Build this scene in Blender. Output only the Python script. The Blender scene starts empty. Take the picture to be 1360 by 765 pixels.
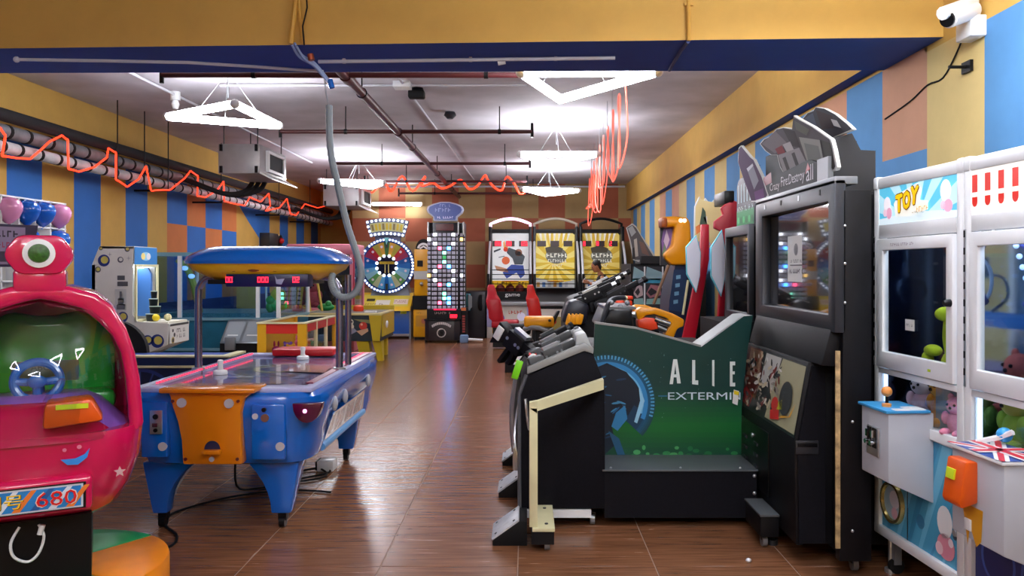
import bpy, bmesh, math, random
from mathutils import Vector, Matrix
from math import sin, cos, pi, radians as R
random.seed(7)
S = bpy.context.scene
COL = S.collection
F, PX, PY, H = 1060.0, 700.0, 358.0, 1.6      # focal length in photo pixels, vanishing point, eye height

# ------------------------------------------------------------------ camera, world, exposure
cam = bpy.data.cameras.new('camera'); cam.sensor_width = 36; cam.lens = F/1360*36
cam.shift_x = -20/1360; cam.shift_y = -24.5/1360; cam.clip_end = 100; cam.clip_start = .05
co = bpy.data.objects.new('camera', cam); co.location = (0, 0, H); co.rotation_euler = (pi/2, 0, 0)
COL.objects.link(co); S.camera = co
wd = bpy.data.worlds.new('world'); S.world = wd; wd.use_nodes = True
wd.node_tree.nodes['Background'].inputs[0].default_value = (.8, .85, 1, 1)
wd.node_tree.nodes['Background'].inputs[1].default_value = .3
S.view_settings.view_transform = 'Standard'; S.view_settings.look = 'None'
S.view_settings.gamma = 1; S.view_settings.exposure = 0.0
S.view_settings.use_curve_mapping = False
LAMP = 48.0                                    # radiance of the white tubes

# ------------------------------------------------------------------ materials
def lin(c):
    if isinstance(c, str): c = tuple(int(c[i:i+2], 16) for i in (0, 2, 4))
    return tuple(((x/255)/12.92 if x/255 <= .04045 else ((x/255+.055)/1.055)**2.4) for x in c)
MATS = {}
def mat(name, col, rough=.45, metal=0, emit=0, noise=0, nscale=6, bump=0, coat=0, stretch=None):
    if name in MATS: return MATS[name]
    m = bpy.data.materials.new(name); m.use_nodes = True; N = m.node_tree.nodes; L = m.node_tree.links
    b = N['Principled BSDF']; c = lin(col)
    b.inputs['Base Color'].default_value = (*c, 1); b.inputs['Roughness'].default_value = rough
    b.inputs['Metallic'].default_value = metal
    if coat: b.inputs['Coat Weight'].default_value = coat; b.inputs['Coat Roughness'].default_value = .08
    if emit:
        b.inputs['Emission Color'].default_value = (*c, 1); b.inputs['Emission Strength'].default_value = emit
    if noise or bump:
        tc = N.new('ShaderNodeTexCoord'); mp = N.new('ShaderNodeMapping'); nz = N.new('ShaderNodeTexNoise')
        if stretch: mp.inputs['Scale'].default_value = stretch
        nz.inputs['Scale'].default_value = nscale; nz.inputs['Detail'].default_value = 6
        L.new(tc.outputs['Object'], mp.inputs[0]); L.new(mp.outputs[0], nz.inputs['Vector'])
        if noise:
            rp = N.new('ShaderNodeValToRGB')
            rp.color_ramp.elements[0].position = .3; rp.color_ramp.elements[1].position = .7
            rp.color_ramp.elements[0].color = (*[x*(1-noise) for x in c], 1)
            rp.color_ramp.elements[1].color = (*[min(1, x*(1+noise)) for x in c], 1)
            L.new(nz.outputs['Fac'], rp.inputs[0]); L.new(rp.outputs[0], b.inputs['Base Color'])
        if bump:
            bp = N.new('ShaderNodeBump'); bp.inputs['Strength'].default_value = bump; bp.inputs['Distance'].default_value = .01
            L.new(nz.outputs['Fac'], bp.inputs['Height']); L.new(bp.outputs[0], b.inputs['Normal'])
    MATS[name] = m; return m
def ink(name, rough=.35, emit=0, noise=0, coat=0):
    """print or paint: colour comes from the face colours of the mesh"""
    if name in MATS: return MATS[name]
    m = bpy.data.materials.new(name); m.use_nodes = True; N = m.node_tree.nodes; L = m.node_tree.links
    b = N['Principled BSDF']; b.inputs['Roughness'].default_value = rough
    if coat: b.inputs['Coat Weight'].default_value = coat
    a = N.new('ShaderNodeAttribute'); a.attribute_name = 'Col'; out = a.outputs['Color']
    if noise:
        tc = N.new('ShaderNodeTexCoord'); nz = N.new('ShaderNodeTexNoise'); nz.inputs['Scale'].default_value = 1.7
        nz.inputs['Detail'].default_value = 8; nz.inputs['Roughness'].default_value = .65
        rp = N.new('ShaderNodeMapRange'); rp.inputs['To Min'].default_value = 1-noise; rp.inputs['To Max'].default_value = 1+noise
        mx = N.new('ShaderNodeVectorMath'); mx.operation = 'MULTIPLY'
        L.new(tc.outputs['Object'], nz.inputs['Vector']); L.new(nz.outputs['Fac'], rp.inputs['Value'])
        L.new(out, mx.inputs[0]); L.new(rp.outputs[0], mx.inputs[1]); out = mx.outputs[0]
    L.new(out, b.inputs['Base Color'])
    if emit: L.new(out, b.inputs['Emission Color']); b.inputs['Emission Strength'].default_value = emit
    MATS[name] = m; return m
def glass(name, tint='ffffff', refl=1.0, rough=0.02):
    if name in MATS: return MATS[name]
    m = bpy.data.materials.new(name); m.use_nodes = True; N = m.node_tree.nodes; L = m.node_tree.links
    N.remove(N['Principled BSDF']); o = N['Material Output']
    t = N.new('ShaderNodeBsdfTransparent'); t.inputs[0].default_value = (*lin(tint), 1)
    g = N.new('ShaderNodeBsdfGlossy'); g.inputs['Roughness'].default_value = rough
    fr = N.new('ShaderNodeFresnel'); ge = N.new('ShaderNodeNewGeometry'); io = N.new('ShaderNodeMath'); io.operation = 'MULTIPLY_ADD'
    io.inputs[1].default_value = 1/1.5-1.5; io.inputs[2].default_value = 1.5; L.new(ge.outputs['Backfacing'], io.inputs[0]); L.new(io.outputs[0], fr.inputs[0])
    mu = N.new('ShaderNodeMath'); mu.operation = 'MULTIPLY'; mu.inputs[1].default_value = refl
    mx = N.new('ShaderNodeMixShader')
    L.new(fr.outputs[0], mu.inputs[0]); L.new(mu.outputs[0], mx.inputs[0]); L.new(t.outputs[0], mx.inputs[1])
    L.new(g.outputs[0], mx.inputs[2]); L.new(mx.outputs[0], o.inputs[0])
    MATS[name] = m; return m

PRINT = ink('printed_vinyl', .4); PRINTG = ink('printed_gloss', .15, coat=.5); BACKLIT = ink('backlit_print', .3, emit=.55)
PAINT = ink('wall_paint', .75, noise=.22)
BLACK = mat('black_laminate', '0b0b10', .55, noise=.25, nscale=14); BLACKM = mat('black_metal', '121316', .35, .3)
BLACKR = mat('black_rubber', '101012', .7); DGREY = mat('dark_grey_metal', '3c3e44', .4, .5)
GREY = mat('grey_metal', '8d9196', .38, .55); SILVER = mat('silver_metal', 'c4c8cc', .28, .85)
CHROME = mat('chrome', 'd8dade', .12, 1); WHITE = mat('white_enamel', 'e6e8ea', .3, noise=.04, nscale=5)
CREAM = mat('cream_enamel', 'd8d3a8', .45, noise=.06); OFFW = mat('off_white_laminate', 'd2d0cc', .5, noise=.05)
BLUEP = mat('blue_fibreglass', '0d63c4', .18, coat=.5); ORANGEP = mat('orange_fibreglass', 'd37a0c', .25, coat=.4)
PINKP = mat('pink_fibreglass', 'c9104f', .16, coat=.6); REDP = mat('red_plastic', 'c4161c', .35)
YELP = mat('yellow_plastic', 'f4c622', .35); GREENP = mat('green_plastic', '18843f', .3)
NAVY = mat('navy_vinyl', '10214f', .4); TEAL = mat('teal_panel', '1c6078', .4, noise=.1)
CLEAR = glass('clear_glass', 'f2f6f8', 1.0); SMOKE = glass('smoked_glass', '8a8c96', 1.2); TINT = glass('blue_acrylic', 'd2e8f4', 1.2)
for m_ in (BLACK, BLACKM, BLACKR): m_.node_tree.nodes['Principled BSDF'].inputs['Specular IOR Level'].default_value = .28
TUBE = mat('lit_white_tube', 'f4f8ff', .4, emit=LAMP)
BULB = mat('lit_white_bulb', 'e6f2ff', .4, emit=2.6); REDL = mat('lit_red_digits', 'ff2038', .4, emit=5)
ROPE = mat('lit_red_rope', 'ff3a1e', .4, emit=2.4); ROPE2 = mat('pale_red_rope', 'ff6a58', .4, emit=1.0)

# ------------------------------------------------------------------ geometry collector
def W(px, py, Y): return Vector(((px-PX)*Y/F, Y, H-(py-PY)*Y/F))
def WX(px, Y): return (px-PX)*Y/F
def WZ(py, Y): return H-(py-PY)*Y/F
class G:
    def __init__(s): s.v = []; s.f = []; s.c = []; s.m = None
    def tf(s, m): s.m = m; return s
    def add(s, vs, fs, col=None):
        n = len(s.v); vs = [Vector(p) for p in vs]
        if s.m is not None: vs = [s.m @ p for p in vs]
        s.v += vs; s.f += [[i+n for i in f] for f in fs]; s.c += [col]*len(fs); return s
    def box(s, x0, x1, y0, y1, z0, z1, col=None):
        return s.add([(x, y, z) for z in (z0, z1) for y in (y0, y1) for x in (x0, x1)],
                     [(0, 2, 3, 1), (4, 5, 7, 6), (0, 1, 5, 4), (2, 6, 7, 3), (0, 4, 6, 2), (1, 3, 7, 5)], col)
    def prism(s, poly, ax, a, b, col=None):
        def P(p, t): return {'x': (t, p[0], p[1]), 'y': (p[0], t, p[1]), 'z': (p[0], p[1], t)}[ax]
        n = len(poly)
        return s.add([P(p, a) for p in poly]+[P(p, b) for p in poly],
                     [list(range(n))[::-1], list(range(n, 2*n))]+[(i, (i+1) % n, n+(i+1) % n, n+i) for i in range(n)], col)
    def band(s, outer, inner, ax, a, b, col=None):
        """closed frame: outer outline minus inner outline (same count), extruded"""
        def P(p, t): return {'x': (t, p[0], p[1]), 'y': (p[0], t, p[1]), 'z': (p[0], p[1], t)}[ax]
        n = len(outer); vs = [P(p, t) for t in (a, b) for q in (outer, inner) for p in q]; fs = []
        for i in range(n):
            j = (i+1) % n
            fs += [(i, j, n+j, n+i), (2*n+i, 3*n+i, 3*n+j, 2*n+j), (i, 2*n+i, 2*n+j, j), (n+i, n+j, 3*n+j, 3*n+i)]
        return s.add(vs, fs, col)
    def frame(s, x0, x1, z0, z1, w, y0, y1):
        o = [(x0, z0), (x1, z0), (x1, z1), (x0, z1)]
        if not isinstance(w, tuple): w = (w, w, w, w)      # left right bottom top
        i = [(x0+w[0], z0+w[2]), (x1-w[1], z0+w[2]), (x1-w[1], z1-w[3]), (x0+w[0], z1-w[3])]
        return s.band(o, i, 'y', y0, y1)
    def loft(s, rings, cap=True, col=None):
        n = len(rings[0]); vs = [p for r in rings for p in r]; fs = []
        for k in range(len(rings)-1):
            for i in range(n): fs.append((k*n+i, k*n+(i+1) % n, (k+1)*n+(i+1) % n, (k+1)*n+i))
        if cap: fs += [list(range(n))[::-1], [(len(rings)-1)*n+i for i in range(n)]]
        return s.add(vs, fs, col)
    def cyl(s, p0, p1, r0, r1=None, n=12, col=None):
        p0, p1 = Vector(p0), Vector(p1); r1 = r0 if r1 is None else r1
        d = (p1-p0).normalized(); a = d.orthogonal().normalized(); b = d.cross(a)
        return s.loft([[p+(a*cos(2*pi*i/n)+b*sin(2*pi*i/n))*r for i in range(n)] for p, r in ((p0, r0), (p1, r1))], True, col)
    def tube(s, pts, r, n=6, col=None):
        pts = [Vector(p) for p in pts]; rings = []; a = None
        for i, p in enumerate(pts):
            d = (pts[min(i+1, len(pts)-1)]-pts[max(i-1, 0)]).normalized()
            a = d.orthogonal() if a is None else a-d*a.dot(d)
            if a.length < 1e-4: a = d.orthogonal()
            a.normalize(); b = d.cross(a); rr = r[i] if isinstance(r, (list, tuple)) else r
            rings.append([p+(a*cos(2*pi*k/n)+b*sin(2*pi*k/n))*rr for k in range(n)])
        return s.loft(rings, True, col)
    def lathe(s, prof, c=(0, 0, 0), n=20, d='z', col=None):
        rings = []
        for r, t in prof:
            rg = []
            for i in range(n):
                u, w = r*cos(2*pi*i/n), r*sin(2*pi*i/n)
                rg.append({'z': (c[0]+u, c[1]+w, c[2]+t), 'y': (c[0]+u, c[1]+t, c[2]+w), 'x': (c[0]+t, c[1]+u, c[2]+w)}[d])
            rings.append(rg)
        return s.loft(rings, True, col)
    def ell(s, c, r, n=14, m=9, col=None):
        if not isinstance(r, (tuple, list)): r = (r, r, r)
        rings = [[(c[0]+r[0]*sin(pi*k/m)*cos(2*pi*i/n), c[1]+r[1]*sin(pi*k/m)*sin(2*pi*i/n), c[2]-r[2]*cos(pi*k/m))
                  for i in range(n)] for k in range(m+1)]
        rings[0] = [(c[0]+1e-4*cos(2*pi*i/n), c[1]+1e-4*sin(2*pi*i/n), c[2]-r[2]) for i in range(n)]
        rings[-1] = [(c[0]+1e-4*cos(2*pi*i/n), c[1]+1e-4*sin(2*pi*i/n), c[2]+r[2]) for i in range(n)]
        return s.loft(rings, True, col)
def smooth_path(pts, k=4):
    """Catmull-Rom through the points"""
    pts = [Vector(p) for p in pts]; o = []
    for i in range(len(pts)-1):
        a, b, c, d = pts[max(i-1, 0)], pts[i], pts[i+1], pts[min(i+2, len(pts)-1)]
        for j in range(k):
            t = j/k; o.append(.5*((2*b)+(c-a)*t+(2*a-5*b+4*c-d)*t*t+(3*b-a-3*c+d)*t**3))
    return o+[pts[-1]]
def sring(cx, cy, z, rx, ry, e=4.0, n=40):
    """superellipse ring in plan"""
    o = []
    for i in range(n):
        t = 2*pi*i/n; c, s_ = cos(t), sin(t)
        o.append((cx+rx*math.copysign(abs(c)**(2/e), c), cy+ry*math.copysign(abs(s_)**(2/e), s_), z))
    return o

OFF = {}
def mesh_of(name, g, m, bev=0, seg=2, smooth=True, off=None, fixn=True):
    me = bpy.data.meshes.new(name); off = off or Vector((0, 0, 0))
    me.from_pydata([v-off for v in g.v], [], g.f); me.materials.append(m)
    if any(c is not None for c in g.c):
        at = me.color_attributes.new('Col', 'FLOAT_COLOR', 'CORNER'); buf = []
        cache = {}
        for f, c in zip(g.f, g.c):
            k = c or 'ffffff'
            if k not in cache: cache[k] = (*lin(k), 1)
            buf += list(cache[k])*len(f)
        at.data.foreach_set('color', buf)
    bm = bmesh.new(); bm.from_mesh(me)
    if fixn: bmesh.ops.recalc_face_normals(bm, faces=bm.faces)
    if bev:
        es = [e for e in bm.edges if len(e.link_faces) == 2 and e.calc_face_angle(0) > .5]
        if es: bmesh.ops.bevel(bm, geom=es, offset=bev, segments=seg, profile=.5, affect='EDGES', clamp_overlap=True)
    if smooth:
        for f in bm.faces: f.smooth = True
        for e in bm.edges:
            if len(e.link_faces) != 2 or e.calc_face_angle(0) > .62: e.smooth = False
    bm.to_mesh(me); bm.free(); return me
def thing(name, label, cat, loc=(0, 0, 0), rz=0, group=None, local=False):
    o = bpy.data.objects.new(name, None); COL.objects.link(o); o.location = loc; o.rotation_euler = (0, 0, rz)
    o.empty_display_size = .1; o['label'] = label; o['category'] = cat
    if group: o['group'] = group
    OFF[o] = Vector((0, 0, 0)) if (local or rz) else Vector(loc); return o
def part(par, name, g, m, bev=0, label=None, seg=2, smooth=True, fixn=True, stuff=False):
    off = OFF[par]; me = mesh_of(name, g, m, bev, seg, smooth, off, fixn)
    o = bpy.data.objects.new(name, me); COL.objects.link(o); o.parent = par; OFF[o] = off
    if label: o['label'] = label
    if stuff: o['kind'] = 'stuff'
    return o
def clone(o, par, loc):
    """another part sharing mesh data (loc: shift in the parent's frame)"""
    c = o.copy(); COL.objects.link(c); c.parent = par; c.location = loc; OFF[c] = OFF[par]; return c
def single(name, g, m, label, cat, loc=(0, 0, 0), group=None, bev=0, **k):
    me = mesh_of(name, g, m, bev, off=Vector(loc), **k); o = bpy.data.objects.new(name, me); COL.objects.link(o)
    o.location = loc; o['label'] = label; o['category'] = cat; OFF[o] = Vector(loc)
    if group: o['group'] = group
    return o
def struct(name, g, m, bev=0, **k):
    me = mesh_of(name, g, m, bev, **k); o = bpy.data.objects.new(name, me); COL.objects.link(o)
    o['kind'] = 'structure'; OFF[o] = Vector((0, 0, 0)); return o

# ------------------------------------------------------------------ flat print
TXT = {}
def txt(s_):
    if s_ not in TXT:
        c = bpy.data.curves.new('text', 'FONT'); c.body = s_; c.resolution_u = 2; o = bpy.data.objects.new('text', c)
        COL.objects.link(o); dg = bpy.context.evaluated_depsgraph_get(); m = o.evaluated_get(dg).to_mesh()
        vs = [v.co.copy() for v in m.vertices]; fs = [list(p.vertices) for p in m.polygons]
        o.evaluated_get(dg).to_mesh_clear(); bpy.data.objects.remove(o); bpy.data.curves.remove(c)
        if vs:
            x0 = min(v.x for v in vs); x1 = max(v.x for v in vs); y0 = min(v.y for v in vs); y1 = max(v.y for v in vs)
            vs = [((v.x-x0)/(x1-x0 or 1), (v.y-y0)/(y1-y0 or 1)) for v in vs]
        TXT[s_] = (vs, fs)
    return TXT[s_]
class D:
    """flat print on a plane: origin o, unit vectors u (right), v (up)"""
    def __init__(s, o, u=(1, 0, 0), v=(0, 0, 1), lay=.0012):
        s.o = Vector(o); s.u = Vector(u).normalized(); s.v = Vector(v).normalized(); s.n = s.u.cross(s.v).normalized(); s.g = G(); s.k = 1; s.lay = lay
    def P(s, a, b): return s.o+s.u*a+s.v*b+s.n*(s.lay*s.k)
    def up(s, k=1): s.k += k; return s
    def poly(s, pts, col):
        s.g.add([s.P(*p) for p in pts], [list(range(len(pts)))], col); return s
    def rect(s, a0, a1, b0, b1, col): return s.poly([(a0, b0), (a1, b0), (a1, b1), (a0, b1)], col)
    def disc(s, a, b, r, col, rb=None, n=18, rot=0):
        rb = rb or r; cr, sr = cos(rot), sin(rot); pts = []
        for i in range(n):
            x, y = r*cos(2*pi*i/n), rb*sin(2*pi*i/n); pts.append((a+x*cr-y*sr, b+x*sr+y*cr))
        return s.poly(pts, col)
    def arc(s, a, b, r0, r1, t0, t1, col, n=24):
        for i in range(n):
            u, w = t0+(t1-t0)*i/n, t0+(t1-t0)*(i+1)/n
            s.poly([(a+r0*cos(u), b+r0*sin(u)), (a+r1*cos(u), b+r1*sin(u)), (a+r1*cos(w), b+r1*sin(w)), (a+r0*cos(w), b+r0*sin(w))], col)
        return s
    def star(s, a, b, r, col, k=5, ri=.45, rot=pi/2):
        return s.poly([(a+(r if i % 2 == 0 else r*ri)*cos(rot+pi*i/k), b+(r if i % 2 == 0 else r*ri)*sin(rot+pi*i/k)) for i in range(2*k)], col)
    def rays(s, a, b, r, cols, n, box):
        x0, x1, y0, y1 = box
        def cl(p): return (min(max(p[0], x0), x1), min(max(p[1], y0), y1))
        for i in range(n):
            pts = [(a, b)]
            for j in range(5):
                t = 2*pi*(i+j/4)/n; dx, dy = cos(t), sin(t)
                k = min([((x1 if dx > 0 else x0)-a)/dx if abs(dx) > 1e-6 else 9e9, ((y1 if dy > 0 else y0)-b)/dy if abs(dy) > 1e-6 else 9e9, r])
                pts.append((a+dx*k, b+dy*k))
            s.poly(pts, cols[i % len(cols)])
        return s
    def text(s, st, a, b, w, h, col, shear=0, rot=0):
        vs, fs = txt(st); cr, sr = cos(rot), sin(rot); out = []
        for x, y in vs:
            X, Y = x*w+shear*y*h, y*h; out.append(s.P(a+X*cr-Y*sr, b+X*sr+Y*cr))
        if out: s.g.add(out, fs, col)
        return s
    def scrib(s, a0, a1, b0, b1, col, rows=1, seed=0):
        """print too small to read in the photograph: short strokes"""
        rn = random.Random(seed); h = (b1-b0)/rows
        for r in range(rows):
            x = a0
            while x < a1-h*.3:
                w = h*rn.uniform(.3, .6); y = b1-(r+1)*h
                if rn.random() < .85:
                    s.rect(x, min(x+w*.35, a1), y+h*.15, y+h*.85, col)
                    q = y+h*rn.choice((.15, .42, .68)); s.rect(x, min(x+w, a1), q, q+h*.17, col)
                x += w+h*.18
        return s
    def seg7(s, st, a, b, w, h, col, gap=.3):
        SG = {'0': 'abcdef', '1': 'bc', '2': 'abged', '3': 'abgcd', '5': 'afgcd', '6': 'afgcde', '8': 'abcdefg', '9': 'abcdfg', '7': 'abc', '4': 'fgbc'}
        t = w*.2
        for i, ch in enumerate(st):
            x = a+i*w*(1+gap); m = b+h/2
            R_ = {'a': (x, x+w, b+h-t, b+h), 'd': (x, x+w, b, b+t), 'g': (x, x+w, m-t/2, m+t/2), 'f': (x, x+t, m, b+h), 'e': (x, x+t, b, m),
                  'b': (x+w-t, x+w, m, b+h), 'c': (x+w-t, x+w, b, m)}
            for q in SG.get(ch, ''): s.rect(*R_[q], col)
        return s
    def put(s, par, name='printed_art', m=None, label=None): return part(par, name, s.g, m or PRINT, fixn=False, smooth=False, label=label)
def caster(par, x, y, z1=.1, r=.035):
    f = part(par, 'caster', G().box(x-.02, x+.02, y-.02, y+.02, r*1.2, z1), BLACKM)
    part(f, 'wheel', G().cyl((x-.014, y, r), (x+.014, y, r), r, n=14), GREY); return f

# ================================================================== THE ROOM
XL, XR, YB, ZC, YF = -5.95, 2.74, 21.0, 3.85, -3.2
YEL, BLU, ORA, NVY = 'cfa552', '2f6fc0', 'cf7a42', '22336f'
def tile_mat():
    m = mat('brown_wood_look_tile', '5c3625', .2); N = m.node_tree.nodes; L = m.node_tree.links; b = N['Principled BSDF']
    oi = N.new('ShaderNodeObjectInfo'); tc = N.new('ShaderNodeTexCoord'); ad = N.new('ShaderNodeVectorMath')
    mp = N.new('ShaderNodeMapping'); mp.inputs['Scale'].default_value = (1.2, 26, 1)
    nz = N.new('ShaderNodeTexNoise'); nz.inputs['Scale'].default_value = 2.2; nz.inputs['Detail'].default_value = 7; nz.inputs['Distortion'].default_value = .6
    rp = N.new('ShaderNodeValToRGB'); e = rp.color_ramp.elements
    e[0].position = .3; e[0].color = (*lin('64402a'), 1); e[1].position = .72; e[1].color = (*lin('946445'), 1)
    L.new(tc.outputs['Object'], ad.inputs[0]); L.new(oi.outputs['Random'], ad.inputs[1]); L.new(ad.outputs[0], mp.inputs[0])
    L.new(mp.outputs[0], nz.inputs['Vector']); L.new(nz.outputs['Fac'], rp.inputs[0]); L.new(rp.outputs[0], b.inputs['Base Color'])
    mr = N.new('ShaderNodeMapRange'); mr.inputs['To Min'].default_value = .17; mr.inputs['To Max'].default_value = .32
    L.new(nz.outputs['Fac'], mr.inputs['Value']); L.new(mr.outputs[0], b.inputs['Roughness'])
    b.inputs['Specular IOR Level'].default_value = .6
    return m
TILE = tile_mat(); GROUT = mat('pale_grout', '9b7f6c', .8)
floor = struct('floor', G().box(XL, XR+.1, YF, 23.1, -.12, -.003), GROUT)
TX, TY, TX0, TY0 = .74, .672, -.05, 4.303
proto = None; far = G()
for j in range(-12, 29):
    y0 = TY0+j*TY; y1 = y0+TY
    if y0 > 23 or y1 < YF: continue
    for i in range(-8, 4):
        x0 = TX0+i*TX; x1 = x0+TX
        if x1 < XL+.03 or x0 > XR-.03: continue
        near = 2.8 < y1 and y0 < 11.2 and x0/max(y0, 1) < .64 and x1/max(y0, 1.5) > -.68 and x0 > XL and x1 < XR and abs((x0+x1)/2)/((y0+y1)/2) < .8
        if near:
            if proto is None:
                proto = part(floor, 'tile', G().box(.003, TX-.003, .003, TY-.003, -.02, 0), TILE, bev=.0015, seg=1); t = proto
            else: t = clone(proto, floor, (0, 0, 0))
            t.location = (x0, y0, 0)
        else: far.box(max(x0, XL)+.003, min(x1, XR)-.003, y0+.003, y1-.003, -.02, 0)
part(floor, 'tile', far, TILE, stuff=True)

CONC = mat('grey_painted_concrete', 'c2bdc4', .8, noise=.16, nscale=1.6, bump=.15)
struct('ceiling', G().box(XL-.15, XR+.2, YF, 23.1, ZC, ZC+.12), CONC)
# ---- left wall: painted vertical bands
bl = [7.75, 8.43, 9.125, 9.79, 10.48, 11.14, 11.83, 12.51, 13.19, 13.97, 14.77, 15.57, 16.34, 17.05, 17.72, 18.44, 19.2, 19.87, 20.58, 21.3, 21.98, 22.7]
g = G().box(XL-.15, XL-.004, YF, 23.1, 0, ZC, YEL); ZT = 3.12
def wl(y0, y1, z0, z1, c): g.add([(XL, y0, z0), (XL, y1, z0), (XL, y1, z1), (XL, y0, z1)], [(0, 1, 2, 3)], c)
wl(YF, 23.1, ZT, ZC, YEL); wl(YF, 7.75, .0, ZT, BLU); wl(22.7, 23.1, 0, ZT, YEL)
for k in range(len(bl)-1):
    a, b = bl[k], bl[k+1]
    if 13.1 < a < 16.0:
        e = k % 2 == 0
        wl(a, b, 2.37, ZT, BLU if e else ORA); wl(a, b, 1.83, 2.37, ORA if e else BLU); wl(a, b, 1.06, 1.83, BLU if e else ORA)
        wl(a, b, 0, 1.06, NVY)
    elif 16.3 < a < 17.6:                       # a diagonal break in the bands
        c0, c1 = (YEL, BLU) if k % 2 == 0 else (BLU, YEL)
        if k % 2: c0, c1 = c1, c0
        z0, z1 = (3.0, 2.62) if a < 17 else (2.62, 2.3); ca, cb = (BLU, YEL) if k % 2 == 0 else (YEL, BLU)
        if a < 17: ca, cb = YEL, BLU
        g.add([(XL, a, 0), (XL, b, 0), (XL, b, z1), (XL, a, z0)], [(0, 1, 2, 3)], ca)
        g.add([(XL, a, z0), (XL, b, z1), (XL, b, ZT), (XL, a, ZT)], [(0, 1, 2, 3)], cb)
    else:
        wl(a, b, 1.06, ZT, YEL if k % 2 == 1 else BLU); wl(a, b, 0, 1.06, NVY)
struct('wall_left', g, PAINT, fixn=False)
# ---- right wall
g = G().box(XR+.004, XR+.2, YF, YB+.2, 0, ZC, YEL)
def wr(y0, y1, z0, z1, c): g.add([(XR, y0, z0), (XR, y0, z1), (XR, y1, z1), (XR, y1, z0)], [(0, 1, 2, 3)], c)
YR, BR, ORR = 'd6bd7c', '548ec2', 'c99474'
cols = {0: YR, 1: ORR, 2: BR, 3: ORR, 4: BR, 5: YR, 6: BR, 7: YR, 8: BR, 9: YR, 10: BR, 11: YR, 12: BR, 13: YR, 14: ORR, 15: BR, 16: ORR, 17: YR, 18: BR, 19: YR, 20: BR, 21: YR, 22: BR, 23: YR}
for k in range(-12, 24):
    a = 4.78+.687*k; b = min(a+.687, YB)
    c = cols.get(k, BR if k % 2 else YR)
    if k == 1 or k == 3: wr(a, b, 0, 2.43, BR); wr(a, b, 2.43, 3.13, c)
    else: wr(a, b, 0, 3.13 if k >= 1 else 3.09, c)
wr(YF, 5.5, 3.09, ZC, YEL)
struct('wall_right', g, PAINT, fixn=False)
g = G(); g.box(2.62, XR+.05, 5.9, YB, 3.16, ZC, YEL)
g.add([(2.619, 5.9, 3.158), (XR+.05, 5.9, 3.158), (XR+.05, YB, 3.158), (2.619, YB, 3.158)], [(0, 1, 2, 3)], '24428c')
struct('trim_1', g, PAINT, fixn=False)
# ---- cross beam: yellow face, blue underside
g = G(); zb = 3.13; q = [(XL, 5.62), (XR+.05, 5.25), (XR+.05, 6.13), (XL, 6.24)]
g.add([(x, y, z) for z in (zb, ZC+.02) for x, y in q], [(0, 1, 5, 4), (2, 3, 7, 6)], YEL); g.add([(x, y, zb) for x, y in q], [(0, 3, 2, 1)], '2c52aa')
g.add([(x, y, ZC+.02) for x, y in q], [(0, 1, 2, 3)], YEL)
struct('trim_2', g, PAINT, fixn=False)
# ---- far wall: tan and brick-red chequer of painted panels, alcove on the left
XA = -4.6
g = G().box(XA, XR+.2, YB+.004, YB+.2, 0, ZC, YEL)
TW = .7
for i in range(12):
    for j in range(7):
        x0 = XA+i*TW; x1 = min(x0+TW, XR); z0, z1 = 2.95-.61*(j-1), 2.95-.61*j
        z0 = min(z0, ZC); z1 = max(z1, 0)
        if j == 0: z0 = ZC
        if z0 <= z1 or x0 >= XR: continue
        g.add([(x0, YB, z1), (x1, YB, z1), (x1, YB, z0), (x0, YB, z0)], [(0, 1, 2, 3)], 'ac6044' if (i+j) % 2 else 'b59a68')
struct('wall_back', g, PAINT, fixn=False)
struct('wall_alcove', G().box(XL, XA, 23.0, 23.15, 0, ZC, YEL).box(XA-.004, XA+.15, YB+.2, 23.1, 0, ZC, YEL), PAINT)
struct('wall_front', G().box(XL-.15, XR+.2, YF-.15, YF, 0, ZC, YEL), PAINT)

# ================================================================== LAMPS
def tri_lamp(label, A, B, Cc, z=3.3, group='white triangle ceiling lamps'):
    c = [(A[0]+B[0]+Cc[0])/3, (A[1]+B[1]+Cc[1])/3]
    t = thing('triangle_lamp', label, 'lamp', (c[0], c[1], z), group=None)
    P = [Vector((p[0], p[1], z)) for p in (A, B, Cc)]
    for i in range(3):
        a, b = P[i], P[(i+1) % 3]; d = (b-a).normalized()
        part(t, 'lit_tube', G().cyl(a+d*.02, b-d*.02, .042, n=12), TUBE)
        part(t, 'corner_joint', G().ell(a, .05, 12, 8), WHITE)
        m = (a+b)/2
        part(t, 'hanging_wire', G().tube([m+Vector((0, 0, .03)), (c[0], c[1], ZC-.06)], .004, 5), SILVER)
    part(t, 'ceiling_rose', G().lathe([(.02, -.1), (.05, -.06), (.06, 0)], (c[0], c[1], ZC), 16), WHITE)
    part(t, 'stem', G().cyl((c[0], c[1], z+.2), (c[0], c[1], ZC-.08), .008), SILVER)
tri_lamp('white lit triangle lamp hanging nearest, just behind the beam on the right', (-.05, 6.88), (1.12, 6.85), (.33, 7.97))
tri_lamp('white lit triangle lamp above the hockey table, left of the hose', (-4.0, 8.88), (-2.93, 9.43), (-3.0, 8.19))
tri_lamp('white lit triangle lamp second along the right row, with the red garland beside it', (-.11, 11.75), (1.04, 11.75), (.4, 12.8))
tri_lamp('white lit triangle lamp farthest along, in front of the basketball machines', (-.11, 16.8), (1.12, 17.2), (.42, 18.1))
tri_lamp('white lit triangle lamp behind the grey hose, above the wheel game', (-3.98, 15.3), (-2.8, 15.6), (-3.2, 16.5))
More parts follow.
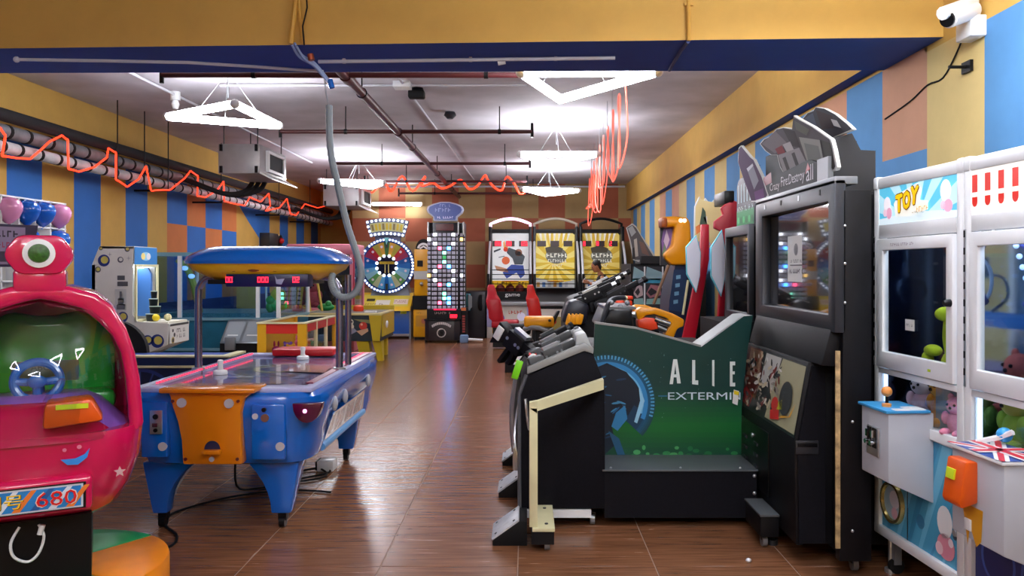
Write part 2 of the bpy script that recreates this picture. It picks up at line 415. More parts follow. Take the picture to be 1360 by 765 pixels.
# the same lamps carry on in the front half of the hall, behind the photographer
tri_lamp('white lit triangle lamp of the front hall, right row', (-.05, 1.0), (1.12, 1.0), (.5, 2.05))
tri_lamp('white lit triangle lamp of the front hall, left row', (-2.9, -.9), (-1.75, -.9), (-2.3, .1))
tri_lamp('white lit triangle lamp of the front hall, right corner', (1.2, 3.2), (2.3, 3.2), (1.75, 4.2))
tri_lamp('white lit triangle lamp of the front hall, far behind the photographer', (-.6, -1.6), (.6, -1.6), (0, -.56))
t = thing('fluorescent_batten', 'straight white lit tube on the far wall above the wheel game', 'lamp', (-3.4, 20.9, 3.3))
part(t, 'lit_tube', G().cyl((-4.02, 20.8, 3.32), (-2.78, 20.8, 3.28), .03), TUBE); part(t, 'batten', G().box(-4.05, -2.75, 20.84, 20.99, 3.27, 3.36), WHITE)

# ================================================================== PIPES, CONDUITS, CEILING BITS
MAR = mat('maroon_pipe_paint', '4a1a1e', .4)
t = thing('sprinkler_pipework', 'maroon sprinkler pipes under the ceiling, long main with cross branches', 'pipe', (-1.78, 14, ZC))
part(t, 'main_pipe', G().cyl((-1.78, 6.3, 3.5), (-1.78, 20.9, 3.5), .05), MAR)
HANG = []
for y, x0, x1 in ((7.8, -3.57, .05), (11.0, -3.4, .07), (14.3, -3.5, .05), (17.2, -3.5, .0), (19.9, -3.2, .6)):
    part(t, 'branch_pipe', G().cyl((x0, y, 3.5), (x1, y, 3.5), .028), MAR)
    for x in (x0, x1): part(t, 'riser', G().cyl((x, y, 3.42), (x, y, 3.62), .022), BLACKM)
    for x in (x0+.9, x1-.45):
        part(t, 'hanger', G().cyl((x, y, 3.5), (x, y, ZC), .008).cyl((x-.02, y, 3.5), (x+.02, y, 3.5), .036), BLACKM)
for y in (8.6, 12.4, 15.8, 18.8): part(t, 'hanger', G().cyl((-1.78, y, 3.5), (-1.78, y, ZC), .008).cyl((-1.78, y-.02, 3.5), (-1.78, y+.02, 3.5), .06), BLACKM)
for y in (7.9, 11.1): part(t, 'coupling', G().cyl((-1.78, y-.09, 3.5), (-1.78, y+.09, 3.5), .062), MAR)
CND = mat('white_conduit', 'c9c9d2', .4)
t = thing('conduit_run', 'white ceiling conduit running diagonally past the hockey table lamp, with junction box', 'conduit', (-4.45, 10, ZC))
part(t, 'tube', G().cyl((-4.45, 6.3, 3.81), (-4.45, 16.5, 3.81), .018), CND); part(t, 'junction_box', G().cyl((-4.45, 10.1, 3.74), (-4.45, 10.1, 3.85), .06), WHITE)
part(t, 'lamp_holder', G().lathe([(.03, -.12), (.05, -.06), (.03, 0)], (-4.45, 10.1, 3.75), 12), WHITE)
t = thing('conduit_run', 'thin white ceiling conduit right of the maroon main pipe', 'conduit', (-1.45, 12, ZC))
part(t, 'tube', G().cyl((-1.5, 8.6, 3.82), (-1.3, 20.5, 3.82), .014), CND); part(t, 'junction_box', G().box(-1.6, -1.4, 9.5, 9.7, 3.78, 3.85), WHITE)
t = thing('conduit_run', 'white conduit crossing the ceiling behind the first sprinkler branch', 'conduit', (-1.5, 9.6, ZC))
part(t, 'tube', G().cyl((-3.7, 9.62, 3.82), (.0, 9.62, 3.82), .013), CND)
t = thing('conduit_run', 'white conduit across the ceiling in front of the far wall', 'conduit', (0, 20.4, ZC))
part(t, 'tube', G().cyl((-4.2, 20.4, 3.72), (2.5, 20.4, 3.72), .025), CND)
t = thing('smoke_detector', 'black ragged detector on the ceiling right of the maroon pipe', 'detector', (-1.36, 9.9, ZC))
part(t, 'base', G().lathe([(.07, 0), (.08, -.03), (.05, -.05)], (-1.36, 9.9, ZC), 16), BLACKM)
part(t, 'cover', G().box(-1.47, -1.27, 9.83, 9.97, ZC-.13, ZC-.03), BLACKR, bev=.02)
t = thing('smoke_detector', 'round dark detector on the second sprinkler branch', 'detector', (-1.1, 11.4, ZC))
part(t, 'base', G().lathe([(.07, 0), (.09, -.05), (.04, -.1)], (-1.1, 11.4, ZC), 16), DGREY)
# conduits under and on the beam
t = thing('beam_conduit', 'long white conduit on the blue underside of the beam, left half', 'conduit', (-2.6, 5.8, 3.1))
part(t, 'tube', G().tube([W(22, 79, 5.65), W(120, 80.5, 5.68), W(250, 83, 5.75), W(330, 88, 5.9), W(400, 93, 6.05), W(430, 95, 6.1)], .012, 8), CND)
part(t, 'end_cap', G().ell(W(22, 79, 5.65), .022), CND)
t = thing('beam_conduit', 'long white conduit on the blue underside of the beam, right of the hose', 'conduit', (-.5, 5.8, 3.1))
part(t, 'tube', G().cyl(W(423, 82, 5.75), W(817, 77, 5.65), .013), CND)
for px in (457, 625, 738): part(t, 'clip', G().cyl(W(px-2, 81.4-(px-423)*.0127, 5.74), W(px+2, 81.4-(px-423)*.0127, 5.74), .019), CND)
part(t, 'lamp_holder', G().cyl(W(661, 83, 5.72), W(671, 81, 5.72), .022), WHITE)
YC = mat('yellow_conduit', 'cf9f42', .5)
t = thing('beam_conduit', 'yellow painted conduit down the beam face, bending under it, right of centre', 'conduit', (1.1, 5.3, 3.3))
part(t, 'tube', G().tube([W(913, -40, 5.31), W(915, 30, 5.3), W(915, 54, 5.3)], .014, 8), YC)
part(t, 'lower_tube', G().tube([W(914, 55, 5.31), W(905, 66, 5.55), W(893, 86, 5.95), W(889, 93, 6.14)], .014, 8), mat('navy_paint', '22336f', .6))
part(t, 'clip', G().box(WX(909, 5.3), WX(921, 5.3), 5.3, 5.33, WZ(7, 5.3), WZ(3, 5.3)), YC)
t = thing('beam_conduit', 'pair of yellow conduits down the beam face above the grey hose', 'conduit', (-1.6, 5.4, 3.3))
part(t, 'tube', G().tube([W(393, -30, 5.42), W(392, 5, 5.42), W(386, 58, 5.42)], .02, 8), YC); part(t, 'tube', G().tube([W(395, -30, 5.42), W(397, 5, 5.42), W(402, 58, 5.42)], .013, 8), YC)
part(t, 'cable', G().tube([W(405, -30, 5.4), W(408, 10, 5.4), W(402, 35, 5.4), W(404, 60, 5.4)], .006, 6), BLACKR)
BW = mat('pale_blue_wire', '8fa4d0', .5)
t = thing('wire_bundle', 'blue and white wires hanging from the beam to the grey hose', 'wire', (-1.5, 5.5, 3.1))
for k, (dx, dy) in enumerate(((0, 0), (6, 2), (3, -3))):
    part(t, 'wire', G().tube(smooth_path([W(388+dx, 60+dy, 5.42), W(398+dx, 76+dy, 5.5), W(415+dx*.6, 86+dy, 5.55), W(428+dx*.4, 100+dy, 5.58), W(438, 110+dy*.3, 5.6)]), .009, 6), BW)
part(t, 'connector', G().cyl(W(438, 106, 5.6), W(441, 117, 5.6), .02), BLUEP); part(t, 'clamp', G().cyl(W(412, 72, 5.5), W(414, 80, 5.5), .022), mat('copper', 'a8553a', .4, .6))
t = thing('flexible_hose', 'grey corrugated hose dropping from the beam and looping to the hockey scoreboard', 'hose', (-1.35, 5.6, 2.4))
pts = smooth_path([W(437, 140, 5.6), W(439, 200, 5.6), W(449, 247, 5.6), W(461, 298, 5.6), W(474, 338, 5.6), W(480, 366, 5.6), W(472, 388, 5.6), W(457, 395, 5.6), W(445, 388, 5.6), W(440, 374, 5.62), W(442, 364, 5.65)], 12)
part(t, 'hose', G().tube(pts, [.023+(.0025 if i % 2 else 0) for i in range(len(pts))], 10), mat('grey_hose', '7f8a90', .5))
part(t, 'hanging_wire', G().tube([W(431, 104, 5.6), W(433, 125, 5.6), W(437, 142, 5.6)], .005, 5), SILVER)
part(t, 'plug', G().cyl(W(442, 372, 5.65), W(449, 390, 5.68), .02), SILVER)

# left wall: insulated pipes with tape bands, rods, red rope light
def bundle(label, x, z, r, m, bm_, step, y0=7.2, y1=22.6):
    t = thing('insulated_pipe', label, 'pipe', (x, 15, z)); part(t, 'pipe', G().cyl((x, y0, z), (x, y1, z), r, n=14), m)
    b0 = None; y = y0+.2; k = 0
    while y < y1-.2 and step:
        if b0 is None: b0 = part(t, 'tape_band', G().cyl((x, y-.025, z), (x, y+.025, z), r*1.06, n=14), bm_); yb = y
        else: clone(b0, t, (0, y-yb, 0))
        y += step*(1 if k % 3 else .8); k += 1
PW = mat('white_pipe_wrap', 'b9babd', .5, noise=.2); PG_ = mat('grey_pipe_wrap', '77787d', .55, noise=.25); PB = mat('black_foam_sleeve', '1f1f22', .8)
bundle('white wrapped pipe with black bands, lowest of the three along the left wall', -5.55, 2.9, .065, PW, BLACKR, .36)
bundle('grey wrapped pipe with black bands, middle of the three along the left wall', -5.6, 3.08, .075, PG_, BLACKR, .42)
bundle('black foam sleeved pipe, topmost of the three along the left wall', -5.55, 3.24, .07, PB, BLACKR, 0)
t = thing('pipe_hanger', 'row of thin steel rods holding the left wall pipes to the ceiling', 'hanger', (-5.5, 15, ZC))
for y in (10.6, 11.35, 12.1, 14.2, 17.5, 20): part(t, 'rod', G().cyl((-5.44, y, 2.8), (-5.44, y, ZC), .008), BLACKM); 
for y in (12.1, 14.2, 17.5, 20): part(t, 'bracket', G().box(-5.95, -5.42, y-.02, y+.02, 2.78, 2.81), BLACKM)
def wleft(p): return W(p[0], p[1], 5.42*F/(700-p[0]))
def kink(ps):
    o = []
    for a, b in zip(ps, ps[1:]): o += [a, (a[0]*.75+b[0]*.25, a[1]*.75+b[1]*.25), (a[0]*.25+b[0]*.75, a[1]*.25+b[1]*.75)]
    return o+[ps[-1]]
t = thing('rope_light', 'glowing red rope light wound in loops around the left wall pipes', 'rope light', (-5.42, 14, 3))
L1 = [(-12, 190), (0, 170), (7, 180), (3, 207), (23, 210), (40, 211), (52, 201), (66, 188), (82, 180), (90, 186), (91, 224), (105, 228), (125, 222), (142, 209), (144, 197), (154, 203), (154, 238), (169, 248), (184, 238), (194, 221), (201, 253), (226, 252), (245, 237), (253, 227), (263, 234), (262, 260), (273, 262), (288, 253), (297, 241), (298, 267), (309, 270), (325, 273), (332, 262), (346, 268), (357, 257), (359, 273), (353, 280), (371, 276), (381, 264), (386, 284), (393, 286), (405, 271), (422, 276), (447, 270)]
part(t, 'rope', G().tube(smooth_path([wleft(p) for p in kink(L1)], 3), .012, 7), ROPE)
t = thing('rope_light', 'glowing red rope light looped across the room under the far sprinkler branch', 'rope light', (-1.5, 17.3, 3.4))
L2 = [(447, 270), (470, 240), (492, 256), (509, 243), (520, 254), (534, 234), (548, 254), (565, 234), (560, 247), (575, 243), (586, 250), (598, 247), (612, 239), (623, 251), (634, 247), (644, 233), (648, 239), (658, 250), (667, 252), (673, 235), (683, 244), (690, 257), (697, 256)]
part(t, 'rope', G().tube(smooth_path([W(p[0], p[1], 17.3 if i > 2 else 20) for i, p in enumerate(L2)], 5), .022, 7), ROPE)
t = thing('rope_light', 'pale red light garland hanging in long loops from the ceiling on the right', 'rope light', (1.1, 11, 3.4))
rn = random.Random(3); P = []
for i in range(9):
    y = 7.95+.9*i; x = .98+.03*i; P += [(x, y, 3.45-.0*i), (x+.03, y+.1, 3.3-rn.uniform(.25, .75)), (x-.04, y+.26, 3.25-rn.uniform(.3, .85)), (x, y+.45, 3.38)]
part(t, 'rope', G().tube(smooth_path(P, 5), .009, 6), ROPE2)
for k in range(0, len(P), 4): part(t, 'hanging_wire', G().tube([P[k], (P[k][0], P[k][1], ZC)], .004, 5), SILVER)
for k in range(5):
    y = 14.6+.12*k; part(t, 'tail', G().tube(smooth_path([(1.22+.02*k, y, 3.35), (1.18+.03*k, y+.03, 3.0), (1.24-.03*k, y+.05, 2.75)], 4), .013, 6), ROPE)

# air-conditioning cassettes hung by the left wall
def ac(label, x0, x1, y0, y1, z0, z1):
    t = thing('air_conditioner', label, 'air conditioner', ((x0+x1)/2, (y0+y1)/2, z0))
    part(t, 'casing', G().box(x0, x1, y0, y1, z0, z1), mat('galvanised_sheet', 'a9a7a8', .4, .35, noise=.08), bev=.015)
    for zz in (z0+.06, z1-.06):
        for xx in (x0+.05, x1-.05): part(t, 'bracket', G().box(xx-.02, xx+.02, y0-.025, y0, zz-.05, zz+.05), BLACKM)
    f = part(t, 'outlet_frame', G().tf(Matrix.Translation((x1, (y0+y1)/2, (z0+z1)/2)) @ Matrix.Rotation(pi/2, 4, 'Z')).frame(-(y1-y0)*.3, (y1-y0)*.3, -(z1-z0)*.36, (z1-z0)*.36, .04, -.05, .0), WHITE)
    part(f, 'grille', G().box(x1-.02, x1+.03, y0+(y1-y0)*.23, y0+(y1-y0)*.77, z0+(z1-z0)*.18, z1-(z1-z0)*.18), BLACKR)
    part(t, 'drip_tray', G().prism([(x1, z0), (x1+.18, z0-.09), (x1+.18, z0-.07), (x1, z0+.03)], 'y', y0, y1), WHITE)
    for xx in (x0+.06, x1-.06):
        for yy in (y0+.08, y1-.08): part(t, 'hanging_rod', G().cyl((xx, yy, z1), (xx, yy, ZC), .009), DGREY)
    for k in range(3): part(t, 'pipe', G().tube(smooth_path([(x0+.1+.1*k, y1-.1, z0), (x0+.0+.1*k, y1-.2, z0-.16), (x0-.3, y1-.3+.1*k, z0-.2), (-5.5, y1-.3+.1*k, 3.05)], 4), .04, 8), PB)
ac('grey sheet metal air conditioner under the ceiling, nearer one, by the left pipes', -4.57, -3.95, 11.8, 13.1, 3.02, 3.46)
ac('grey sheet metal air conditioner farther back, behind the grey hose', -4.55, -3.75, 17.8, 19.2, 3.02, 3.5)
t = thing('wall_speaker', 'dark speaker box with red side on the left wall bands', 'speaker', (-5.85, 18.2, 2.2))
part(t, 'box', G().box(-5.95, -5.72, 17.75, 18.35, 2.12, 2.42), DGREY, bev=.01); part(t, 'side_box', G().box(-5.95, -5.75, 18.4, 18.75, 2.14, 2.4), BLACKM, bev=.01)
part(t, 'red_button', G().ell((-5.73, 18.6, 2.27), .07), REDP)
# surveillance camera on the right wall
t = thing('surveillance_camera', 'white bullet surveillance camera high on the right wall', 'camera', (2.7, 4.9, 3.1))
a, b = W(1260, 25, 4.7), W(1292, 13, 4.8)
part(t, 'body', G().cyl(a, b, .055, n=18), WHITE); part(t, 'sun_shield', G().tube([a+(a-b)*.25+Vector((0, 0, .045)), b+Vector((0, 0, .045))], .04, 10), WHITE)
part(t, 'lens', G().cyl(a+(a-b)*.03, a+(a-b)*.09, .045, n=16), BLACKM)
part(t, 'bracket', G().tube([b, W(1296, 30, 4.85), W(1300, 36, 4.85)], .022, 8), SILVER)
part(t, 'junction_box', G().box(XR-.1, XR, 4.75, 4.92, WZ(52, 4.83), WZ(24, 4.83)), WHITE, bev=.01)
part(t, 'cable', G().tube(smooth_path([W(1298, 24, 4.85), W(1301, 10, 4.85), W(1306, 12, 4.9), W(1304, 25, 4.9)], 4), .006, 5), BLACKR)
t = thing('wall_cable', 'thin dark cable sagging along the right wall from the surveillance camera', 'cable', (2.73, 5.4, 3.0))
part(t, 'cable', G().tube(smooth_path([(2.72, 4.95, 3.08), (2.73, 5.08, 2.97), (2.735, 5.25, 2.86), (2.735, 5.45, 2.86), (2.735, 5.7, 2.8), (2.735, 6.1, 2.75)], 4), .006, 5), BLACKR)
t = thing('wall_hook', 'small dark metal hook stuck on the yellow wall band', 'hook', W(1291, 89, 4.95))
p = Vector((2.735, 4.95, WZ(89, 4.95))); part(t, 'plate', G().box(2.72, 2.74, 4.9, 5.0, p.z-.035, p.z+.035), BLACKM); part(t, 'pin', G().cyl(p, p+Vector((-.12, 0, .0)), .01), BLACKM)

# ================================================================== AIR HOCKEY TABLE
DOT = mat('grey_dot', 'b4b6bd', .5)
hk = thing('air_hockey_table', 'blue air hockey table with orange coin panel and overhead scoreboard canopy', 'game table', (-1.85, 5.85, 0))
def body_ring(z, hw, hl, waist=0, n=72):
    o = []
    for x, y, _ in sring(0, 0, 0, 1, 1, 9, n):
        k = 1-min(1, abs(y)/.62)**4; w = hw-waist*max(0, k); o.append((-1.85+x*w, 5.85+y*hl, z))
    return o
part(hk, 'body', G().loft([body_ring(.41, .47, .97, .02), body_ring(.43, .52, 1.02, .05), body_ring(.52, .545, 1.05, .10), body_ring(.60, .55, 1.05, .12), body_ring(.67, .575, 1.07, .06), body_ring(.76, .59, 1.08, .01), body_ring(.83, .59, 1.08), body_ring(.86, .57, 1.06)]), BLUEP)
RAIL = mat('lilac_white_rail', 'aeb2d8', .2)
o_ = [(-2.40, 4.82), (-1.30, 4.82), (-1.30, 6.88), (-2.40, 6.88)]; i_ = [(-2.33, 4.95), (-1.37, 4.95), (-1.37, 6.78), (-2.33, 6.78)]
part(hk, 'top_rail', G().band(o_, i_, 'z', .858, .885), RAIL, bev=.006)
[part(hk, 'red_side_rail', G().box(x, x+.045, 5.0, 6.75, .885, .893), mat('maroon_rail', '7a1b3c', .3)) for x in (-1.385,)]
d = D((-2.33, 4.95, .8605), (1, 0, 0), (0, 1, 0)); d.rect(0, .96, 0, 1.83, '4a588c')
d.up().disc(.48, .95, .33, '8ea3c0', .42, 32).up().disc(.48, .95, .29, '34406f', .37, 32).up().disc(.5, 1.0, .2, 'b9c77a', .25, 28).up().disc(.5, 1.0, .15, '3c4a78', .2, 28)
for k in range(26):
    a, b, r = rn.uniform(.02, .86), rn.uniform(.02, 1.7), rn.uniform(.02, .07); d.up(.1).poly([(a, b), (a+r*2, b+r*.4), (a+r*2.4, b+r*1.3), (a+r*.6, b+r*.7)], rn.choice(('a9b6d4', 'c98a78', 'cfd6e6', '5c6fa8', 'd9a64a', 'b4506a')))
d.up(.1).poly([(.55, .8), (.9, .7), (.85, 1.1), (.6, 1.15)], 'c08a72').up().rect(.1, .3, .05, .1, 'dfe4f0').rect(.5, .62, .02, .06, 'dfe4f0')
d.put(hk, 'playfield', PRINTG)
led = G()
for k in range(44): led.box(-2.325, -2.312, 5.0+k*.04, 5.016+k*.04, .885, .895)
for k in range(20): led.box(-1.40, -1.385, 6.0+k*.04, 6.018+k*.04, .885, .897)
part(hk, 'led_strip', led, mat('lit_pink_led', 'ff3a5c', .4, emit=1.4), stuff=True)
def hx(p, Y): return [(WX(a, Y), WZ(b, Y)) for a, b in p]
OP = hx([(222, 519), (338, 519), (324, 530), (320, 548), (320, 580), (322, 617), (243, 617), (241, 585), (236, 560), (229, 540), (226, 527)], 4.74)
op = part(hk, 'coin_panel', G().prism(OP, 'y', 4.735, 4.82), ORANGEP, bev=.012, label='orange moulded panel with prize hole')
part(op, 'lip', G().box(WX(214, 4.74), WX(341, 4.74), 4.70, 4.93, .868, .9), ORANGEP, bev=.012)
part(op, 'ledge', G().box(WX(268, 4.7), WX(292, 4.7), 4.69, 4.74, WZ(604, 4.7), WZ(598, 4.7)), ORANGEP, bev=.006)
dd = D((0, 4.733, 0)); dd.poly([(WX(271, 4.733)+.0, WZ(598, 4.733))]+[(WX(282, 4.733)+.048*cos(t*pi/12), WZ(597, 4.733)+.052*sin(t*pi/12)) for t in range(13)][::1]+[], '20264a')
dd.put(op, 'prize_hole')
for a, b, r in ((241, 535, .028), (304, 536, .028), (281, 610, .015)): part(op, 'dot', G().cyl((WX(a, 4.73), 4.727, WZ(b, 4.73)), (WX(a, 4.73), 4.74, WZ(b, 4.73)), r, n=18), DOT)
for a, b in ((229, 533), (316, 533), (246, 610), (315, 610)): part(op, 'screw', G().cyl((WX(a, 4.73), 4.728, WZ(b, 4.73)), (WX(a, 4.73), 4.74, WZ(b, 4.73)), .01, n=10), mat('dark_red_screw', '5a1410', .5))
YE = 4.755
lp = part(hk, 'end_panel', G().box(WX(187, YE), WX(222, YE), YE, YE+.06, WZ(608, YE), WZ(534, YE)), BLUEP, bev=.012)
cs = part(lp, 'coin_slot', G().box(WX(200, YE), WX(216, YE), YE-.012, YE+.01, WZ(576, YE), WZ(545, YE)), SILVER, bev=.002)
part(lp, 'slot_fitting', G().cyl((WX(208, YE), YE-.02, WZ(553, YE)), (WX(208, YE), YE-.01, WZ(553, YE)), .016), BLACKM)
part(lp, 'slot_fitting', G().box(WX(205, YE), WX(212, YE), YE-.03, YE-.01, WZ(566, YE), WZ(561, YE)), CHROME); part(lp, 'slot_fitting', G().cyl((WX(208, YE), YE-.02, WZ(571, YE)), (WX(208, YE), YE-.01, WZ(571, YE)), .012), BLACKM)
part(lp, 'dot', G().cyl((WX(216, YE), YE-.006, WZ(593, YE)), (WX(216, YE), YE+.01, WZ(593, YE)), .026, n=18), DOT)
rp_ = part(hk, 'end_panel', G().box(WX(333, YE), WX(378, YE), YE, YE+.06, WZ(611, YE), WZ(537, YE)), BLUEP, bev=.012)
part(rp_, 'dot', G().cyl((WX(372, YE), YE-.006, WZ(593, YE)), (WX(372, YE), YE+.01, WZ(593, YE)), .026, n=18), DOT); part(rp_, 'dot', G().cyl((WX(339, YE), YE-.006, WZ(553, YE)), (WX(339, YE), YE+.01, WZ(553, YE)), .018, n=18), DOT)
part(rp_, 'lock', G().cyl((WX(351, YE), YE-.015, WZ(544, YE)), (WX(351, YE), YE+.01, WZ(544, YE)), .013, n=12), BLACKM); part(rp_, 'lock_plate', G().cyl((WX(352, YE), YE-.008, WZ(555, YE)), (WX(352, YE), YE+.01, WZ(555, YE)), .024, n=12), mat('brass_lock', '8a6a5a', .4, .6))
gm = part(hk, 'goal_window', G().prism([(WX(388, YE), WZ(536, YE))]+[(WX(407, YE)+.085*cos(t), WZ(538, YE)+.108*sin(t)) for t in [pi+pi*k/10 for k in range(1, 10)]]+[(WX(427, YE), WZ(536, YE))], 'y', YE-.0, YE+.08), mat('purple_tinted_plastic', '4a0a34', .12, coat=.5), bev=.006)
part(gm, 'lit_bulb', G().ell((WX(405, YE), YE-.004, WZ(546, YE)), .012), mat('lit_pink_bulb', 'ff9ae0', .4, emit=4))
# side print and side bumper
for sx in (1, -1):
    X = -1.85+sx*.50
    d = D((X+sx*.012, 5.85, .44), (0, sx, 0), (sx*.18, 0, 1)); d.poly([(-.62, .04), (.62, .04), (.55, .2), (-.48, .2)], 'b9a79c')
    for k in range(14): a = -.52+k*.075; d.up(.2).poly([(a, .06), (a+.05, .06), (a+.1, .18), (a+.04, .18)], ('8a5a48', 'd6cfc8', '6c4a44', 'b7785a')[k % 4])
    d.put(hk, 'side_print', PRINTG)
    part(hk, 'side_bumper', G().cyl((X+sx*.01, 5.2, .445), (X+sx*.01, 6.5, .445), .026, n=10), mat('pale_blue_trim', '5f9fd6', .3))
    for y in (5.25, 5.55, 6.35): part(hk, 'light_lens', G().ell((-1.85+sx*.585, y, .72), (.02, .03, .05)), DOT)
for sx in (-1, 1):
    for y, sy in ((4.98, 1), (6.72, -1)):
        t_ = .42; b_ = .095
        xo, xi = (-2.36, -2.04) if sx < 0 else (-1.40, -1.72); bo, bi = (-2.31, -2.22) if sx < 0 else (-1.46, -1.58)
        rings = []
        for k in range(6):
            u = k/5; e = 1-(1-u)**2.2; x0 = xo+(bo-xo)*u; x1 = xi+(bi-xi)*e; y0 = y-.09+.03*u; y1 = y+.14-.1*e
            if sy < 0: y0, y1 = y-.14+.1*e, y+.09-.03*u
            z = t_+(b_-t_)*u; rings.append([(x0, y0, z), (x1, y0, z), (x1, y1, z), (x0, y1, z)])
        lg = part(hk, 'leg', G().loft(rings), BLUEP, bev=.012)
        cx, cy = (bo+bi)/2, y
        part(lg, 'caster', G().box(cx-.025, cx+.025, cy-.03, cy+.03, .045, .1).cyl((cx-.018, cy-.01, .036), (cx+.018, cy-.01, .036), .036, n=14), BLACKM)
# posts, canopy, scoreboard
for sx, nm in ((-1, 0), (1, 0)):
    x = -1.85+sx*.505
    part(hk, 'post', G().tube(smooth_path([(x, 5.72, .86), (x, 5.72, 1.40), (x-sx*.012, 5.72, 1.48), (x-sx*.05, 5.72, 1.53), (x-sx*.12, 5.72, 1.55), (x-sx*.3, 5.72, 1.555)], 5), .026, 12), mat('satin_purple_steel', '8f8a9c', .25, .9))
    part(hk, 'post_flange', G().cyl((x, 5.72, .88), (x, 5.72, .9), .045, n=16), SILVER)
part(hk, 'post', G().cyl((-1.345, 6.0, .86), (-1.345, 6.0, 1.56), .024, n=12), mat('satin_purple_steel', '8f8a9c', .25, .9))
def cr(z, hx_, hy_): return sring(-1.85, 5.78, z, hx_, hy_, 3.2, 48)
part(hk, 'canopy_underside', G().loft([cr(1.525, .36, .26), cr(1.56, .44, .33), cr(1.60, .51, .39), cr(1.645, .54, .42)]), YELP)
part(hk, 'canopy_top', G().loft([cr(1.64, .555, .435), cr(1.66, .56, .44), cr(1.69, .545, .425), cr(1.735, .47, .36), cr(1.755, .41, .31), cr(1.762, .36, .27)]), BLUEP)
for k in range(-3, 4):
    g = G(); p = Vector((-1.85+.505*sin(k*.3), 5.78-.38*cos(k*.3)+.0, 1.607)); g.tf(Matrix.Translation(p) @ Matrix.Rotation(k*.25, 4, 'Z')).ell((0, 0, 0), (.05, .012, .022), 14, 8)
    part(hk, 'canopy_badge', g, mat('brown_print', '8a4a1c', .4))
sb = part(hk, 'score_board', G().box(WX(300, 5.42), WX(409, 5.42), 5.42, 5.55, WZ(381, 5.42), WZ(364, 5.42)), mat('navy_plastic', '12184a', .3), bev=.004)
h_ = WZ(368, 5.42)-WZ(375, 5.42); b_ = WZ(375, 5.42)
for st, px in (('00', 298.5), ('000', 341), ('02', 387.5)): d = D((0, 5.42, 0)); d.seg7(st, WX(px, 5.42)+.006, b_, .02, h_, 'ff2038'); d.put(sb, 'score_digits', REDL)
d = D((0, 5.419, 0)); d.poly([(WX(365, 5.42), WZ(366, 5.42)), (WX(368, 5.42), WZ(371, 5.42)), (WX(378, 5.42), WZ(370, 5.42)), (WX(374, 5.42), WZ(378, 5.42)), (WX(367, 5.42), WZ(377, 5.42))], '9aa0c0'); d.put(sb, 'board_print')
part(hk, 'speaker_bar', G().box(-2.2, -1.5, 5.5, 5.9, 1.5, 1.53), BLACKM)
part(hk, 'far_goal_lip', G().box(WX(367, 6.85), WX(448, 6.85), 6.72, 6.98, .868, .93), REDP, bev=.02, label='red padded lip at far end')
d = D((-1.50, 6.80, .888), (1, 0, 0), (0, 1, 0)); d.rect(0, .17, -.03, .06, 'e0486a').scrib(.02, .15, -.02, .05, 'fff0f4', 1, 4); d.put(hk, 'corner_print')
def mallet(label, x, y):
    t = thing('air_hockey_mallet', label, 'mallet', (x, y, .863)); part(t, 'base', G().lathe([(.048, 0), (.05, .012), (.046, .026), (.03, .032)], (x, y, .863), 24), WHITE)
    part(t, 'handle', G().lathe([(.021, .03), (.017, .06), (.021, .085), (.018, .1), (.006, .103)], (x, y, .863), 18), WHITE)
mallet('white air hockey mallet near the left rail of the hockey table', -2.16, 5.62); mallet('white air hockey mallet at the far end, in front of the red lip', -1.84, 6.55)
t = thing('power_adapter', 'white adapter box on the floor beside the far hockey table leg', 'power adapter', (-1.55, 6.45, 0))
part(t, 'box', G().box(-1.66, -1.53, 6.3, 6.45, .002, .085), WHITE, bev=.01); part(t, 'black_end', G().box(-1.675, -1.658, 6.31, 6.44, .01, .08), BLACKR)
t = thing('power_cable', 'black cable coiled on the floor between hockey table and white adapter', 'cable', (-1.9, 6.2, 0))
part(t, 'cable', G().tube(smooth_path([(-2.0, 5.5, .41), (-2.02, 5.55, .1), (-1.95, 5.8, .012), (-1.8, 6.0, .012), (-1.62, 6.15, .012), (-1.55, 6.28, .012), (-1.63, 6.36, .02), (-1.78, 6.3, .012), (-1.9, 6.1, .012), (-1.75, 5.98, .012), (-1.58, 6.08, .012), (-1.56, 6.22, .012), (-1.66, 6.34, .03)], 5), .008, 6), BLACKR)
t = thing('power_cable', 'thin black cable trailing across the floor under the near hockey table end', 'cable', (-2.2, 5.2, 0))
part(t, 'cable', G().tube(smooth_path([(-1.4, 5.7, .01), (-1.7, 5.75, .01), (-2.05, 5.6, .01), (-2.3, 5.25, .01), (-2.27, 5.0, .01), (-2.1, 4.78, .01), (-2.05, 4.6, .01), (-2.15, 4.45, .01), (-2.35, 4.4, .01)], 6), .008, 6), BLACKR)

# ================================================================== KIDDIE RIDE (faces the camera, turned 28 degrees)
kr = thing('kiddie_ride', 'pink bubble-car kiddie ride with clear dome on a round green and orange base', 'kiddie ride', (-2.27, 3.75, 0), R(28), local=True)
HW = [(.455, .12), (.485, .25), (.535, .32), (.62, .365), (.74, .405), (.86, .415), (.89, .41)]
rings = []
for z, w in HW:
    k = w/.415; rings.append(sring(0, 0, z, w, .44*k, 3.4, 56))
part(kr, 'hull', G().loft(rings), PINKP)
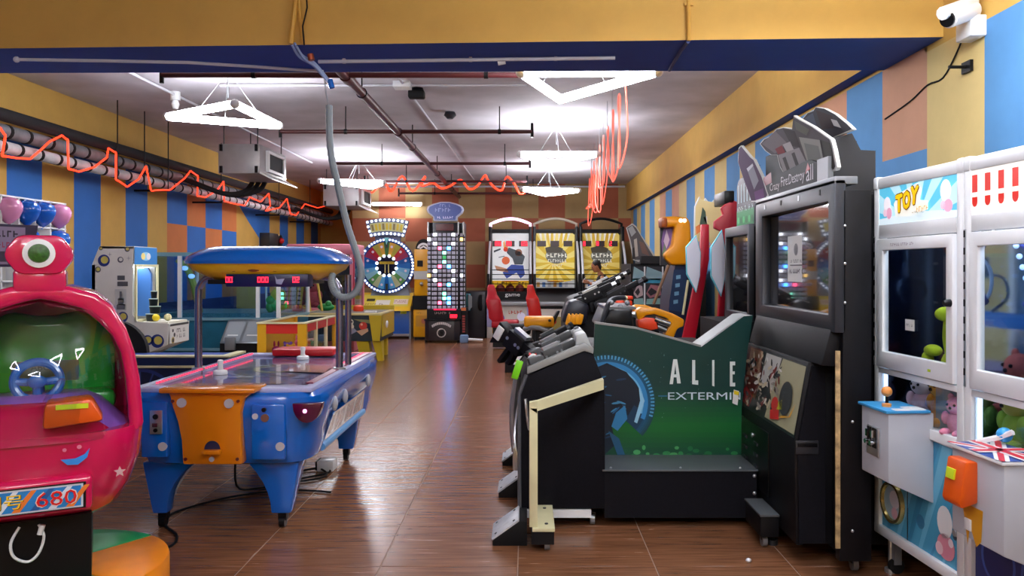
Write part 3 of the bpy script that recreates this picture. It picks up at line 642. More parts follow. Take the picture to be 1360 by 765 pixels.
# arch: outer and inner outlines of the window frame, in x-z
out = [(.412, .87), (.405, .98), (.395, 1.1), (.375, 1.22), (.34, 1.33), (.285, 1.43), (.22, 1.49), (.11, 1.525), (0, 1.535)]
out = out+[(-x, z) for x, z in out[::-1][1:]]
inn = [(max(abs(x)-.06, 0)*(1 if x > 0 else -1 if x < 0 else 0), z-(.065 if z > 1.4 else .03 if z > 1.25 else 0)) for x, z in out]
arch = part(kr, 'roof_arch', G().band(out, inn, 'y', -.30, .36), PINKP, bev=.025, seg=3)
part(kr, 'back_panel', G().prism(out, 'y', .30, .37), PINKP, bev=.02)
part(kr, 'seat_back', G().prism([(-.3, .95), (.3, .95), (.3, 1.2), (.26, 1.33), (.15, 1.4), (.04, 1.375), (-.04, 1.375), (-.15, 1.4), (-.26, 1.33), (-.3, 1.2)], 'y', .12, .26), mat('green_fibreglass', '22a83a', .25, coat=.4), bev=.05, seg=3)
part(kr, 'seat', G().box(-.3, .3, -.05, .25, .93, 1.02), mat('green_fibreglass', '22a83a', .25, coat=.4), bev=.03)
part(kr, 'label_plate', G().box(-.14, .14, .105, .12, 1.06, 1.16), mat('smoked_plate', '4c5a48', .3), bev=.01)
d = D((0, .104, 0)); d.text('ABOUL', -.06, 1.115, .13, .03, '1d2a20'); d.put(kr, 'lettering')
st = part(kr, 'steering_wheel', G().tube([(-.02+.092*cos(2*pi*k/28), -.1+.02*sin(2*pi*k/28), 1.09+.085*sin(2*pi*k/28)) for k in range(29)], .02, 10).tube([(-.11, -.1, 1.09), (-.02, -.115, 1.085), (.07, -.1, 1.09)], .018, 8).tube([(-.02, -.115, 1.085), (-.02, -.1, 1.01)], .02, 8), mat('blue_gloss_plastic', '1466c0', .15, coat=.4), bev=0)
part(st, 'horn', G().ell((-.02, -.13, 1.09), (.04, .02, .03)), mat('blue_gloss_plastic', '1466c0', .15, coat=.4)); part(st, 'column', G().cyl((-.02, -.06, 1.07), (0, .02, .9), .025), mat('blue_gloss_plastic', '1466c0', .15, coat=.4))
part(kr, 'dashboard', G().loft([sring(0, -.14, .88, .36, .24, 3), sring(-.02, -.1, 1.0, .26, .16, 3), sring(-.02, -.08, 1.03, .2, .1, 3)]), mat('lilac_plastic', '8a5cc0', .3))
part(kr, 'bonnet', G().loft([sring(-.02, -.26, .86, .34, .19, 3), sring(-.04, -.26, .97, .2, .13, 2.6), sring(-.05, -.24, 1.01, .15, .08, 2.4)]), PINKP)
part(kr, 'indicator', G().lathe([(.06, 0), (.065, -.02), (.05, -.03)], (-.25, -.40, .93), 18, 'y'), PINKP); part(kr, 'speaker', G().lathe([(.04, 0), (.03, -.008)], (-.25, -.43, .93), 16, 'y'), BLACKR)
cu = part(kr, 'coin_unit', G().prism([(.02, .93), (.03, 1.04), (.20, 1.05), (.25, .95)], 'y', -.50, -.34), mat('orange_plastic', 'd8540c', .3), bev=.018)
part(cu, 'green_label', G().box(.07, .19, -.508, -.496, 1.012, 1.032), mat('lime_label', 'c8dc1e', .5)); part(cu, 'tape', G().tube([(.03, -.45, 1.04), (.06, -.4, 1.09), (.09, -.36, 1.12)], .012, 5), CLEAR)
# clear bubble in front
og = []; N1, N2 = 18, 14
bo = [(.345, .90), (.34, 1.1), (.315, 1.22), (.28, 1.32), (.23, 1.40), (.16, 1.44), (0, 1.46)]
vs, fs = [], []
for j in range(N2+1):
    t_ = j/N2; z = .86+t_*.6; k = 0
    for (x0, z0), (x1, z1) in zip(bo, bo[1:]):
        if z0 <= z <= z1: k = x0+(x1-x0)*(z-z0)/(z1-z0)
    if z < .9: k = .345
    if z >= 1.459: k = .02
    for i in range(N1+1):
        u = -1+2*i/N1; vs.append((k*u, -.30-.24*(1-abs(u)**2.4)*sin(pi*min(1, (1-t_)*.62+.06))**.8, z))
for j in range(N2):
    for i in range(N1): a = j*(N1+1)+i; fs.append((a, a+1, a+N1+2, a+N1+1))
part(kr, 'clear_dome', G().add(vs, fs), glass('dome_acrylic', 'eef2f0', 1.3))
sc = []
for k in range(32):
    a = 2*pi*k/32; r_ = 1+.035*cos(6*a); c_, s_ = cos(a), sin(a); sc.append((.125*r_*math.copysign(abs(c_)**.8, c_), 1.665+.088*r_*math.copysign(abs(s_)**.8, s_)))
cr_ = part(kr, 'crest', G().prism(sc, 'y', -.32, -.16).box(-.10, .10, -.30, -.05, 1.49, 1.6), PINKP, bev=.015)
part(cr_, 'speaker_ring', G().lathe([(.058, 0), (.062, -.015), (.045, -.02)], (0, -.318, 1.67), 28, 'y'), WHITE); part(cr_, 'green_speaker', G().lathe([(.042, 0), (.038, -.012), (.0, -.02)], (0, -.336, 1.67), 24, 'y'), mat('green_grille', '2c5a1c', .4, noise=.5, nscale=80))
d = D((0, -.443, 0)); d.poly([(.085, .79), (.11, .765), (.15, .762), (.185, .79), (.195, .83), (.175, .805), (.14, .79), (.11, .79)], '2e8ae0').up()
d.put(kr, 'smile_sticker', PRINTG)
for a, b, r in ((.10, .83, .008), (.155, .838, .009)): d = D((0, -.445, 0)); d.disc(a, b, r, 'e07aa0'); d.put(kr, 'dot_sticker', PRINTG)
for a, b, r in ((.31, .71, .025), (-.2, .80, .02)): d = D((0, -.43 if a > 0 else -.445, 0)); d.star(a, b, r, 'c8a0a8'); d.put(kr, 'star_sticker', PRINTG)
# name plate, blue with red number
pf = part(kr, 'plate_surround', G().box(-.34, .205, -.455, -.30, .56, .715), PINKP, bev=.025, seg=3)
part(pf, 'plate', G().box(-.315, .18, -.462, -.45, .58, .69), BLACKM)
d = D((-.035, -.462, -.025)); d.rect(-.27, .205, .61, .71, 'c4ccd6').up().rect(-.262, .197, .617, .703, '1f7fc8')
for k in range(7): a = -.25+k*.065; d.up(.1).poly([(a, .617), (a+.03, .617), (a+.09, .703), (a+.07, .703)], ('e07a30', '1a5aa0', 'd8e4f0')[k % 3])
d.up().text('飞翔号', -.235, .630, .225, .062, '5a4a10').up().text('飞翔号', -.238, .633, .225, .060, 'f0cc2c').up().text('680', .030, .627, .155, .066, 'f0d8d0').up().text('680', .034, .630, .147, .060, 'd01820')
d.put(pf, 'lettering', PRINTG)
part(kr, 'mechanism_box', G().box(-.33, .20, -.34, .28, .21, .52), BLACKM)
part(kr, 'cable', G().tube(smooth_path([(0.0, -.345, .5), (.02, -.36, .45), (.0, -.36, .38), (-.04, -.36, .35), (-.09, -.36, .38), (-.10, -.36, .44), (-.07, -.35, .5)], 6), .006, 6), WHITE)
part(kr, 'cable_plug', G().cyl((.005, -.36, .46), (.015, -.36, .5), .012), WHITE)
GB = mat('green_base_plastic', '168a4a', .35, noise=.1); OB = mat('orange_base_plastic', 'ea8a14', .35, noise=.1)
for k, (a, b, m_) in enumerate(((-48, 28, OB), (28, 98, GB), (98, 170, OB), (170, 240, GB), (240, 312, GB))):
    n_ = 10; poly = [(0, 0)]+[(.54*cos(R(a+(b-a)*i/n_)), .54*sin(R(a+(b-a)*i/n_))) for i in range(n_+1)]
    part(kr, 'base_segment', G().prism(poly, 'z', .0, .21), m_, bev=.018)
part(kr, 'base_button', G().lathe([(.03, 0), (.035, .02), (.02, .035)], (.45, -.34, .1), 14), GREENP)

# ================================================================== NAVY TABLE, BALLOON WALL, CUP GAME, PLAY BOOTH
t = thing('game_table', 'navy table with cream rails behind the near end of the hockey table', 'game table', (-3.6, 7.9, 0))
part(t, 'top_rail', G().frame(-4.6, -2.75, .70, .80, .0, 7.3, 7.3001) if False else G().box(-4.6, -2.72, 7.28, 7.36, .795, .815), CREAM, bev=.006)
part(t, 'navy_rail', G().box(-4.58, -2.74, 7.30, 7.72, .715, .795), NAVY); part(t, 'lower_rail', G().box(-4.6, -2.72, 7.28, 7.36, .70, .722), CREAM, bev=.006)
part(t, 'side_rail', G().box(-2.8, -2.72, 7.36, 7.72, .795, .815), CREAM); part(t, 'playfield', G().box(-4.55, -2.78, 7.36, 7.7, .795, .80), mat('blue_felt', '24408a', .8))
part(t, 'cabinet', G().box(-4.55, -2.8, 7.34, 7.7, .12, .70), NAVY)
d = D((0, 7.34, 0)); d.rect(-4.5, -2.85, .15, .68, '141a44').up().disc(-3.55, .35, .34, '2c3a80', n=32).up().disc(-3.55, .35, .31, '101638', n=32)
for k in range(8): a = pi*k/8; d.up(.1).poly([(-3.55+.31*cos(a), .35+.31*sin(a)), (-3.55+.31*cos(a+.05), .35+.31*sin(a+.05)), (-3.55-.31*cos(a), .35-.31*sin(a))], '3c4a90')
d.up().poly([(-2.98, .42), (-2.86, .55), (-2.86, .66), (-3.02, .5)], 'b03048'); d.put(t, 'quilted_panel')
for x in (-4.45, -2.9):
    for y in (7.42, 7.62): part(t, 'leg', G().box(x-.05, x+.05, y-.05, y+.05, 0, .13), BLACKM)
poly = [(-3.98+.33*cos(pi*k/16), .80+.31*sin(pi*k/16)) for k in range(17)]
part(t, 'end_board', G().prism(poly, 'y', 7.66, 7.72), BLACKR, label='black half-round end board')

t = thing('balloon_dart_game', 'white gridded balloon dart game against the left wall', 'game booth', (-5.2, 7.4, 0)); XBf = -4.78
part(t, 'cabinet', G().box(-5.7, XBf, 6.0, 8.28, 0, .9), mat('dark_blue_panel', '1c2a5c', .4)); part(t, 'board', G().box(-5.5, XBf-.12, 6.0, 8.28, .9, 2.28), OFFW)
part(t, 'counter', G().box(XBf, XBf+.25, 6.0, 8.28, .86, .92), mat('blue_counter', '1f3f9a', .35), bev=.01)
for k in range(10): part(t, 'vertical_slat', G().box(XBf-.12, XBf, 6.0+k*.25, 6.02+k*.25, .95, 2.28), WHITE)
for k in range(6): part(t, 'shelf', G().box(XBf-.12, XBf, 6.0, 8.28, .96+k*.262, .975+k*.262), WHITE)
PKB = mat('pink_latex', 'e090be', .18, coat=.3); BLB = mat('blue_latex', '0f5fc4', .15, coat=.4)
def balloon(label, y, z, m, dy=0):
    t = thing('balloon', label, 'balloon', (XBf+.0, y, z), group=None)
    part(t, 'skin', G().lathe([(.004, -.135), (.03, -.12), (.085, -.07), (.112, -.005), (.116, .04), (.097, .085), (.05, .112), (.01, .12)], (XBf, y, z), 20), m)
    part(t, 'knot', G().lathe([(.012, -.152), (.004, -.138)], (XBf-.01, y, z), 8), m)
for j, y in enumerate((7.36, 7.63, 7.88, 8.15)):
    lab = ('pink balloon at the left end of the top row on the balloon wall', 'blue balloon second from the left in the top row of balloons', 'blue balloon third from the left in the top row of balloons', 'pink balloon at the right end of the top row on the balloon wall')[j]
    balloon(lab, y, 2.15, PKB if j in (0, 3) else BLB)
balloon('blue balloon in the lower row, right of the pink ride crest', 8.13, 1.88, BLB); balloon('blue balloon in the lower row, mostly hidden behind the pink ride crest', 7.63, 1.87, BLB)
balloon('pink balloon in the third row behind the pink ride', 7.9, 1.62, PKB)
t = thing('rules_board', 'tilted purple grey rules board in front of the balloon wall', 'sign', (-4.2, 6.2, 0))
M_ = Matrix.Translation((-4.05, 6.05, 1.0)) @ Matrix.Rotation(R(62), 4, 'Z')
part(t, 'post', G().tf(M_).box(-.03, .03, .03, .06, -1.0, .8), BLACKM); part(t, 'foot', G().tf(M_).box(-.2, .2, -.1, .25, -1.0, -.97), BLACKM)
g = G().tf(M_).prism([(-.5, .62), (.28, .62), (.34, .95), (-.5, .95)], 'y', .0, .03); part(t, 'board', g, mat('dark_purple_board', '2a1c3c', .35))
u_ = M_.to_3x3() @ Vector((1, 0, 0)); d = D(M_ @ Vector((0, 0, 0)), u_, (0, 0, 1)); d.rect(-.48, .24, .64, .93, '8a7a98').up().scrib(-.44, .2, .84, .91, '2a1c34', 1, 2).scrib(-.44, .18, .76, .82, '9a3050', 1, 3).rect(-.3, -.05, .66, .73, 'e05a4a').rect(.0, .1, .66, .74, '3a2c44'); d.put(t, 'board_print')

# white cup-stacking game with blue rings
t = thing('cup_shooting_game', 'white arcade cabinet with blue ring print and stacked black cups inside', 'arcade cabinet', (-4.5, 9.3, 0)); Y0, Y1 = 9.0, 9.55
side = [(WX(122, 9), 0), (WX(180, 9), 0), (WX(180, 9), WZ(478, 9)), (WX(182, 9), WZ(475, 9)), (WX(222, 9), WZ(458, 9)), (WX(224, 9), WZ(430, 9)), (WX(182, 9), WZ(427, 9)), (WX(176, 9), WZ(418, 9)), (WX(176, 9), WZ(352, 9)), (WX(178, 9), WZ(328, 9)), (WX(132, 9), WZ(327, 9)), (WX(122, 9), WZ(352, 9))]
for y in (Y0, Y1-.02): part(t, 'side_panel', G().prism(side, 'y', y, y+.02), OFFW)
part(t, 'back', G().box(WX(122, 9), WX(124, 9)+.02, Y0, Y1, 0, WZ(352, 9)), OFFW); part(t, 'roof', G().box(WX(132, 9), WX(178, 9), Y0, Y1, WZ(330, 9), WZ(327, 9)), OFFW)
part(t, 'interior_back', G().box(WX(150, 9), WX(150, 9)+.02, Y0+.02, Y1-.02, .9, 1.85), mat('pale_interior', 'b8b4a4', .6)); part(t, 'playfield', G().box(WX(140, 9), WX(222, 9), Y0+.02, Y1-.02, WZ(431, 9), WZ(428, 9)), mat('white_felt', 'd8d4c4', .7))
part(t, 'console', G().prism([(WX(180, 9), WZ(474, 9)), (WX(222, 9), WZ(457, 9)), (WX(223, 9), WZ(431, 9)), (WX(180, 9), WZ(431, 9))], 'y', Y0+.02, Y1-.02), OFFW)
part(t, 'foot', G().box(WX(190, 9), WX(222, 9), Y0+.04, Y1-.04, 0, WZ(478, 9)), OFFW)
d = D((0, Y0, 0))
for a, b, r in ((134, 330, 4), (138, 346, 8), (169, 331, 9), (160, 345, 4), (130, 358, 4), (163, 421, 7), (196, 452, 7), (209, 453, 9), (143, 327.5, 3)):
    if b-r < 328: r = min(r, b-327.5)
    a_, b_, r_ = WX(a, 9), WZ(b, 9), r*9/F; d.disc(a_, b_, r_, '20327c' if r > 4.5 else '4a4a5c').up().disc(a_+r_*.12, b_+r_*.1, r_*.62, 'cfd0cc' if (a+b) % 2 else 'c4b458').up(-1)
d.up(2).star(WX(146, 9), WZ(338, 9), .03, '9a9aa4', 4, .2).star(WX(171, 9), WZ(343, 9), .03, '9a9aa4', 4, .2)
for k, (a, b, w) in enumerate(((161, 366, 10), (163, 374, 14), (161, 388, 4), (161, 396, 8), (161, 404, 12))): d.rect(WX(a-w/2, 9), WX(a+w/2, 9), WZ(b+6, 9), WZ(b, 9), '4a4c54'); 
d.rect(WX(153, 9), WX(168, 9), WZ(412, 9), WZ(384, 9), 'b8babc').up().rect(WX(155, 9), WX(166, 9), WZ(411, 9), WZ(405, 9), '5a5c64').rect(WX(157, 9), WX(164, 9), WZ(404, 9), WZ(398, 9), '5a5c64').rect(WX(159, 9), WX(162, 9), WZ(397, 9), WZ(387, 9), '5a5c64').put(t, 'side_print')
xf = WX(178, 9)+.004; d = D((xf, Y0, 0), (0, 1, 0), (0, 0, 1)); d.rect(.0, .55, WZ(351, 9), WZ(328, 9), '1f78c0').up().disc(.27, WZ(340, 9), .12, '8fc8e8', .05).up().disc(.2, WZ(340, 9), .05, 'f0d880', .04).disc(.33, WZ(340, 9), .05, 'e8e8f0', .04); d.put(t, 'header_print')
part(t, 'header_box', G().box(WX(132, 9), xf, Y0+.02, Y1-.02, WZ(351, 9), WZ(330, 9)), OFFW)
part(t, 'front_frame', G().tf(Matrix.Translation((xf, (Y0+Y1)/2, 0)) @ Matrix.Rotation(pi/2, 4, 'Z')).frame(-.275, .275, WZ(428, 9), WZ(351, 9), .03, -.02, .0), CREAM)
xe = WX(224, 9)+.002; d = D((xe, Y0, 0), (0, 1, 0), (0, 0, 1)); d.rect(.02, .53, WZ(457, 9), WZ(431, 9), 'd8d8d4').up().rect(.03, .52, WZ(434, 9), WZ(431, 9), '3a3c40').scrib(.2, .42, WZ(452, 9), WZ(437, 9), '26282e', 2, 5).disc(.1, WZ(440, 9), .02, '26282e').disc(.14, WZ(446, 9), .025, '26282e').disc(.1, WZ(453, 9), .04, 'b8a860').up().disc(.1, WZ(453, 9), .025, '26282e'); d.put(t, 'console_print')
rn = random.Random(5)
for k, (n_, z) in enumerate(((1, 3), (1, 2), (1, 1), (1, 0))):
    pz = WZ(428, 9)+.003+z*.087; w = (.036, .05, .062, .072)[k]
    tt = thing('cup_block', ('smallest black cup on top of the stack in the white cabinet', 'black cup second from the top of the cup stack', 'black cup second from the bottom of the cup stack', 'largest black cup at the bottom of the stack in the white cabinet')[k], 'cup', (-4.3, 9.2, pz), group='stacked black cups')
    part(tt, 'cup', G().lathe([(w*.86, 0), (w, .080)], (-4.3+.006*k*(-1)**k, 9.2, pz), 18), mat('black_green_plastic', '0c1a1e', .3)); part(tt, 'rim', G().lathe([(w*1.02, .075), (w*1.04, .081), (w*.98, .084)], (-4.3+.006*k*(-1)**k, 9.2, pz), 18), mat('pale_rim', '9fb0a8', .4))
part(t, 'lamp_strip', G().box(-4.6, -4.56, 9.05, 9.5, 1.62, 1.64), mat('lit_cabinet_lamp', 'e8f2ff', .3, emit=22))
part(t, 'blue_backboard', G().prism([(-4.64, 1.05), (-4.64, 1.55), (-4.6, 1.62), (-4.5, 1.62), (-4.46, 1.55), (-4.46, 1.05)], 'y', 9.46, 9.5), mat('blue_panel', '3a6fb4', .4))
for k, (x, c, l) in enumerate(((-4.24, 'e4c81c', 'yellow ball on the white cabinet ledge'), (-4.15, 'd9d4a0', 'pale cream ball on the white cabinet ledge'))):
    tt = single('ball', G().ell((x, 9.12+.1*k, WZ(428, 9)+.045), .042), mat('ball_'+c, c, .4), l, 'ball', (x, 9.12+.1*k, WZ(428, 9)))

# acrylic walled play booth behind the hockey canopy
t = thing('play_booth', 'teal play booth with clear blue tinted walls and white posts by the left wall', 'game booth', (-4.4, 12.2, 0)); bx0, bx1, by0, by1 = -5.45, -3.62, 11.6, 13.2
part(t, 'base', G().box(bx0, bx1, by0, by1, 0, .86), TEAL); part(t, 'ledge', G().box(bx0-.02, bx1+.02, by0-.03, by1+.02, .86, .9), mat('pale_teal_trim', '6f9aa8', .4)); part(t, 'kick_strip', G().box(bx0, bx1, by0-.02, by0, .42, .46), mat('pale_teal_trim', '6f9aa8', .4))
for x in (bx0, WX(238, by0), WX(342, by0), bx1): part(t, 'post', G().box(x-.025, x+.025, by0, by0+.05, .9, 1.8), WHITE)
for x in (bx0, bx1): part(t, 'post', G().box(x-.025, x+.025, by1-.05, by1, .9, 1.8), WHITE)
part(t, 'top_rail', G().band([(bx0-.03, by0-.01), (bx1+.03, by0-.01), (bx1+.03, by1+.01), (bx0-.03, by1+.01)], [(bx0+.03, by0+.05), (bx1-.03, by0+.05), (bx1-.03, by1-.05), (bx0+.03, by1-.05)], 'z', 1.8, 1.85), mat('pale_teal_trim', '6f9aa8', .4))
for a, b in ((bx0, WX(238, by0)), (WX(238, by0), WX(342, by0)), (WX(342, by0), bx1)): part(t, 'clear_panel', G().box(a+.03, b-.03, by0+.02, by0+.028, .9, 1.8), TINT)
for x in (bx0, bx1): part(t, 'clear_panel', G().box(x-.004, x+.004, by0+.06, by1-.06, .9, 1.8), TINT)
part(t, 'back_panel', G().box(bx0+.03, bx0+1.0, by1-.03, by1-.02, .9, 1.8), TINT); part(t, 'pit', G().box(bx0+.05, bx1-.05, by0+.1, by1-.1, .9, .96), mat('pit_beads', '5f8a90', .6, noise=.4, nscale=40))
part(t, 'arm', G().tube(smooth_path([(-5.25, 12.0, 1.75), (-5.08, 12.0, 1.55), (-4.98, 12.0, 1.25), (-4.92, 12.0, .95)], 5), .05, 8), mat('lime_arm', '9aa83c', .4))
for k, z in enumerate((1.62, 1.5, 1.05)): part(t, 'arm_light', G().ell((-5.12+.1*k, 11.94, z), (.05, .03, .035)), mat('lit_blue_lens', '9fc0ff', .4, emit=1.5))
tt = thing('toy_caterpillar', 'green and yellow toy creature inside the clear play booth', 'toy', (-3.8, 12.0, .96))
for k in range(4): part(tt, 'body_segment', G().ell((-3.85+.06*k, 11.98, 1.04+.03*(k % 2)), (.07, .07, .09)), mat('toy_green', '27b04a', .3))
part(tt, 'shell', G().ell((-3.74, 12.0, 1.22), (.12, .1, .1)), mat('toy_yellow', 'd8cc2c', .35)); part(tt, 'head', G().ell((-3.84, 11.95, 1.14), .07), mat('toy_green', '27b04a', .3))
tt = thing('toy_excavator', 'pale toy excavator arm hanging inside the clear play booth', 'toy', (-3.85, 12.6, .96)); part(tt, 'arm', G().tube(smooth_path([(-4.1, 12.6, .96), (-4.12, 12.6, 1.4), (-4.05, 12.6, 1.7), (-3.9, 12.6, 1.65)], 4), .02, 6), WHITE); part(tt, 'bucket', G().box(-3.95, -3.72, 12.5, 12.7, 1.5, 1.66), mat('toy_pink', 'c08a98', .5), bev=.02)

t = thing('control_bench', 'dark grey slant-topped control bench in front of the play booth', 'console', (-4.0, 11.0, 0)); x0, x1 = WX(292, 10.9), WX(346, 10.9)
part(t, 'cabinet', G().box(x0, x1, 10.9, 11.5, 0, WZ(456, 10.9)), BLACK); part(t, 'hood', G().prism([(10.88, WZ(456, 10.9)), (11.5, WZ(456, 10.9)), (11.5, WZ(427, 10.9)), (11.2, WZ(427, 10.9))], 'x', x0, x1), mat('satin_steel', '7a8288', .35, .5), bev=.01)
for a, b in ((x0+.03, (x0+x1)/2-.02), ((x0+x1)/2+.02, x1)):
    u_ = Vector((0, .32, WZ(427, 10.9)-WZ(456, 10.9))); d = D((0, 10.876, WZ(456, 10.9)), (1, 0, 0), u_); d.rect(a, b, .04, u_.length-.03, '8e969c').up().rect(a+.04, b-.04, .14, .16, 'd8dcdc'); d.put(t, 'screen_panel', PRINTG)
part(t, 'coin_box', G().box(x0+.08, x0+.22, 10.85, 10.9, .5, .68), GREY, bev=.01)

# red and yellow low toy box
t = thing('toy_prize_box', 'low yellow and red prize box with plush toys behind its windows', 'prize machine', (-3.25, 11.2, 0)); x0, x1, y0, y1 = -3.55, -2.905, 10.5, 12.15; zt = .885
YB_ = mat('yellow_frame_paint', 'd8a11c', .4); RB_ = mat('red_frame_paint', 'c42a22', .4)
part(t, 'plinth', G().box(x0, x1, y0, y1, 0, .36), YB_)
for x in (x0, x1-.115): part(t, 'corner_post', G().box(x, x+.115, y0, y0+.06, .36, zt), YB_)
for xa, xb in ((x0, x0+.06), (x1-.05, x1)): part(t, 'corner_post', G().box(xa, xb, y1-.06, y1, .36, zt), YB_)
for y in (y0+.55, y0+1.1): part(t, 'side_post', G().box(x1-.04, x1, y-.025, y+.025, .36, zt), CREAM)
part(t, 'red_header', G().box(x0+.11, x1-.11, y0+.005, y0+.05, zt-.13, zt), RB_); part(t, 'red_side_header', G().box(x1-.045, x1-.006, y0+.06, y1-.06, zt-.11, zt), RB_)
part(t, 'roof_rim', G().band([(x0-.01, y0-.01), (x1+.01, y0-.01), (x1+.01, y1+.01), (x0-.01, y1+.01)], [(x0+.05, y0+.05), (x1-.05, y0+.05), (x1-.05, y1-.05), (x0+.05, y1-.05)], 'z', zt, zt+.02), CREAM)
part(t, 'back_panel', G().box(x0, x0+.02, y0+.06, y1-.06, .36, zt), YB_); part(t, 'window', G().box(x0+.115, x1-.115, y0+.02, y0+.026, .36, zt-.13), CLEAR)
part(t, 'window', G().box(x1-.024, x1-.018, y0+.06, y1-.06, .36, zt-.11), CLEAR)
PL = ['b0306a', 'e0a020', 'd83a3a', '7a4ab0', 'e8d8b0', '3a7a4a', 'e06a9a', 'c85a1c']
def plush(label, c, x, y, z, s, ears='round', face=1, rz=0, m2=None, group=None, name='plush_toy'):
    m = mat('plush_'+c, c, .9, noise=.15, nscale=30, bump=.3); t = thing(name, label, 'plush toy', (x, y, z), rz, group=group, local=True)
    m2 = mat('plush_'+m2, m2, .9) if m2 else m
    part(t, 'body', G().ell((0, 0, s*.42), (s*.36, s*.3, s*.42)), m); part(t, 'head', G().ell((0, -s*.06, s*.98), (s*.34, s*.3, s*.3)), m2)
    for sx in (-1, 1):
        if ears == 'round': part(t, 'ear', G().ell((sx*s*.26, 0, s*1.24), (s*.12, s*.06, s*.12)), m)
        if ears == 'long': part(t, 'ear', G().ell((sx*s*.16, 0, s*1.42), (s*.08, s*.05, s*.26)), m)
        part(t, 'arm', G().ell((sx*s*.38, -s*.12, s*.55), (s*.13, s*.13, s*.22)), m); part(t, 'leg', G().ell((sx*s*.24, -s*.3, s*.12), (s*.14, s*.22, s*.12)), m)
        part(t, 'eye', G().ell((sx*s*.13, -s*.33, s*1.03), s*.045, 8, 6), BLACKM)
    part(t, 'nose', G().ell((0, -s*.36, s*.93), s*.05, 8, 6), BLACKM); return t
names = ['magenta', 'yellow', 'red', 'violet', 'cream', 'dark green', 'rose', 'orange']
for k in range(8):
    plush(names[k]+' plush toy in the low yellow and red prize box', PL[k], -3.36+.14*(k % 3), 10.7+.17*k, .36, .17, 'round' if k % 2 else 'long', rz=R(30 if k > 3 else 0))

# ================================================================== BACK LEFT: PINK MACHINE, YELLOW TABLE, WHEEL, CHANGERS, LIGHT TOWER
def prize_cabinet(t, x0, x1, y0, y1, zt, fm, zb=.75, w=.07):
    part(t, 'base', G().box(x0, x1, y0, y1, 0, zb), fm, bev=.01); part(t, 'roof', G().box(x0, x1, y0, y1, zt-.2, zt), fm, bev=.02)
    for x in (x0, x1-w):
        for y in (y0, y1-w): part(t, 'corner_post', G().box(x, x+w, y, y+w, zb, zt-.2), fm)
    part(t, 'window', G().box(x0+w, x1-w, y0+.02, y0+.028, zb, zt-.2), CLEAR); part(t, 'window', G().box(x1-.028, x1-.02, y0+w, y1-w, zb, zt-.2), CLEAR)
    part(t, 'back_panel', G().box(x0+.01, x1-.01, y1-.03, y1-.01, zb, zt-.2), mat('dark_interior', '2a2632', .6))
t = thing('pink_prize_machine', 'pink framed prize machine behind the grey hose loop', 'prize machine', (-4.0, 16.0, 0))
prize_cabinet(t, -4.7, WX(470, 15.6), 15.6, 16.6, WZ(324, 15.6), mat('pink_enamel', 'dc7f92', .35), .85, .08)
part(t, 'red_edge', G().box(WX(469, 15.6), WX(471, 15.6), 15.59, 15.6, .85, WZ(336, 15.6)), mat('rose_red_trim', 'c02a48', .4))
plush('dark grey plush toy inside the pink framed machine', '4a4640', -3.72, 16.1, .85, .5, 'round')
plush('rose plush toy inside the pink framed machine', 'c8606a', -4.3, 16.0, .85, .42, 'long')

t = thing('yellow_bowling_table', 'yellow legged play table with dark cartoon side panel', 'game table', (-3.2, 14.5, 0)); x0, x1, y0, y1 = -3.95, -2.53, 13.9, 15.2
YO = mat('olive_yellow_paint', 'c2a81e', .4)
part(t, 'cabinet', G().box(x0+.05, x1-.02, y0+.02, y1, WZ(453, 13.9), .80), mat('dark_slate_panel', '20303c', .4)); part(t, 'table_top', G().box(x0, x1, y0, y1, .80, .84), mat('pale_wood_edge', 'cdbd80', .4), bev=.008)
part(t, 'bed', G().box(x0+.08, x1-.08, y0+.08, y1-.08, .84, .845), mat('dark_bed', '6a6a60', .4)); part(t, 'back_rail', G().box(x0, x1, y1-.05, y1, .84, .92), YO)
for px0, px1 in ((491, 505),): part(t, 'corner_block', G().prism([(WX(490, 13.88), .80), (WX(507, 13.88), .80), (WX(504, 13.88), WZ(453, 13.88)), (WX(495, 13.88), WZ(453, 13.88))], 'y', 13.87, 13.93), YO)
part(t, 'end_panel', G().box(x1-.02, x1, y0+.1, y1, WZ(447, 14), .80), YO); part(t, 'lamp_badge', G().ell((x1+.01, 14.35, .62), (.02, .1, .07)), WHITE)
for (a, b, c_, e_) in ((474, 490, 480, 494), (495, 507, 502, 509)): part(t, 'leg', G().loft([[(WX(c_, 14), 13.98, 0), (WX(e_, 14), 13.98, 0), (WX(e_, 14), 14.1, 0), (WX(c_, 14), 14.1, 0)], [(WX(a, 14), 13.95, WZ(453, 14)), (WX(b, 14), 13.95, WZ(453, 14)), (WX(b, 14), 14.2, WZ(453, 14)), (WX(a, 14), 14.2, WZ(453, 14))]]), YO)
for x in (x0+.15,): part(t, 'leg', G().box(x, x+.2, 14.0, 14.2, 0, .4), YO)
part(t, 'leg', G().box(x1-.3, x1-.1, 14.95, 15.1, 0, .4), YO)
d = D((0, y0+.02, 0)); P_ = lambda a, b: (WX(a, 13.9), WZ(b, 13.9))
d.poly([P_(469, 424), P_(492, 425), P_(492, 430), P_(480, 428)], '8a8a5c').up().disc(*P_(465, 428), .055, 'e0d8c0').disc(*P_(466, 434), .05, 'e0d8c0').poly([P_(462, 436), P_(470, 436), P_(474, 440), P_(463, 446)], '8c8ca0').disc(*P_(482, 433), .07, 'c83a2c').poly([P_(473, 440), P_(480, 438), P_(488, 436), P_(489, 440), P_(480, 446)], 'c8a080').up().disc(*P_(464, 427.5), .016, '20303c').disc(*P_(467, 427.5), .016, '20303c').disc(*P_(480, 431), .02, 'e8c0a0'); d.put(t, 'side_print')
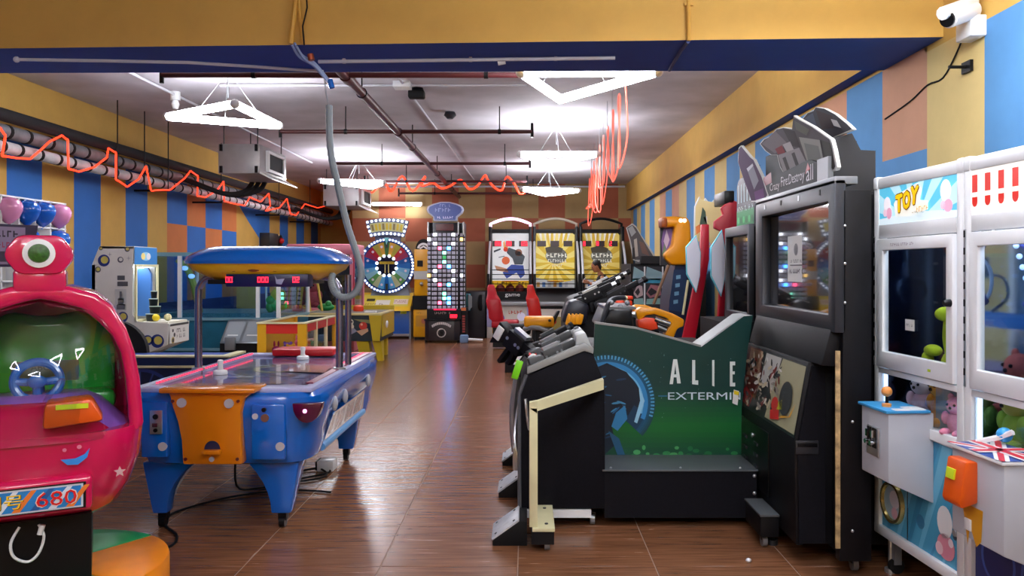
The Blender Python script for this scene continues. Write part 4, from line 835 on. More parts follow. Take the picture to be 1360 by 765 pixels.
for k, (a0, b0, a1, b1, Y) in enumerate(((392, 410, 398, 372, 14.3), (381, 422, 387, 376, 14.0), (412, 410, 407, 376, 14.6), (428, 412, 420, 372, 14.5), (398, 418, 403, 375, 14.1))):
    part(t, 'frame_pole', G().cyl((WX(a0, Y), Y, .84), (WX(a1, Y), Y, WZ(b1, Y)+.1), .022, n=8), mat('yellow_pole', 'd8bc4c', .4))
part(t, 'cross_bar', G().cyl((WX(385, 14.3), 14.3, WZ(368, 14.3)), (WX(424, 14.3), 14.3, WZ(368, 14.3)), .022, n=8), mat('yellow_pole', 'd8bc4c', .4))
part(t, 'centre_post', G().box(WX(388, 13.98), WX(393, 13.98), 13.95, 14.0, .84, WZ(374, 14)), WHITE)
tt = single('puck', G().lathe([(.09, 0), (.1, .03), (.09, .09), (.04, .11)], (WX(476, 14.5), 14.5, .845), 18), mat('orange_red_plastic', 'e8421c', .35), 'orange red round puck on the yellow legged table', 'puck', (WX(476, 14.5), 14.5, .845))
tt = single('scorecard', G().box(-2.85, -2.66, 14.0, 14.15, .845, .87), WHITE, 'white card lying on the yellow legged table edge', 'card', (-2.75, 14.08, .845))
t = thing('toy_frog', 'green toy frog on the bed of the yellow legged table', 'toy', (WX(433, 14.7), 14.7, .845)); part(t, 'body', G().ell((WX(433, 14.7), 14.7, .91), (.16, .1, .07)), GREENP); part(t, 'head', G().ell((WX(437, 14.7), 14.66, .97), .06), GREENP)

# prize wheel
Yw = 18.4; m_ = Yw/F
t = thing('prize_wheel_game', 'big bulb-lit prize wheel game with yellow console and blue front', 'arcade cabinet', (WX(513, Yw), Yw+.5, 0)); wx, wz = WX(513, 18.7), WZ(353, 18.7)
part(t, 'cabinet', G().box(WX(476, Yw), WX(543, Yw), Yw+.1, Yw+1.0, .05, WZ(411, Yw)), mat('wheel_blue_panel', '1a56ac', .35), bev=.01)
part(t, 'side_trim', G().box(WX(543, Yw), WX(545.5, Yw), Yw+.05, Yw+1.0, .0, WZ(407, Yw)), GREY)
part(t, 'front_sill', G().box(WX(476, Yw), WX(544, Yw), Yw+.06, Yw+.12, .06, .11), SILVER)
part(t, 'console', G().prism([(Yw-.05, WZ(413, Yw)), (Yw+.02, WZ(408, Yw)), (Yw+.55, WZ(390, Yw)), (Yw+.9, WZ(390, Yw)), (Yw+.9, WZ(413, Yw))], 'x', WX(474, Yw), WX(545, Yw)), YELP, bev=.01)
u_ = Vector((0, .53, WZ(390, Yw)-WZ(408, Yw))); d = D((0, Yw+.02, WZ(408, Yw)), (1, 0, 0), u_); L_ = u_.length
d.rect(WX(479, Yw), WX(541, Yw), .03, L_-.06, 'e8d44c').up().rect(WX(484, Yw), WX(495, Yw), .25, .36, '3a3418').rect(WX(497, Yw), WX(516, Yw), .1, .3, 'efe8d8').rect(WX(521, Yw), WX(540, Yw), .12, .34, 'efd8c8').up().scrib(WX(484, Yw), WX(510, Yw), .08, .17, '8a5a20', 1, 3).scrib(WX(522, Yw), WX(538, Yw), .18, .3, 'a05a50', 2, 4); d.put(t, 'console_print')
part(t, 'green_sticker', G().box(WX(531, Yw), WX(539, Yw), Yw+.085, Yw+.1, WZ(417, Yw), WZ(411, Yw)), mat('lime_label', 'c8dc1e', .5))
part(t, 'neck', G().prism([(WX(487, Yw), WZ(395, Yw)), (WX(541, Yw), WZ(395, Yw)), (WX(535, Yw), WZ(370, Yw)), (WX(492, Yw), WZ(370, Yw))], 'y', Yw+.45, Yw+.8), mat('grey_blue_panel', '8a94a8', .4))
wr_ = .655
part(t, 'wheel_back', G().cyl((wx, Yw+.36, wz), (wx, Yw+.6, wz), wr_, n=48), mat('wheel_rim_blue', '2a4a8c', .35))
d = D((wx, Yw+.36, wz)); cols = ['c89a2c', 'a8b04a', '9c2430', 'b4485c', '1c5ca8', '2c7cc8', '6cb0dc', '8cc4d8', '4c8c4c', 'b8bc84', '4c9cd0', '1c5ca8', 'b01c2c', '803058', 'a8a044', 'd8a83c']
for k in range(24):
    a0 = pi/2+2*pi*(k-.5)/24; c = ['3c6c3c', 'c8983c', 'a09a3c', 'a82430', '8c2c50', '1c549c', '2468b4', '6cacd4', '88bcd0', '5c9858', 'b0b890', '5ca4d4', '2468b4', '1c549c'][min(k, 24-k)]
    d.arc(0, 0, .23, .555, a0, a0+2*pi/24, c, 3)
d.up().disc(0, 0, .24, '181c30', n=32).arc(0, 0, .555, .575, 0, 2*pi, '183060', 48)
d.up().rect(-.17, .17, .04, .10, 'c8a83c').scrib(-.15, .15, .045, .095, '4a3a10', 1, 8).rect(-.05, -.025, -.17, .03, 'c8b878').rect(.03, .055, -.17, .03, 'c8b878'); d.put(t, 'wheel_print', PRINTG)
def bulbs(t, pts, r, y, m=BULB, name='bulb'):
    b0 = None
    for x, z in pts:
        if b0 is None: b0 = part(t, name, G().ell((x, y, z), (r, r*.6, r), 10, 6), m); p0 = (x, z)
        else: clone(b0, t, (x-p0[0], 0, z-p0[1]))
bulbs(t, [(wx+.615*cos(2*pi*k/52), wz+.615*sin(2*pi*k/52)) for k in range(52) if k not in (30, 29, 39, 20, 47)], .025, Yw+.345)
bulbs(t, [(wx+.235*cos(2*pi*k/12+.26), wz+.235*sin(2*pi*k/12+.26)) for k in range(12)], .036, Yw+.34)
d = D((wx, Yw+.355, wz))
for k in range(12):
    a = 2*pi*(k+.5)/12; d.disc(.46*cos(a), .46*sin(a), .03, 'd8c8d8')
d.up().rect(-.03, .03, .42, .56, '182818').rect(-.03, .03, -.56, -.42, '182818'); d.put(t, 'number_markers')
part(t, 'pointer', G().prism([(wx-.05, wz+.66), (wx+.05, wz+.66), (wx, wz+.5)], 'y', Yw+.31, Yw+.35), mat('cyan_pointer', '6fc8d0', .3))
hc = wz-.9; oc = []; ic = []
arc_o = [(wx+2.02*sin(a), hc+2.02*cos(a)) for a in [(-.255+.51*k/12) for k in range(13)]]; arc_i = [(wx+1.62*sin(a), hc+1.62*cos(a)) for a in [(.25-.50*k/12) for k in range(13)]]
part(t, 'header', G().prism(arc_o+arc_i, 'y', Yw+.4, Yw+.5), mat('header_blue_grey', '5a6488', .35))
part(t, 'header_support', G().box(wx-.3, wx+.3, Yw+.5, Yw+.6, wz+.3, wz+.95), mat('header_blue_grey', '5a6488', .35))
d = D((wx, Yw+.4, hc)); d.arc(0, 0, 1.72, 1.93, pi/2-.215, pi/2+.215, 'c8cc8c', 16).up()
for k in range(9):
    a = pi/2+.185-.37*k/8; d.poly([(1.75*cos(a+.016), 1.75*sin(a+.016)), (1.75*cos(a-.016), 1.75*sin(a-.016)), (1.9*cos(a-.012), 1.9*sin(a-.012)), (1.9*cos(a+.016), 1.9*sin(a+.016))], 'd8c010' if k % 3 else '8a7a3c')
d.put(t, 'header_print')
hb = [(wx+1.98*sin(-.235+.47*k/9), hc+1.98*cos(-.235+.47*k/9)) for k in range(10)]+[(wx+1.66*sin(-.225+.45*k/8), hc+1.66*cos(-.225+.45*k/8)) for k in range(9)]+[(wx+s_*1.87*sin(.24), hc+1.87*cos(.24)) for s_ in (-1, 1)]+[(wx+s_*1.76*sin(.235), hc+1.76*cos(.235)) for s_ in (-1, 1)]
bulbs(t, hb, .03, Yw+.39)

# token changers
def changer(label, z0, z1, lower):
    t = thing('token_changer', label, 'token machine', (WX(559, 18.2), 18.5, z0)); a, b = WX(550, 18.2) if not lower else WX(549, 18.2), WX(572, 18.2)
    part(t, 'case', G().box(a, b, 18.2, 18.8, z0, z1), mat('changer_yellow', 'e0a010', .35), bev=.015); return t, a, b
t, a, b = changer('lower yellow token changer cabinet between wheel and light tower', .06, WZ(411, 18.2), True)
part(t, 'foot', G().box(a+.02, b-.02, 18.25, 18.75, 0, .06), BLACKM); part(t, 'slot', G().box(a+.09, a+.26, 18.19, 18.2, .78, .81), BLACKM); d = D((a, 18.2, 0)); d.rect(.06, .3, .3, .55, 'c8902c').up().disc(.24, .42, .06, 'b86a4c').scrib(.08, .2, .58, .64, 'a87818', 1, 3); d.put(t, 'front_print')
t, a, b = changer('upper yellow token changer standing on the black shelf', WZ(393, 18.2), WZ(331, 18.2), False)
part(t, 'display', G().box(a+.07, a+.2, 18.19, 18.2, WZ(354, 18.2), WZ(346, 18.2)), BLACKM); part(t, 'steel_band', G().box(a-.005, b, 18.185, 18.2, WZ(371, 18.2), WZ(360, 18.2)), SILVER); part(t, 'knob', G().ell((a+.17, 18.17, WZ(377, 18.2)), .045), SILVER)
part(t, 'top_dome', G().prism([(a+.01+.19-.18*cos(pi*k/12), WZ(331, 18.2)+.24*sin(pi*k/12)) for k in range(13)], 'y', 18.3, 18.6), BLACKM); d = D((a+.2, 18.3, WZ(331, 18.2))); d.arc(0, 0, .10, .15, .35, pi-.2, 'e8e8e8', 10).poly([(-.1, .03), (.0, .09), (.1, .03), (.07, .0), (0, .05), (-.07, 0)], 'e8e8e8'); d.put(t, 'white_print')
t = thing('black_shelf', 'black shelf between the two yellow token changers', 'shelf', (WX(560, 18.2), 18.5, WZ(411, 18.2))); part(t, 'shelf', G().box(WX(548, 18.2), WX(572, 18.2), 18.18, 18.8, WZ(411, 18.2)+.003, WZ(393, 18.2)-.003), BLACK)

# light tower
Yt = 17.5; m_ = Yt/F; t = thing('light_tower_game', 'tall black light tower game with grid of glowing lamps and round blue sign', 'arcade cabinet', (WX(590, Yt), Yt+.35, 0))
cx = WX(590, Yt); zt0, zt1 = WZ(411, Yt), WZ(295, Yt)
fr = [(WX(574, Yt), Yt+.12), (WX(606, Yt), Yt+.12), (WX(616, Yt), Yt+.3), (WX(616, Yt), Yt+.7), (WX(566, Yt), Yt+.7), (WX(566, Yt), Yt+.3)]
part(t, 'tower', G().prism(fr, 'z', zt0-.3, zt1), mat('tower_black', '17161c', .3), bev=.01)
for px in (567.5, 608, 615): part(t, 'steel_strip', G().box(WX(px, Yt)-.012, WX(px, Yt)+.012, Yt+.1, Yt+.24, WZ(311, Yt), zt1+.01), SILVER)
part(t, 'score_window', G().box(WX(578, Yt), WX(602, Yt), Yt+.105, Yt+.125, WZ(306, Yt), WZ(297, Yt)), mat('dark_red_display', '4a0410', .15))
colx = [568.3, 573.4, 577, 583.3, 589.4, 595.5, 601.6, 606.4, 611.3, 615.4]; nar = {1: .4, 7: .4, 9: .4}
lit = {(0, 2): 'W', (0, 6): 'W', (1, 0): 'W', (1, 8): 'Y', (2, 2): 'W', (2, 6): 'W', (3, 3): 'R', (3, 5): 'B', (4, 4): 'C', (5, 4): 'G', (6, 4): 'C', (7, 3): 'R', (7, 5): 'B', (8, 2): 'W', (8, 6): 'W', (9, 0): 'Y', (9, 8): 'W', (10, 2): 'W', (10, 6): 'W', (11, 3): 'R', (11, 5): 'B', (14, 4): 'C', (14, 5): 'B', (15, 3): 'R', (15, 5): 'B', (13, 4): 'C'}
LM = {'W': mat('lit_white_lamp', 'f0f4ff', .3, emit=6), 'Y': mat('lit_amber_lamp', 'ffce6a', .3, emit=4), 'R': mat('lit_rose_lamp', 'ff4a6a', .3, emit=9), 'B': mat('lit_blue_lamp', '3a90ff', .3, emit=20), 'C': mat('lit_mint_lamp', '8affd8', .3, emit=4), 'G': mat('lit_green_lamp', '2c8a4c', .3, emit=1.5)}
OFFL = mat('lamp_lens', '9a98a8', .3); UNLITL = mat('unlit_lamp_glow', 'a2a2b2', .3, emit=.12)  # second one: unlit lenses, with a faint glow added to their grey
pr = {}
for r in range(17):
    for c, px in enumerate(colx):
        z = WZ(311.3+6.08*r, Yt); x = WX(px, Yt); w = .038*nar.get(c, 1)
        y = Yt+.11 if 574 < px < 606.6 else Yt+.12+.18*(min(abs(px-574), abs(px-606))/10)-.012
        k = (lit.get((r, c)), w)
        if k not in pr:
            pr[k] = (part(t, 'lamp', G().prism([(x-w, z-.034), (x+w, z-.034), (x+w, z+.034), (x-w, z+.034)], 'y', y-.008, y+.02), LM.get(k[0], UNLITL), bev=.006), x, y, z)
        else: o, x0_, y0_, z0_ = pr[k]; clone(o, t, (x-x0_, y-y0_, z-z0_))
sg = [(-.27, 0), (.27, 0), (.28, .10), (.40, .20), (.43, .28), (.40, .36), (.28, .42), (.1, .47), (-.1, .47), (-.28, .42), (-.40, .36), (-.43, .28), (-.40, .20), (-.28, .10)]
sn = part(t, 'sign', G().prism([(cx+a*.96, zt1+.03+b*.92) for a, b in sg], 'y', Yt+.18, Yt+.34), mat('sign_edge', 'a8b0c8', .3), bev=.015)
d = D((cx, Yt+.18, zt1+.03)); d.poly([(a*.86, .03+b*.80) for a, b in sg], '4a5c98').up().scrib(-.22, .22, .19, .31, '8c9cd0', 1, 3).scrib(-.12, .12, .31, .39, '8c9cd0', 1, 5).scrib(-.17, .2, .05, .12, 'dcdcff', 1, 4); d.put(sn, 'sign_print', ink('sign_print', .2, emit=.05))
bw = [(WX(564, Yt), Yt+.05), (WX(570, Yt), Yt-.12), (WX(604, Yt), Yt-.12), (WX(611, Yt), Yt+.05), (WX(611, Yt), Yt+.7), (WX(564, Yt), Yt+.7)]
part(t, 'base', G().prism(bw, 'z', .05, WZ(425, Yt)), mat('base_dark_brown', '2a2428', .35), bev=.012); part(t, 'base_rim', G().prism([(cx+(x-cx)*1.04, y-.02) for x, y in bw], 'z', WZ(426, Yt), WZ(424, Yt)), BLACKM)
part(t, 'button_deck', G().box(WX(567, Yt), WX(612, Yt), Yt+.0, Yt+.3, WZ(424, Yt), WZ(411, Yt)), BLACK); part(t, 'red_light_bar', G().box(WX(576, Yt), WX(606, Yt), Yt-.01, Yt+.01, WZ(412, Yt), WZ(410, Yt)), mat('lit_red_bar', 'ff2a5a', .3, emit=.6))
d = D((0, Yt-.004, 0)); d.seg7('888', WX(598, Yt), WZ(422, Yt), .04, .07, 'ff2038'); d.put(t, 'red_digits', REDL)
part(t, 'side_panel', G().box(WX(612, Yt), WX(619, Yt), Yt+.1, Yt+.6, .06, WZ(409, Yt)), BLACK); d = D((WX(613.5, Yt), Yt+.1, 0)); d.rect(-.03, .08, WZ(413, Yt), WZ(409, Yt), 'd8743c'); [d.rect(0, .06, WZ(442-k*3.4, Yt), WZ(439.6-k*3.4, Yt), 'b04038') for k in range(7)]; d.put(t, 'side_print')
d = D((cx-.05, Yt-.122, 0)); d.scrib(-.2, .2, .62, .69, '9a8a80', 1, 2).arc(0, .1, .30, .36, .9, pi-.9, '8a8288', 12).disc(0, .22, .10, 'c8c4c0', n=24).up().disc(0, .22, .08, '2a2428').disc(-.0, .22, .05, 'a8a4a4').up().star(0, .22, .04, '2a2428', 6)
for k in range(11): a = pi-.95-(pi-1.9)*k/10; d.rect(.33*cos(a)-.012, .33*cos(a)+.012, .10+.33*sin(a)-.025, .10+.33*sin(a)+.025, 'd0ccc8')
d.put(t, 'base_print')
for x in (566, 609): part(t, 'foot', G().cyl((WX(x, Yt), Yt, 0), (WX(x, Yt), Yt, .05), .03), BLACKR)
t = thing('toy_mallet', 'blue grey foam mallet with white handle lying on the floor by the light tower', 'mallet', (WX(617, 17.4), 17.4, 0))
part(t, 'head', G().box(WX(611, 17.4), WX(622, 17.4), 17.3, 17.5, .0, .18), mat('blue_grey_foam', '6a86a8', .8), bev=.035); part(t, 'handle', G().cyl((WX(621, 17.4), 17.4, .08), (WX(641, 17.4), 17.45, .055), .03), WHITE)
t = thing('dark_cabinet', 'low dark game cabinet with steering wheel between light tower and basketball machines', 'arcade cabinet', (WX(634, 18.9), 19.2, 0)); a, b = WX(618, 18.7), WX(645, 18.7)
part(t, 'cabinet', G().box(a, b, 18.7, 19.6, 0, WZ(387, 18.7)), mat('dark_plum_panel', '1c1a24', .4), bev=.02); part(t, 'steering_wheel', G().tf(Matrix.Translation((WX(638, 18.6), 18.6, WZ(402, 18.6))) @ Matrix.Rotation(R(80), 4, 'Z')).lathe([(.16, -.02), (.19, -.02), (.19, .02), (.16, .02)], (0, 0, 0), 20, 'y'), BLACKM)
part(t, 'blue_screen', G().box(WX(618, 18.6), WX(625, 18.6), 18.62, 18.7, WZ(413, 18.6), WZ(390, 18.6)), mat('dim_teal_screen', '4a8a94', .2), bev=.02); part(t, 'grey_guard', G().prism([(WX(622, 18.6), WZ(413, 18.6)), (WX(627, 18.6), WZ(408, 18.6)), (WX(627, 18.6), WZ(394, 18.6)), (WX(622, 18.6), WZ(390, 18.6))], 'y', 18.56, 18.62), GREY)

# ================================================================== BASKETBALL MACHINES
def hoop_machine(label, px0, px1, kind):
    Y0, Y1 = 18.6, 20.6; x0, x1 = WX(px0, 19.9), WX(px1, 19.9); xm = (x0+x1)/2; w = x1-x0; t = thing('basketball_machine', label, 'basketball machine', (xm, 19.6, 0))
    zb, zt = WZ(384, 19.9), WZ(308, 19.9)
    part(t, 'base', G().box(x0, x1, Y0, Y1, 0, .75), mat('machine_white', 'c8c6c0', .35) if kind == 0 else BLACK, bev=.01); part(t, 'front_sill', G().box(x0, x1, Y0-.06, Y0+.1, .75, .85), GREY, bev=.01)
    part(t, 'ball_ramp', G().prism([(Y0+.1, .75), (Y1, 1.12), (Y1, .75)], 'x', x0+.05, x1-.05), mat('dark_ramp', '38383c', .5)); d = D((xm, Y0, 0)); d.rect(-w*.45, w*.45, .1, .68, 'c8c4bc').up()
    if kind == 0: d.disc(-.25, .45, .14, '3a5ad0').disc(.28, .5, .1, 'e8e8ff').rect(-.4, .4, .12, .25, 'c89a3c').scrib(-.1, .3, .55, .66, 'c0392b', 1, 2)
    else: d.rect(-.4, .4, .15, .5, '8a7a3c')
    d.put(t, 'front_print')
    part(t, 'target_board', G().box(x0+.05, x1-.05, 20.0, 20.06, zb, zt), BLACKM); d = D((xm, 20.0, (zb+zt)/2)); bw_, bh = w*.5-.07, (zt-zb)/2-.03
    if kind == 0:
        d.rect(-bw_, bw_, -bh, bh, 'd8dadc').up()
        d.poly([(-.05, .33), (.25, .22), (.36, .1), (.3, -.1), (.1, -.1), (.05, .05), (-.1, .2)], '3a4048').disc(.2, .2, .09, '8a5a44').poly([(.02, -.1), (.32, -.12), (.36, -.35), (.25, -.45), (.15, -.3), (-.1, -.45), (-.2, -.3)], '28408c').disc(-.12, .0, .1, 'c85a2c').poly([(-.4, -.12), (-.1, -.2), (-.05, -.3), (-.35, -.25)], 'a87a5c').poly([(-.42, .2), (-.25, .27), (-.25, .31), (-.42, .25)], '30343c').poly([(-.3, .07), (-.15, .1), (-.15, .12), (-.3, .09)], '30343c').poly([(-.15, .5), (-.11, .3), (-.05, .5), (-.04, .5), (-.08, .28), (-.17, .28), (-.19, .45)], 'd89a5c').disc(-.12, .28, .06, 'c8402c')
        d.up().rect(-bw_, bw_, -bh, -bh+.18, 'd8a81c').scrib(-bw_, bw_, -bh+.01, -bh+.17, '2a2014', 1, 6)
    else:
        d.rays(-.05, -.05, 3, ['c8a828', 'dcc870'] if kind == 1 else ['b8962c', 'cbb45c'], 24, (-bw_, bw_, -bh, bh)).up()
        for k in range(7): x = -bw_+.08+k*.12; d.poly([(x, bh), (x+.06, bh), (x+.02-(k-3)*.02, bh-.28)], 'd8d4c8')
        d.poly([(-bw_, -bh), (bw_, -bh), (bw_, -bh+.2), (.1, -bh+.12), (-bw_, -bh+.26)], 'a8a8a8').up().disc(.03, .12, .27, '5c5c54', .2, 24).up().poly([(-.25, .32), (.0, .38), (.2, .3), (.16, .2), (-.22, .2)], '3a3428').scrib(-.22, .3, .06, .2, 'd8d8cc', 1, 6).scrib(-.18, .28, -.06, .05, 'd0d0c8', 1, 7).scrib(-.12, .2, -.16, -.08, 'c8c8c0', 1, 8)
        for k in range(6): d.rect(-bw_+.02+k*.14, -bw_+.1+k*.14, -bh+.02, -bh+.14, ('9c6c2c', '3c5c8c', '8c8c94')[k % 3])
    d.put(t, 'target_print', ink('lit_target_print', .35, emit=.45 if kind == 0 else .3 if kind == 1 else .12))
    for k, (a, st) in enumerate(((-.33, '188'), (0, '88'), (.33, '120'))):
        dp = part(t, 'display', G().box(xm+a-.12, xm+a+.1, 19.985, 19.998, zt-.36, zt-.22), mat('dark_display', '3c2c30', .3))
        if kind != 1: d = D((xm+a-.1, 19.984, zt-.34)); d.seg7(st[:3] if kind == 0 else st[1:2], 0, 0, .05, .1, 'ff2038'); d.put(dp, 'red_digits', REDL)
    for k in range(5): part(t, 'cross_wire', G().cyl((x0+.04, 19.7, zb+.02+.115*k), (x1-.04, 19.7, zb+.02+.115*k), .011, n=6), BLACKM)
    for x in (x0+.03, x1-.03):
        part(t, 'side_post', G().box(x-.035, x+.035, 19.6, 20.1, .75, zt+.12), BLACKM, bev=.01); part(t, 'front_post', G().box(x-.03, x+.03, Y0+.1, Y0+.18, .8, 1.5), BLACKM)
        part(t, 'side_tube', G().tube(smooth_path([(x, Y0+.2, 1.3), (x, 19.2, 1.9), (x, 19.7, 2.35)], 4), .03, 8), mat('white_tube', 'c8c8cc', .3))
    arc_ = [(x0+.03+(w-.06)*k/10, 19.9, zt+.2+.13*sin(pi*k/10)) for k in range(11)]
    part(t, 'top_arch', G().tube([(x0+.03, 19.9, zt)]+arc_+[(x1-.03, 19.9, zt)], .035, 8), mat('lit_lilac_tube', 'f0c8f0', .3, emit=2.5) if kind == 0 else mat('pale_arch_tube', 'c8bca8', .3) if kind == 1 else BLACKM)
    part(t, 'top_bar', G().box(x0, x1, 19.95, 20.08, zt+.0, zt+.07), BLACKM)
    if kind == 0:
        part(t, 'ball_stop', G().box(x0+.08, x1-.08, 19.3, 19.33, .84, 1.07), BLACKM); d = D((xm, 19.3, .96)); d.text('game', -.12, -.035, .36, .09, 'e8e8e8'); d.put(t, 'lettering')
    hb_ = part(t, 'hoop', G().lathe([(.2, -.012), (.22, 0), (.2, .012), (.18, 0)], (xm, 19.78, zb+.2), 20), ORANGEP); 
    for k in range(3): part(t, 'basketball', G().ell((xm-.25+.24*k, 19.85, 1.12), .115), mat('basketball_brown', '8a3c1c' if False else '7a2c22', .6)) if kind == 0 else None
hoop_machine('basketball machine at the left with white player poster and lit lilac arch', 650, 706, 0)
hoop_machine('middle basketball machine with yellow ray poster and pale arch', 708, 767, 1)
hoop_machine('right basketball machine with dim yellow ray poster and dark arch by the right wall', 769, 827, 2)

# ================================================================== RACING SEATS, MOTORBIKES, PERSON
def race_seat(label, px, py0, py1, Y, m):
    x = WX(px, Y); s_ = (WZ(py0, Y)-WZ(py1, Y)); t = thing('racing_seat', label, 'racing seat', (x, Y, 0)); z = WZ(py1, Y); k = s_/.9
    prof = [(-.13, .0, .30), (-.17, .12, .34), (-.2, .35, .33), (-.24, .55, .32), (-.26, .66, .2), (-.28, .8, .15), (-.29, .9, .10)]
    rings = [[(x+(a+(.03+.42*w)*sx_+.04)*k, Y+w*.75*sy*k, z+b*k) for sx_, sy in ((-1, -1), (-.2, -1.1), (1, -.9), (1, .9), (-.2, 1.1), (-1, 1))] for a, b, w in prof]
    part(t, 'backrest', G().loft(rings), m, bev=.03*k, seg=3); part(t, 'seat', G().box(x-.25*k, x+.42*k, Y-.26*k, Y+.26*k, z-.12*k, z+.06*k), m, bev=.06*k, seg=3)
    part(t, 'pedestal', G().box(x-.2*k, x+.3*k, Y-.2*k, Y+.2*k, .04, z-.1*k), BLACK); part(t, 'shell', G().box(x-.34*k, x-.2*k, Y-.25*k, Y+.25*k, z-.1*k, z+.35*k), mat('lilac_shell', '9a9cc8', .3), bev=.03)
    return t
race_seat('crimson racing seat in front of the left basketball machine', 666, 378, 428, 16.2, mat('crimson_seat', 'b80e24', .4)); race_seat('bright red racing seat nearer the middle basketball machine', 717, 378, 424, 16.2, mat('red_seat', 'd01c14', .4))
def motorbike(label, px, py, Y, yel, gm):
    x, z = WX(px, Y), WZ(py, Y); t = thing('motorbike_ride', label, 'arcade ride', (x, Y, 0)); s = Y/F
    part(t, 'body', G().loft([[(x+a*s, Y+b*w, z+c*s) for b, c in ((-1, -6+h), (-1, h), (0, h+2), (1, h), (1, -6+h))] for a, w, h in ((-22, .08, -2), (-12, .16, 3), (0, .2, 2), (14, .2, -3), (24, .1, -9))]), gm, bev=.03)
    part(t, 'seat', G().box(x-20*s, x+20*s, Y-.14, Y+.14, z+0*s, z+14*s), yel, bev=.04, seg=3); part(t, 'base', G().box(x-14*s, x+18*s, Y-.2, Y+.2, .0, .25), BLACK); part(t, 'column', G().box(x-5*s, x+6*s, Y-.1, Y+.1, .25, z-3*s), BLACKM)
    part(t, 'windscreen', G().prism([(x+10*s, z+2*s), (x+24*s, z+22*s), (x+28*s, z+22*s), (x+18*s, z)], 'y', Y-.12, Y+.12), BLACKM, bev=.02); part(t, 'handlebar', G().tube([(x+13*s, Y-.3, z+10*s), (x+15*s, Y, z+8*s), (x+13*s, Y+.3, z+10*s)], .02, 8), BLACKR)
motorbike('grey motorbike ride with orange yellow seat in front of the red racing seats', 716, 434, 11.6, mat('orange_yellow_seat', 'e69a0c', .35), mat('grey_fairing', '6a6c70', .3))
motorbike('black motorbike ride fairing leftmost in front of the crimson seat', 685, 444, 12.6, BLACK, BLACK)

def skin_body(name, par, verts, edges, rad, m, lvl=2):
    me = bpy.data.meshes.new(name); me.from_pydata([Vector(v)-OFF[par] for v in verts], edges, []); o = bpy.data.objects.new(name, me); COL.objects.link(o)
    md = o.modifiers.new('s', 'SKIN'); md.use_smooth_shade = True
    for i, r in enumerate(rad): me.skin_vertices[0].data[i].radius = r if isinstance(r, tuple) else (r, r)
    me.skin_vertices[0].data[0].use_root = True
    sd = o.modifiers.new('d', 'SUBSURF'); sd.levels = sd.render_levels = lvl
    dg = bpy.context.evaluated_depsgraph_get(); nm = bpy.data.meshes.new_from_object(o.evaluated_get(dg)); o.modifiers.clear(); o.data = nm; nm.materials.clear(); nm.materials.append(m)
    nm.polygons.foreach_set('use_smooth', [True]*len(nm.polygons)); o.parent = par; OFF[o] = OFF[par]; return o
SKIN = mat('skin', 'a8704e', .55); hx0, hy = WX(793, 17.0), 17.0
pn = thing('person', 'person in a dark vest looking down at a phone, among the gun games', 'person', (WX(801, 17), 17, 0)); X = WX(801, 17); Z0 = .0
# facing -x (left in the photograph), head bowed, arms raised to the phone
V = [(X, hy, .95), (X-.02, hy, 1.12), (X-.01, hy, 1.30), (X-.03, hy, 1.44), (X-.07, hy, 1.52), (X-.10, hy, 1.57),
     (X-.03, hy-.17, 1.42), (X-.06, hy-.24, 1.16), (X-.29, hy-.14, 1.32), (X-.03, hy+.17, 1.42), (X-.06, hy+.24, 1.16), (X-.29, hy+.1, 1.32),
     (X, hy-.1, .88), (X-.02, hy-.11, .48), (X+.02, hy-.11, .09), (X-.14, hy-.12, .04), (X, hy+.1, .88), (X-.04, hy+.11, .48), (X, hy+.11, .09), (X-.16, hy+.12, .04)]
E_ = [(0, 1), (1, 2), (2, 3), (3, 4), (4, 5), (3, 6), (6, 7), (7, 8), (3, 9), (9, 10), (10, 11), (0, 12), (12, 13), (13, 14), (14, 15), (0, 16), (16, 17), (17, 18), (18, 19)]
Rd = [(.1, .1), (.08, .09), (.08, .1), (.07, .08), .055, .05, .045, .045, .034, .058, .045, .034, .085, .058, .042, .035, .085, .058, .042, .035]
skin_body('body', pn, V, E_, Rd, SKIN)
# head with face turned down and left
hm = Matrix.Translation((X-.15, hy, 1.67)) @ Matrix.Rotation(R(-22), 4, 'Y')
hd = [(.0, -.125, .05, .05), (-.012, -.10, .075, .065), (-.01, -.05, .092, .07), (0, .0, .1, .076), (.005, .05, .098, .076), (.01, .09, .078, .062), (.012, .115, .04, .035)]
part(pn, 'head', G().tf(hm).loft([[(cx_+rx*cos(2*pi*k/18), ry*sin(2*pi*k/18), z) for k in range(18)] for cx_, z, rx, ry in hd]).add([(-.098, -.012, -.02), (-.098, .012, -.02), (-.124, 0, -.035), (-.096, 0, .02)], [(0, 1, 2), (0, 2, 3), (1, 3, 2), (0, 3, 1)]), SKIN)
g = G().tf(hm)
for sy in (-1, 1): g.ell((-.087, sy*.033, .005), (.012, .014, .009), 8, 6)
part(pn, 'eye', g, BLACKM); part(pn, 'mouth', G().tf(hm).ell((-.092, 0, -.065), (.008, .024, .007), 10, 6), mat('lips', '8a4a40', .5))
for sy in (-1, 1): part(pn, 'ear', G().tf(hm).ell((.01, sy*.078, -.01), (.022, .01, .03), 10, 6), SKIN)
part(pn, 'hair', G().tf(hm).ell((.025, 0, .045), (.1, .088, .088), 18, 10).ell((.06, 0, -.02), (.05, .078, .085), 14, 8), mat('dark_hair', '1a1412', .6, bump=.4, nscale=60))
skin_body('vest', pn, [(X, hy, .92), (X-.02, hy, 1.12), (X-.0, hy, 1.30), (X-.02, hy, 1.44), (X-.02, hy-.16, 1.43), (X-.02, hy+.16, 1.43)], [(0, 1), (1, 2), (2, 3), (3, 4), (3, 5)], [(.15, .17), (.14, .16), (.15, .18), (.13, .15), .085, .085], mat('black_vest', '141519', .7))
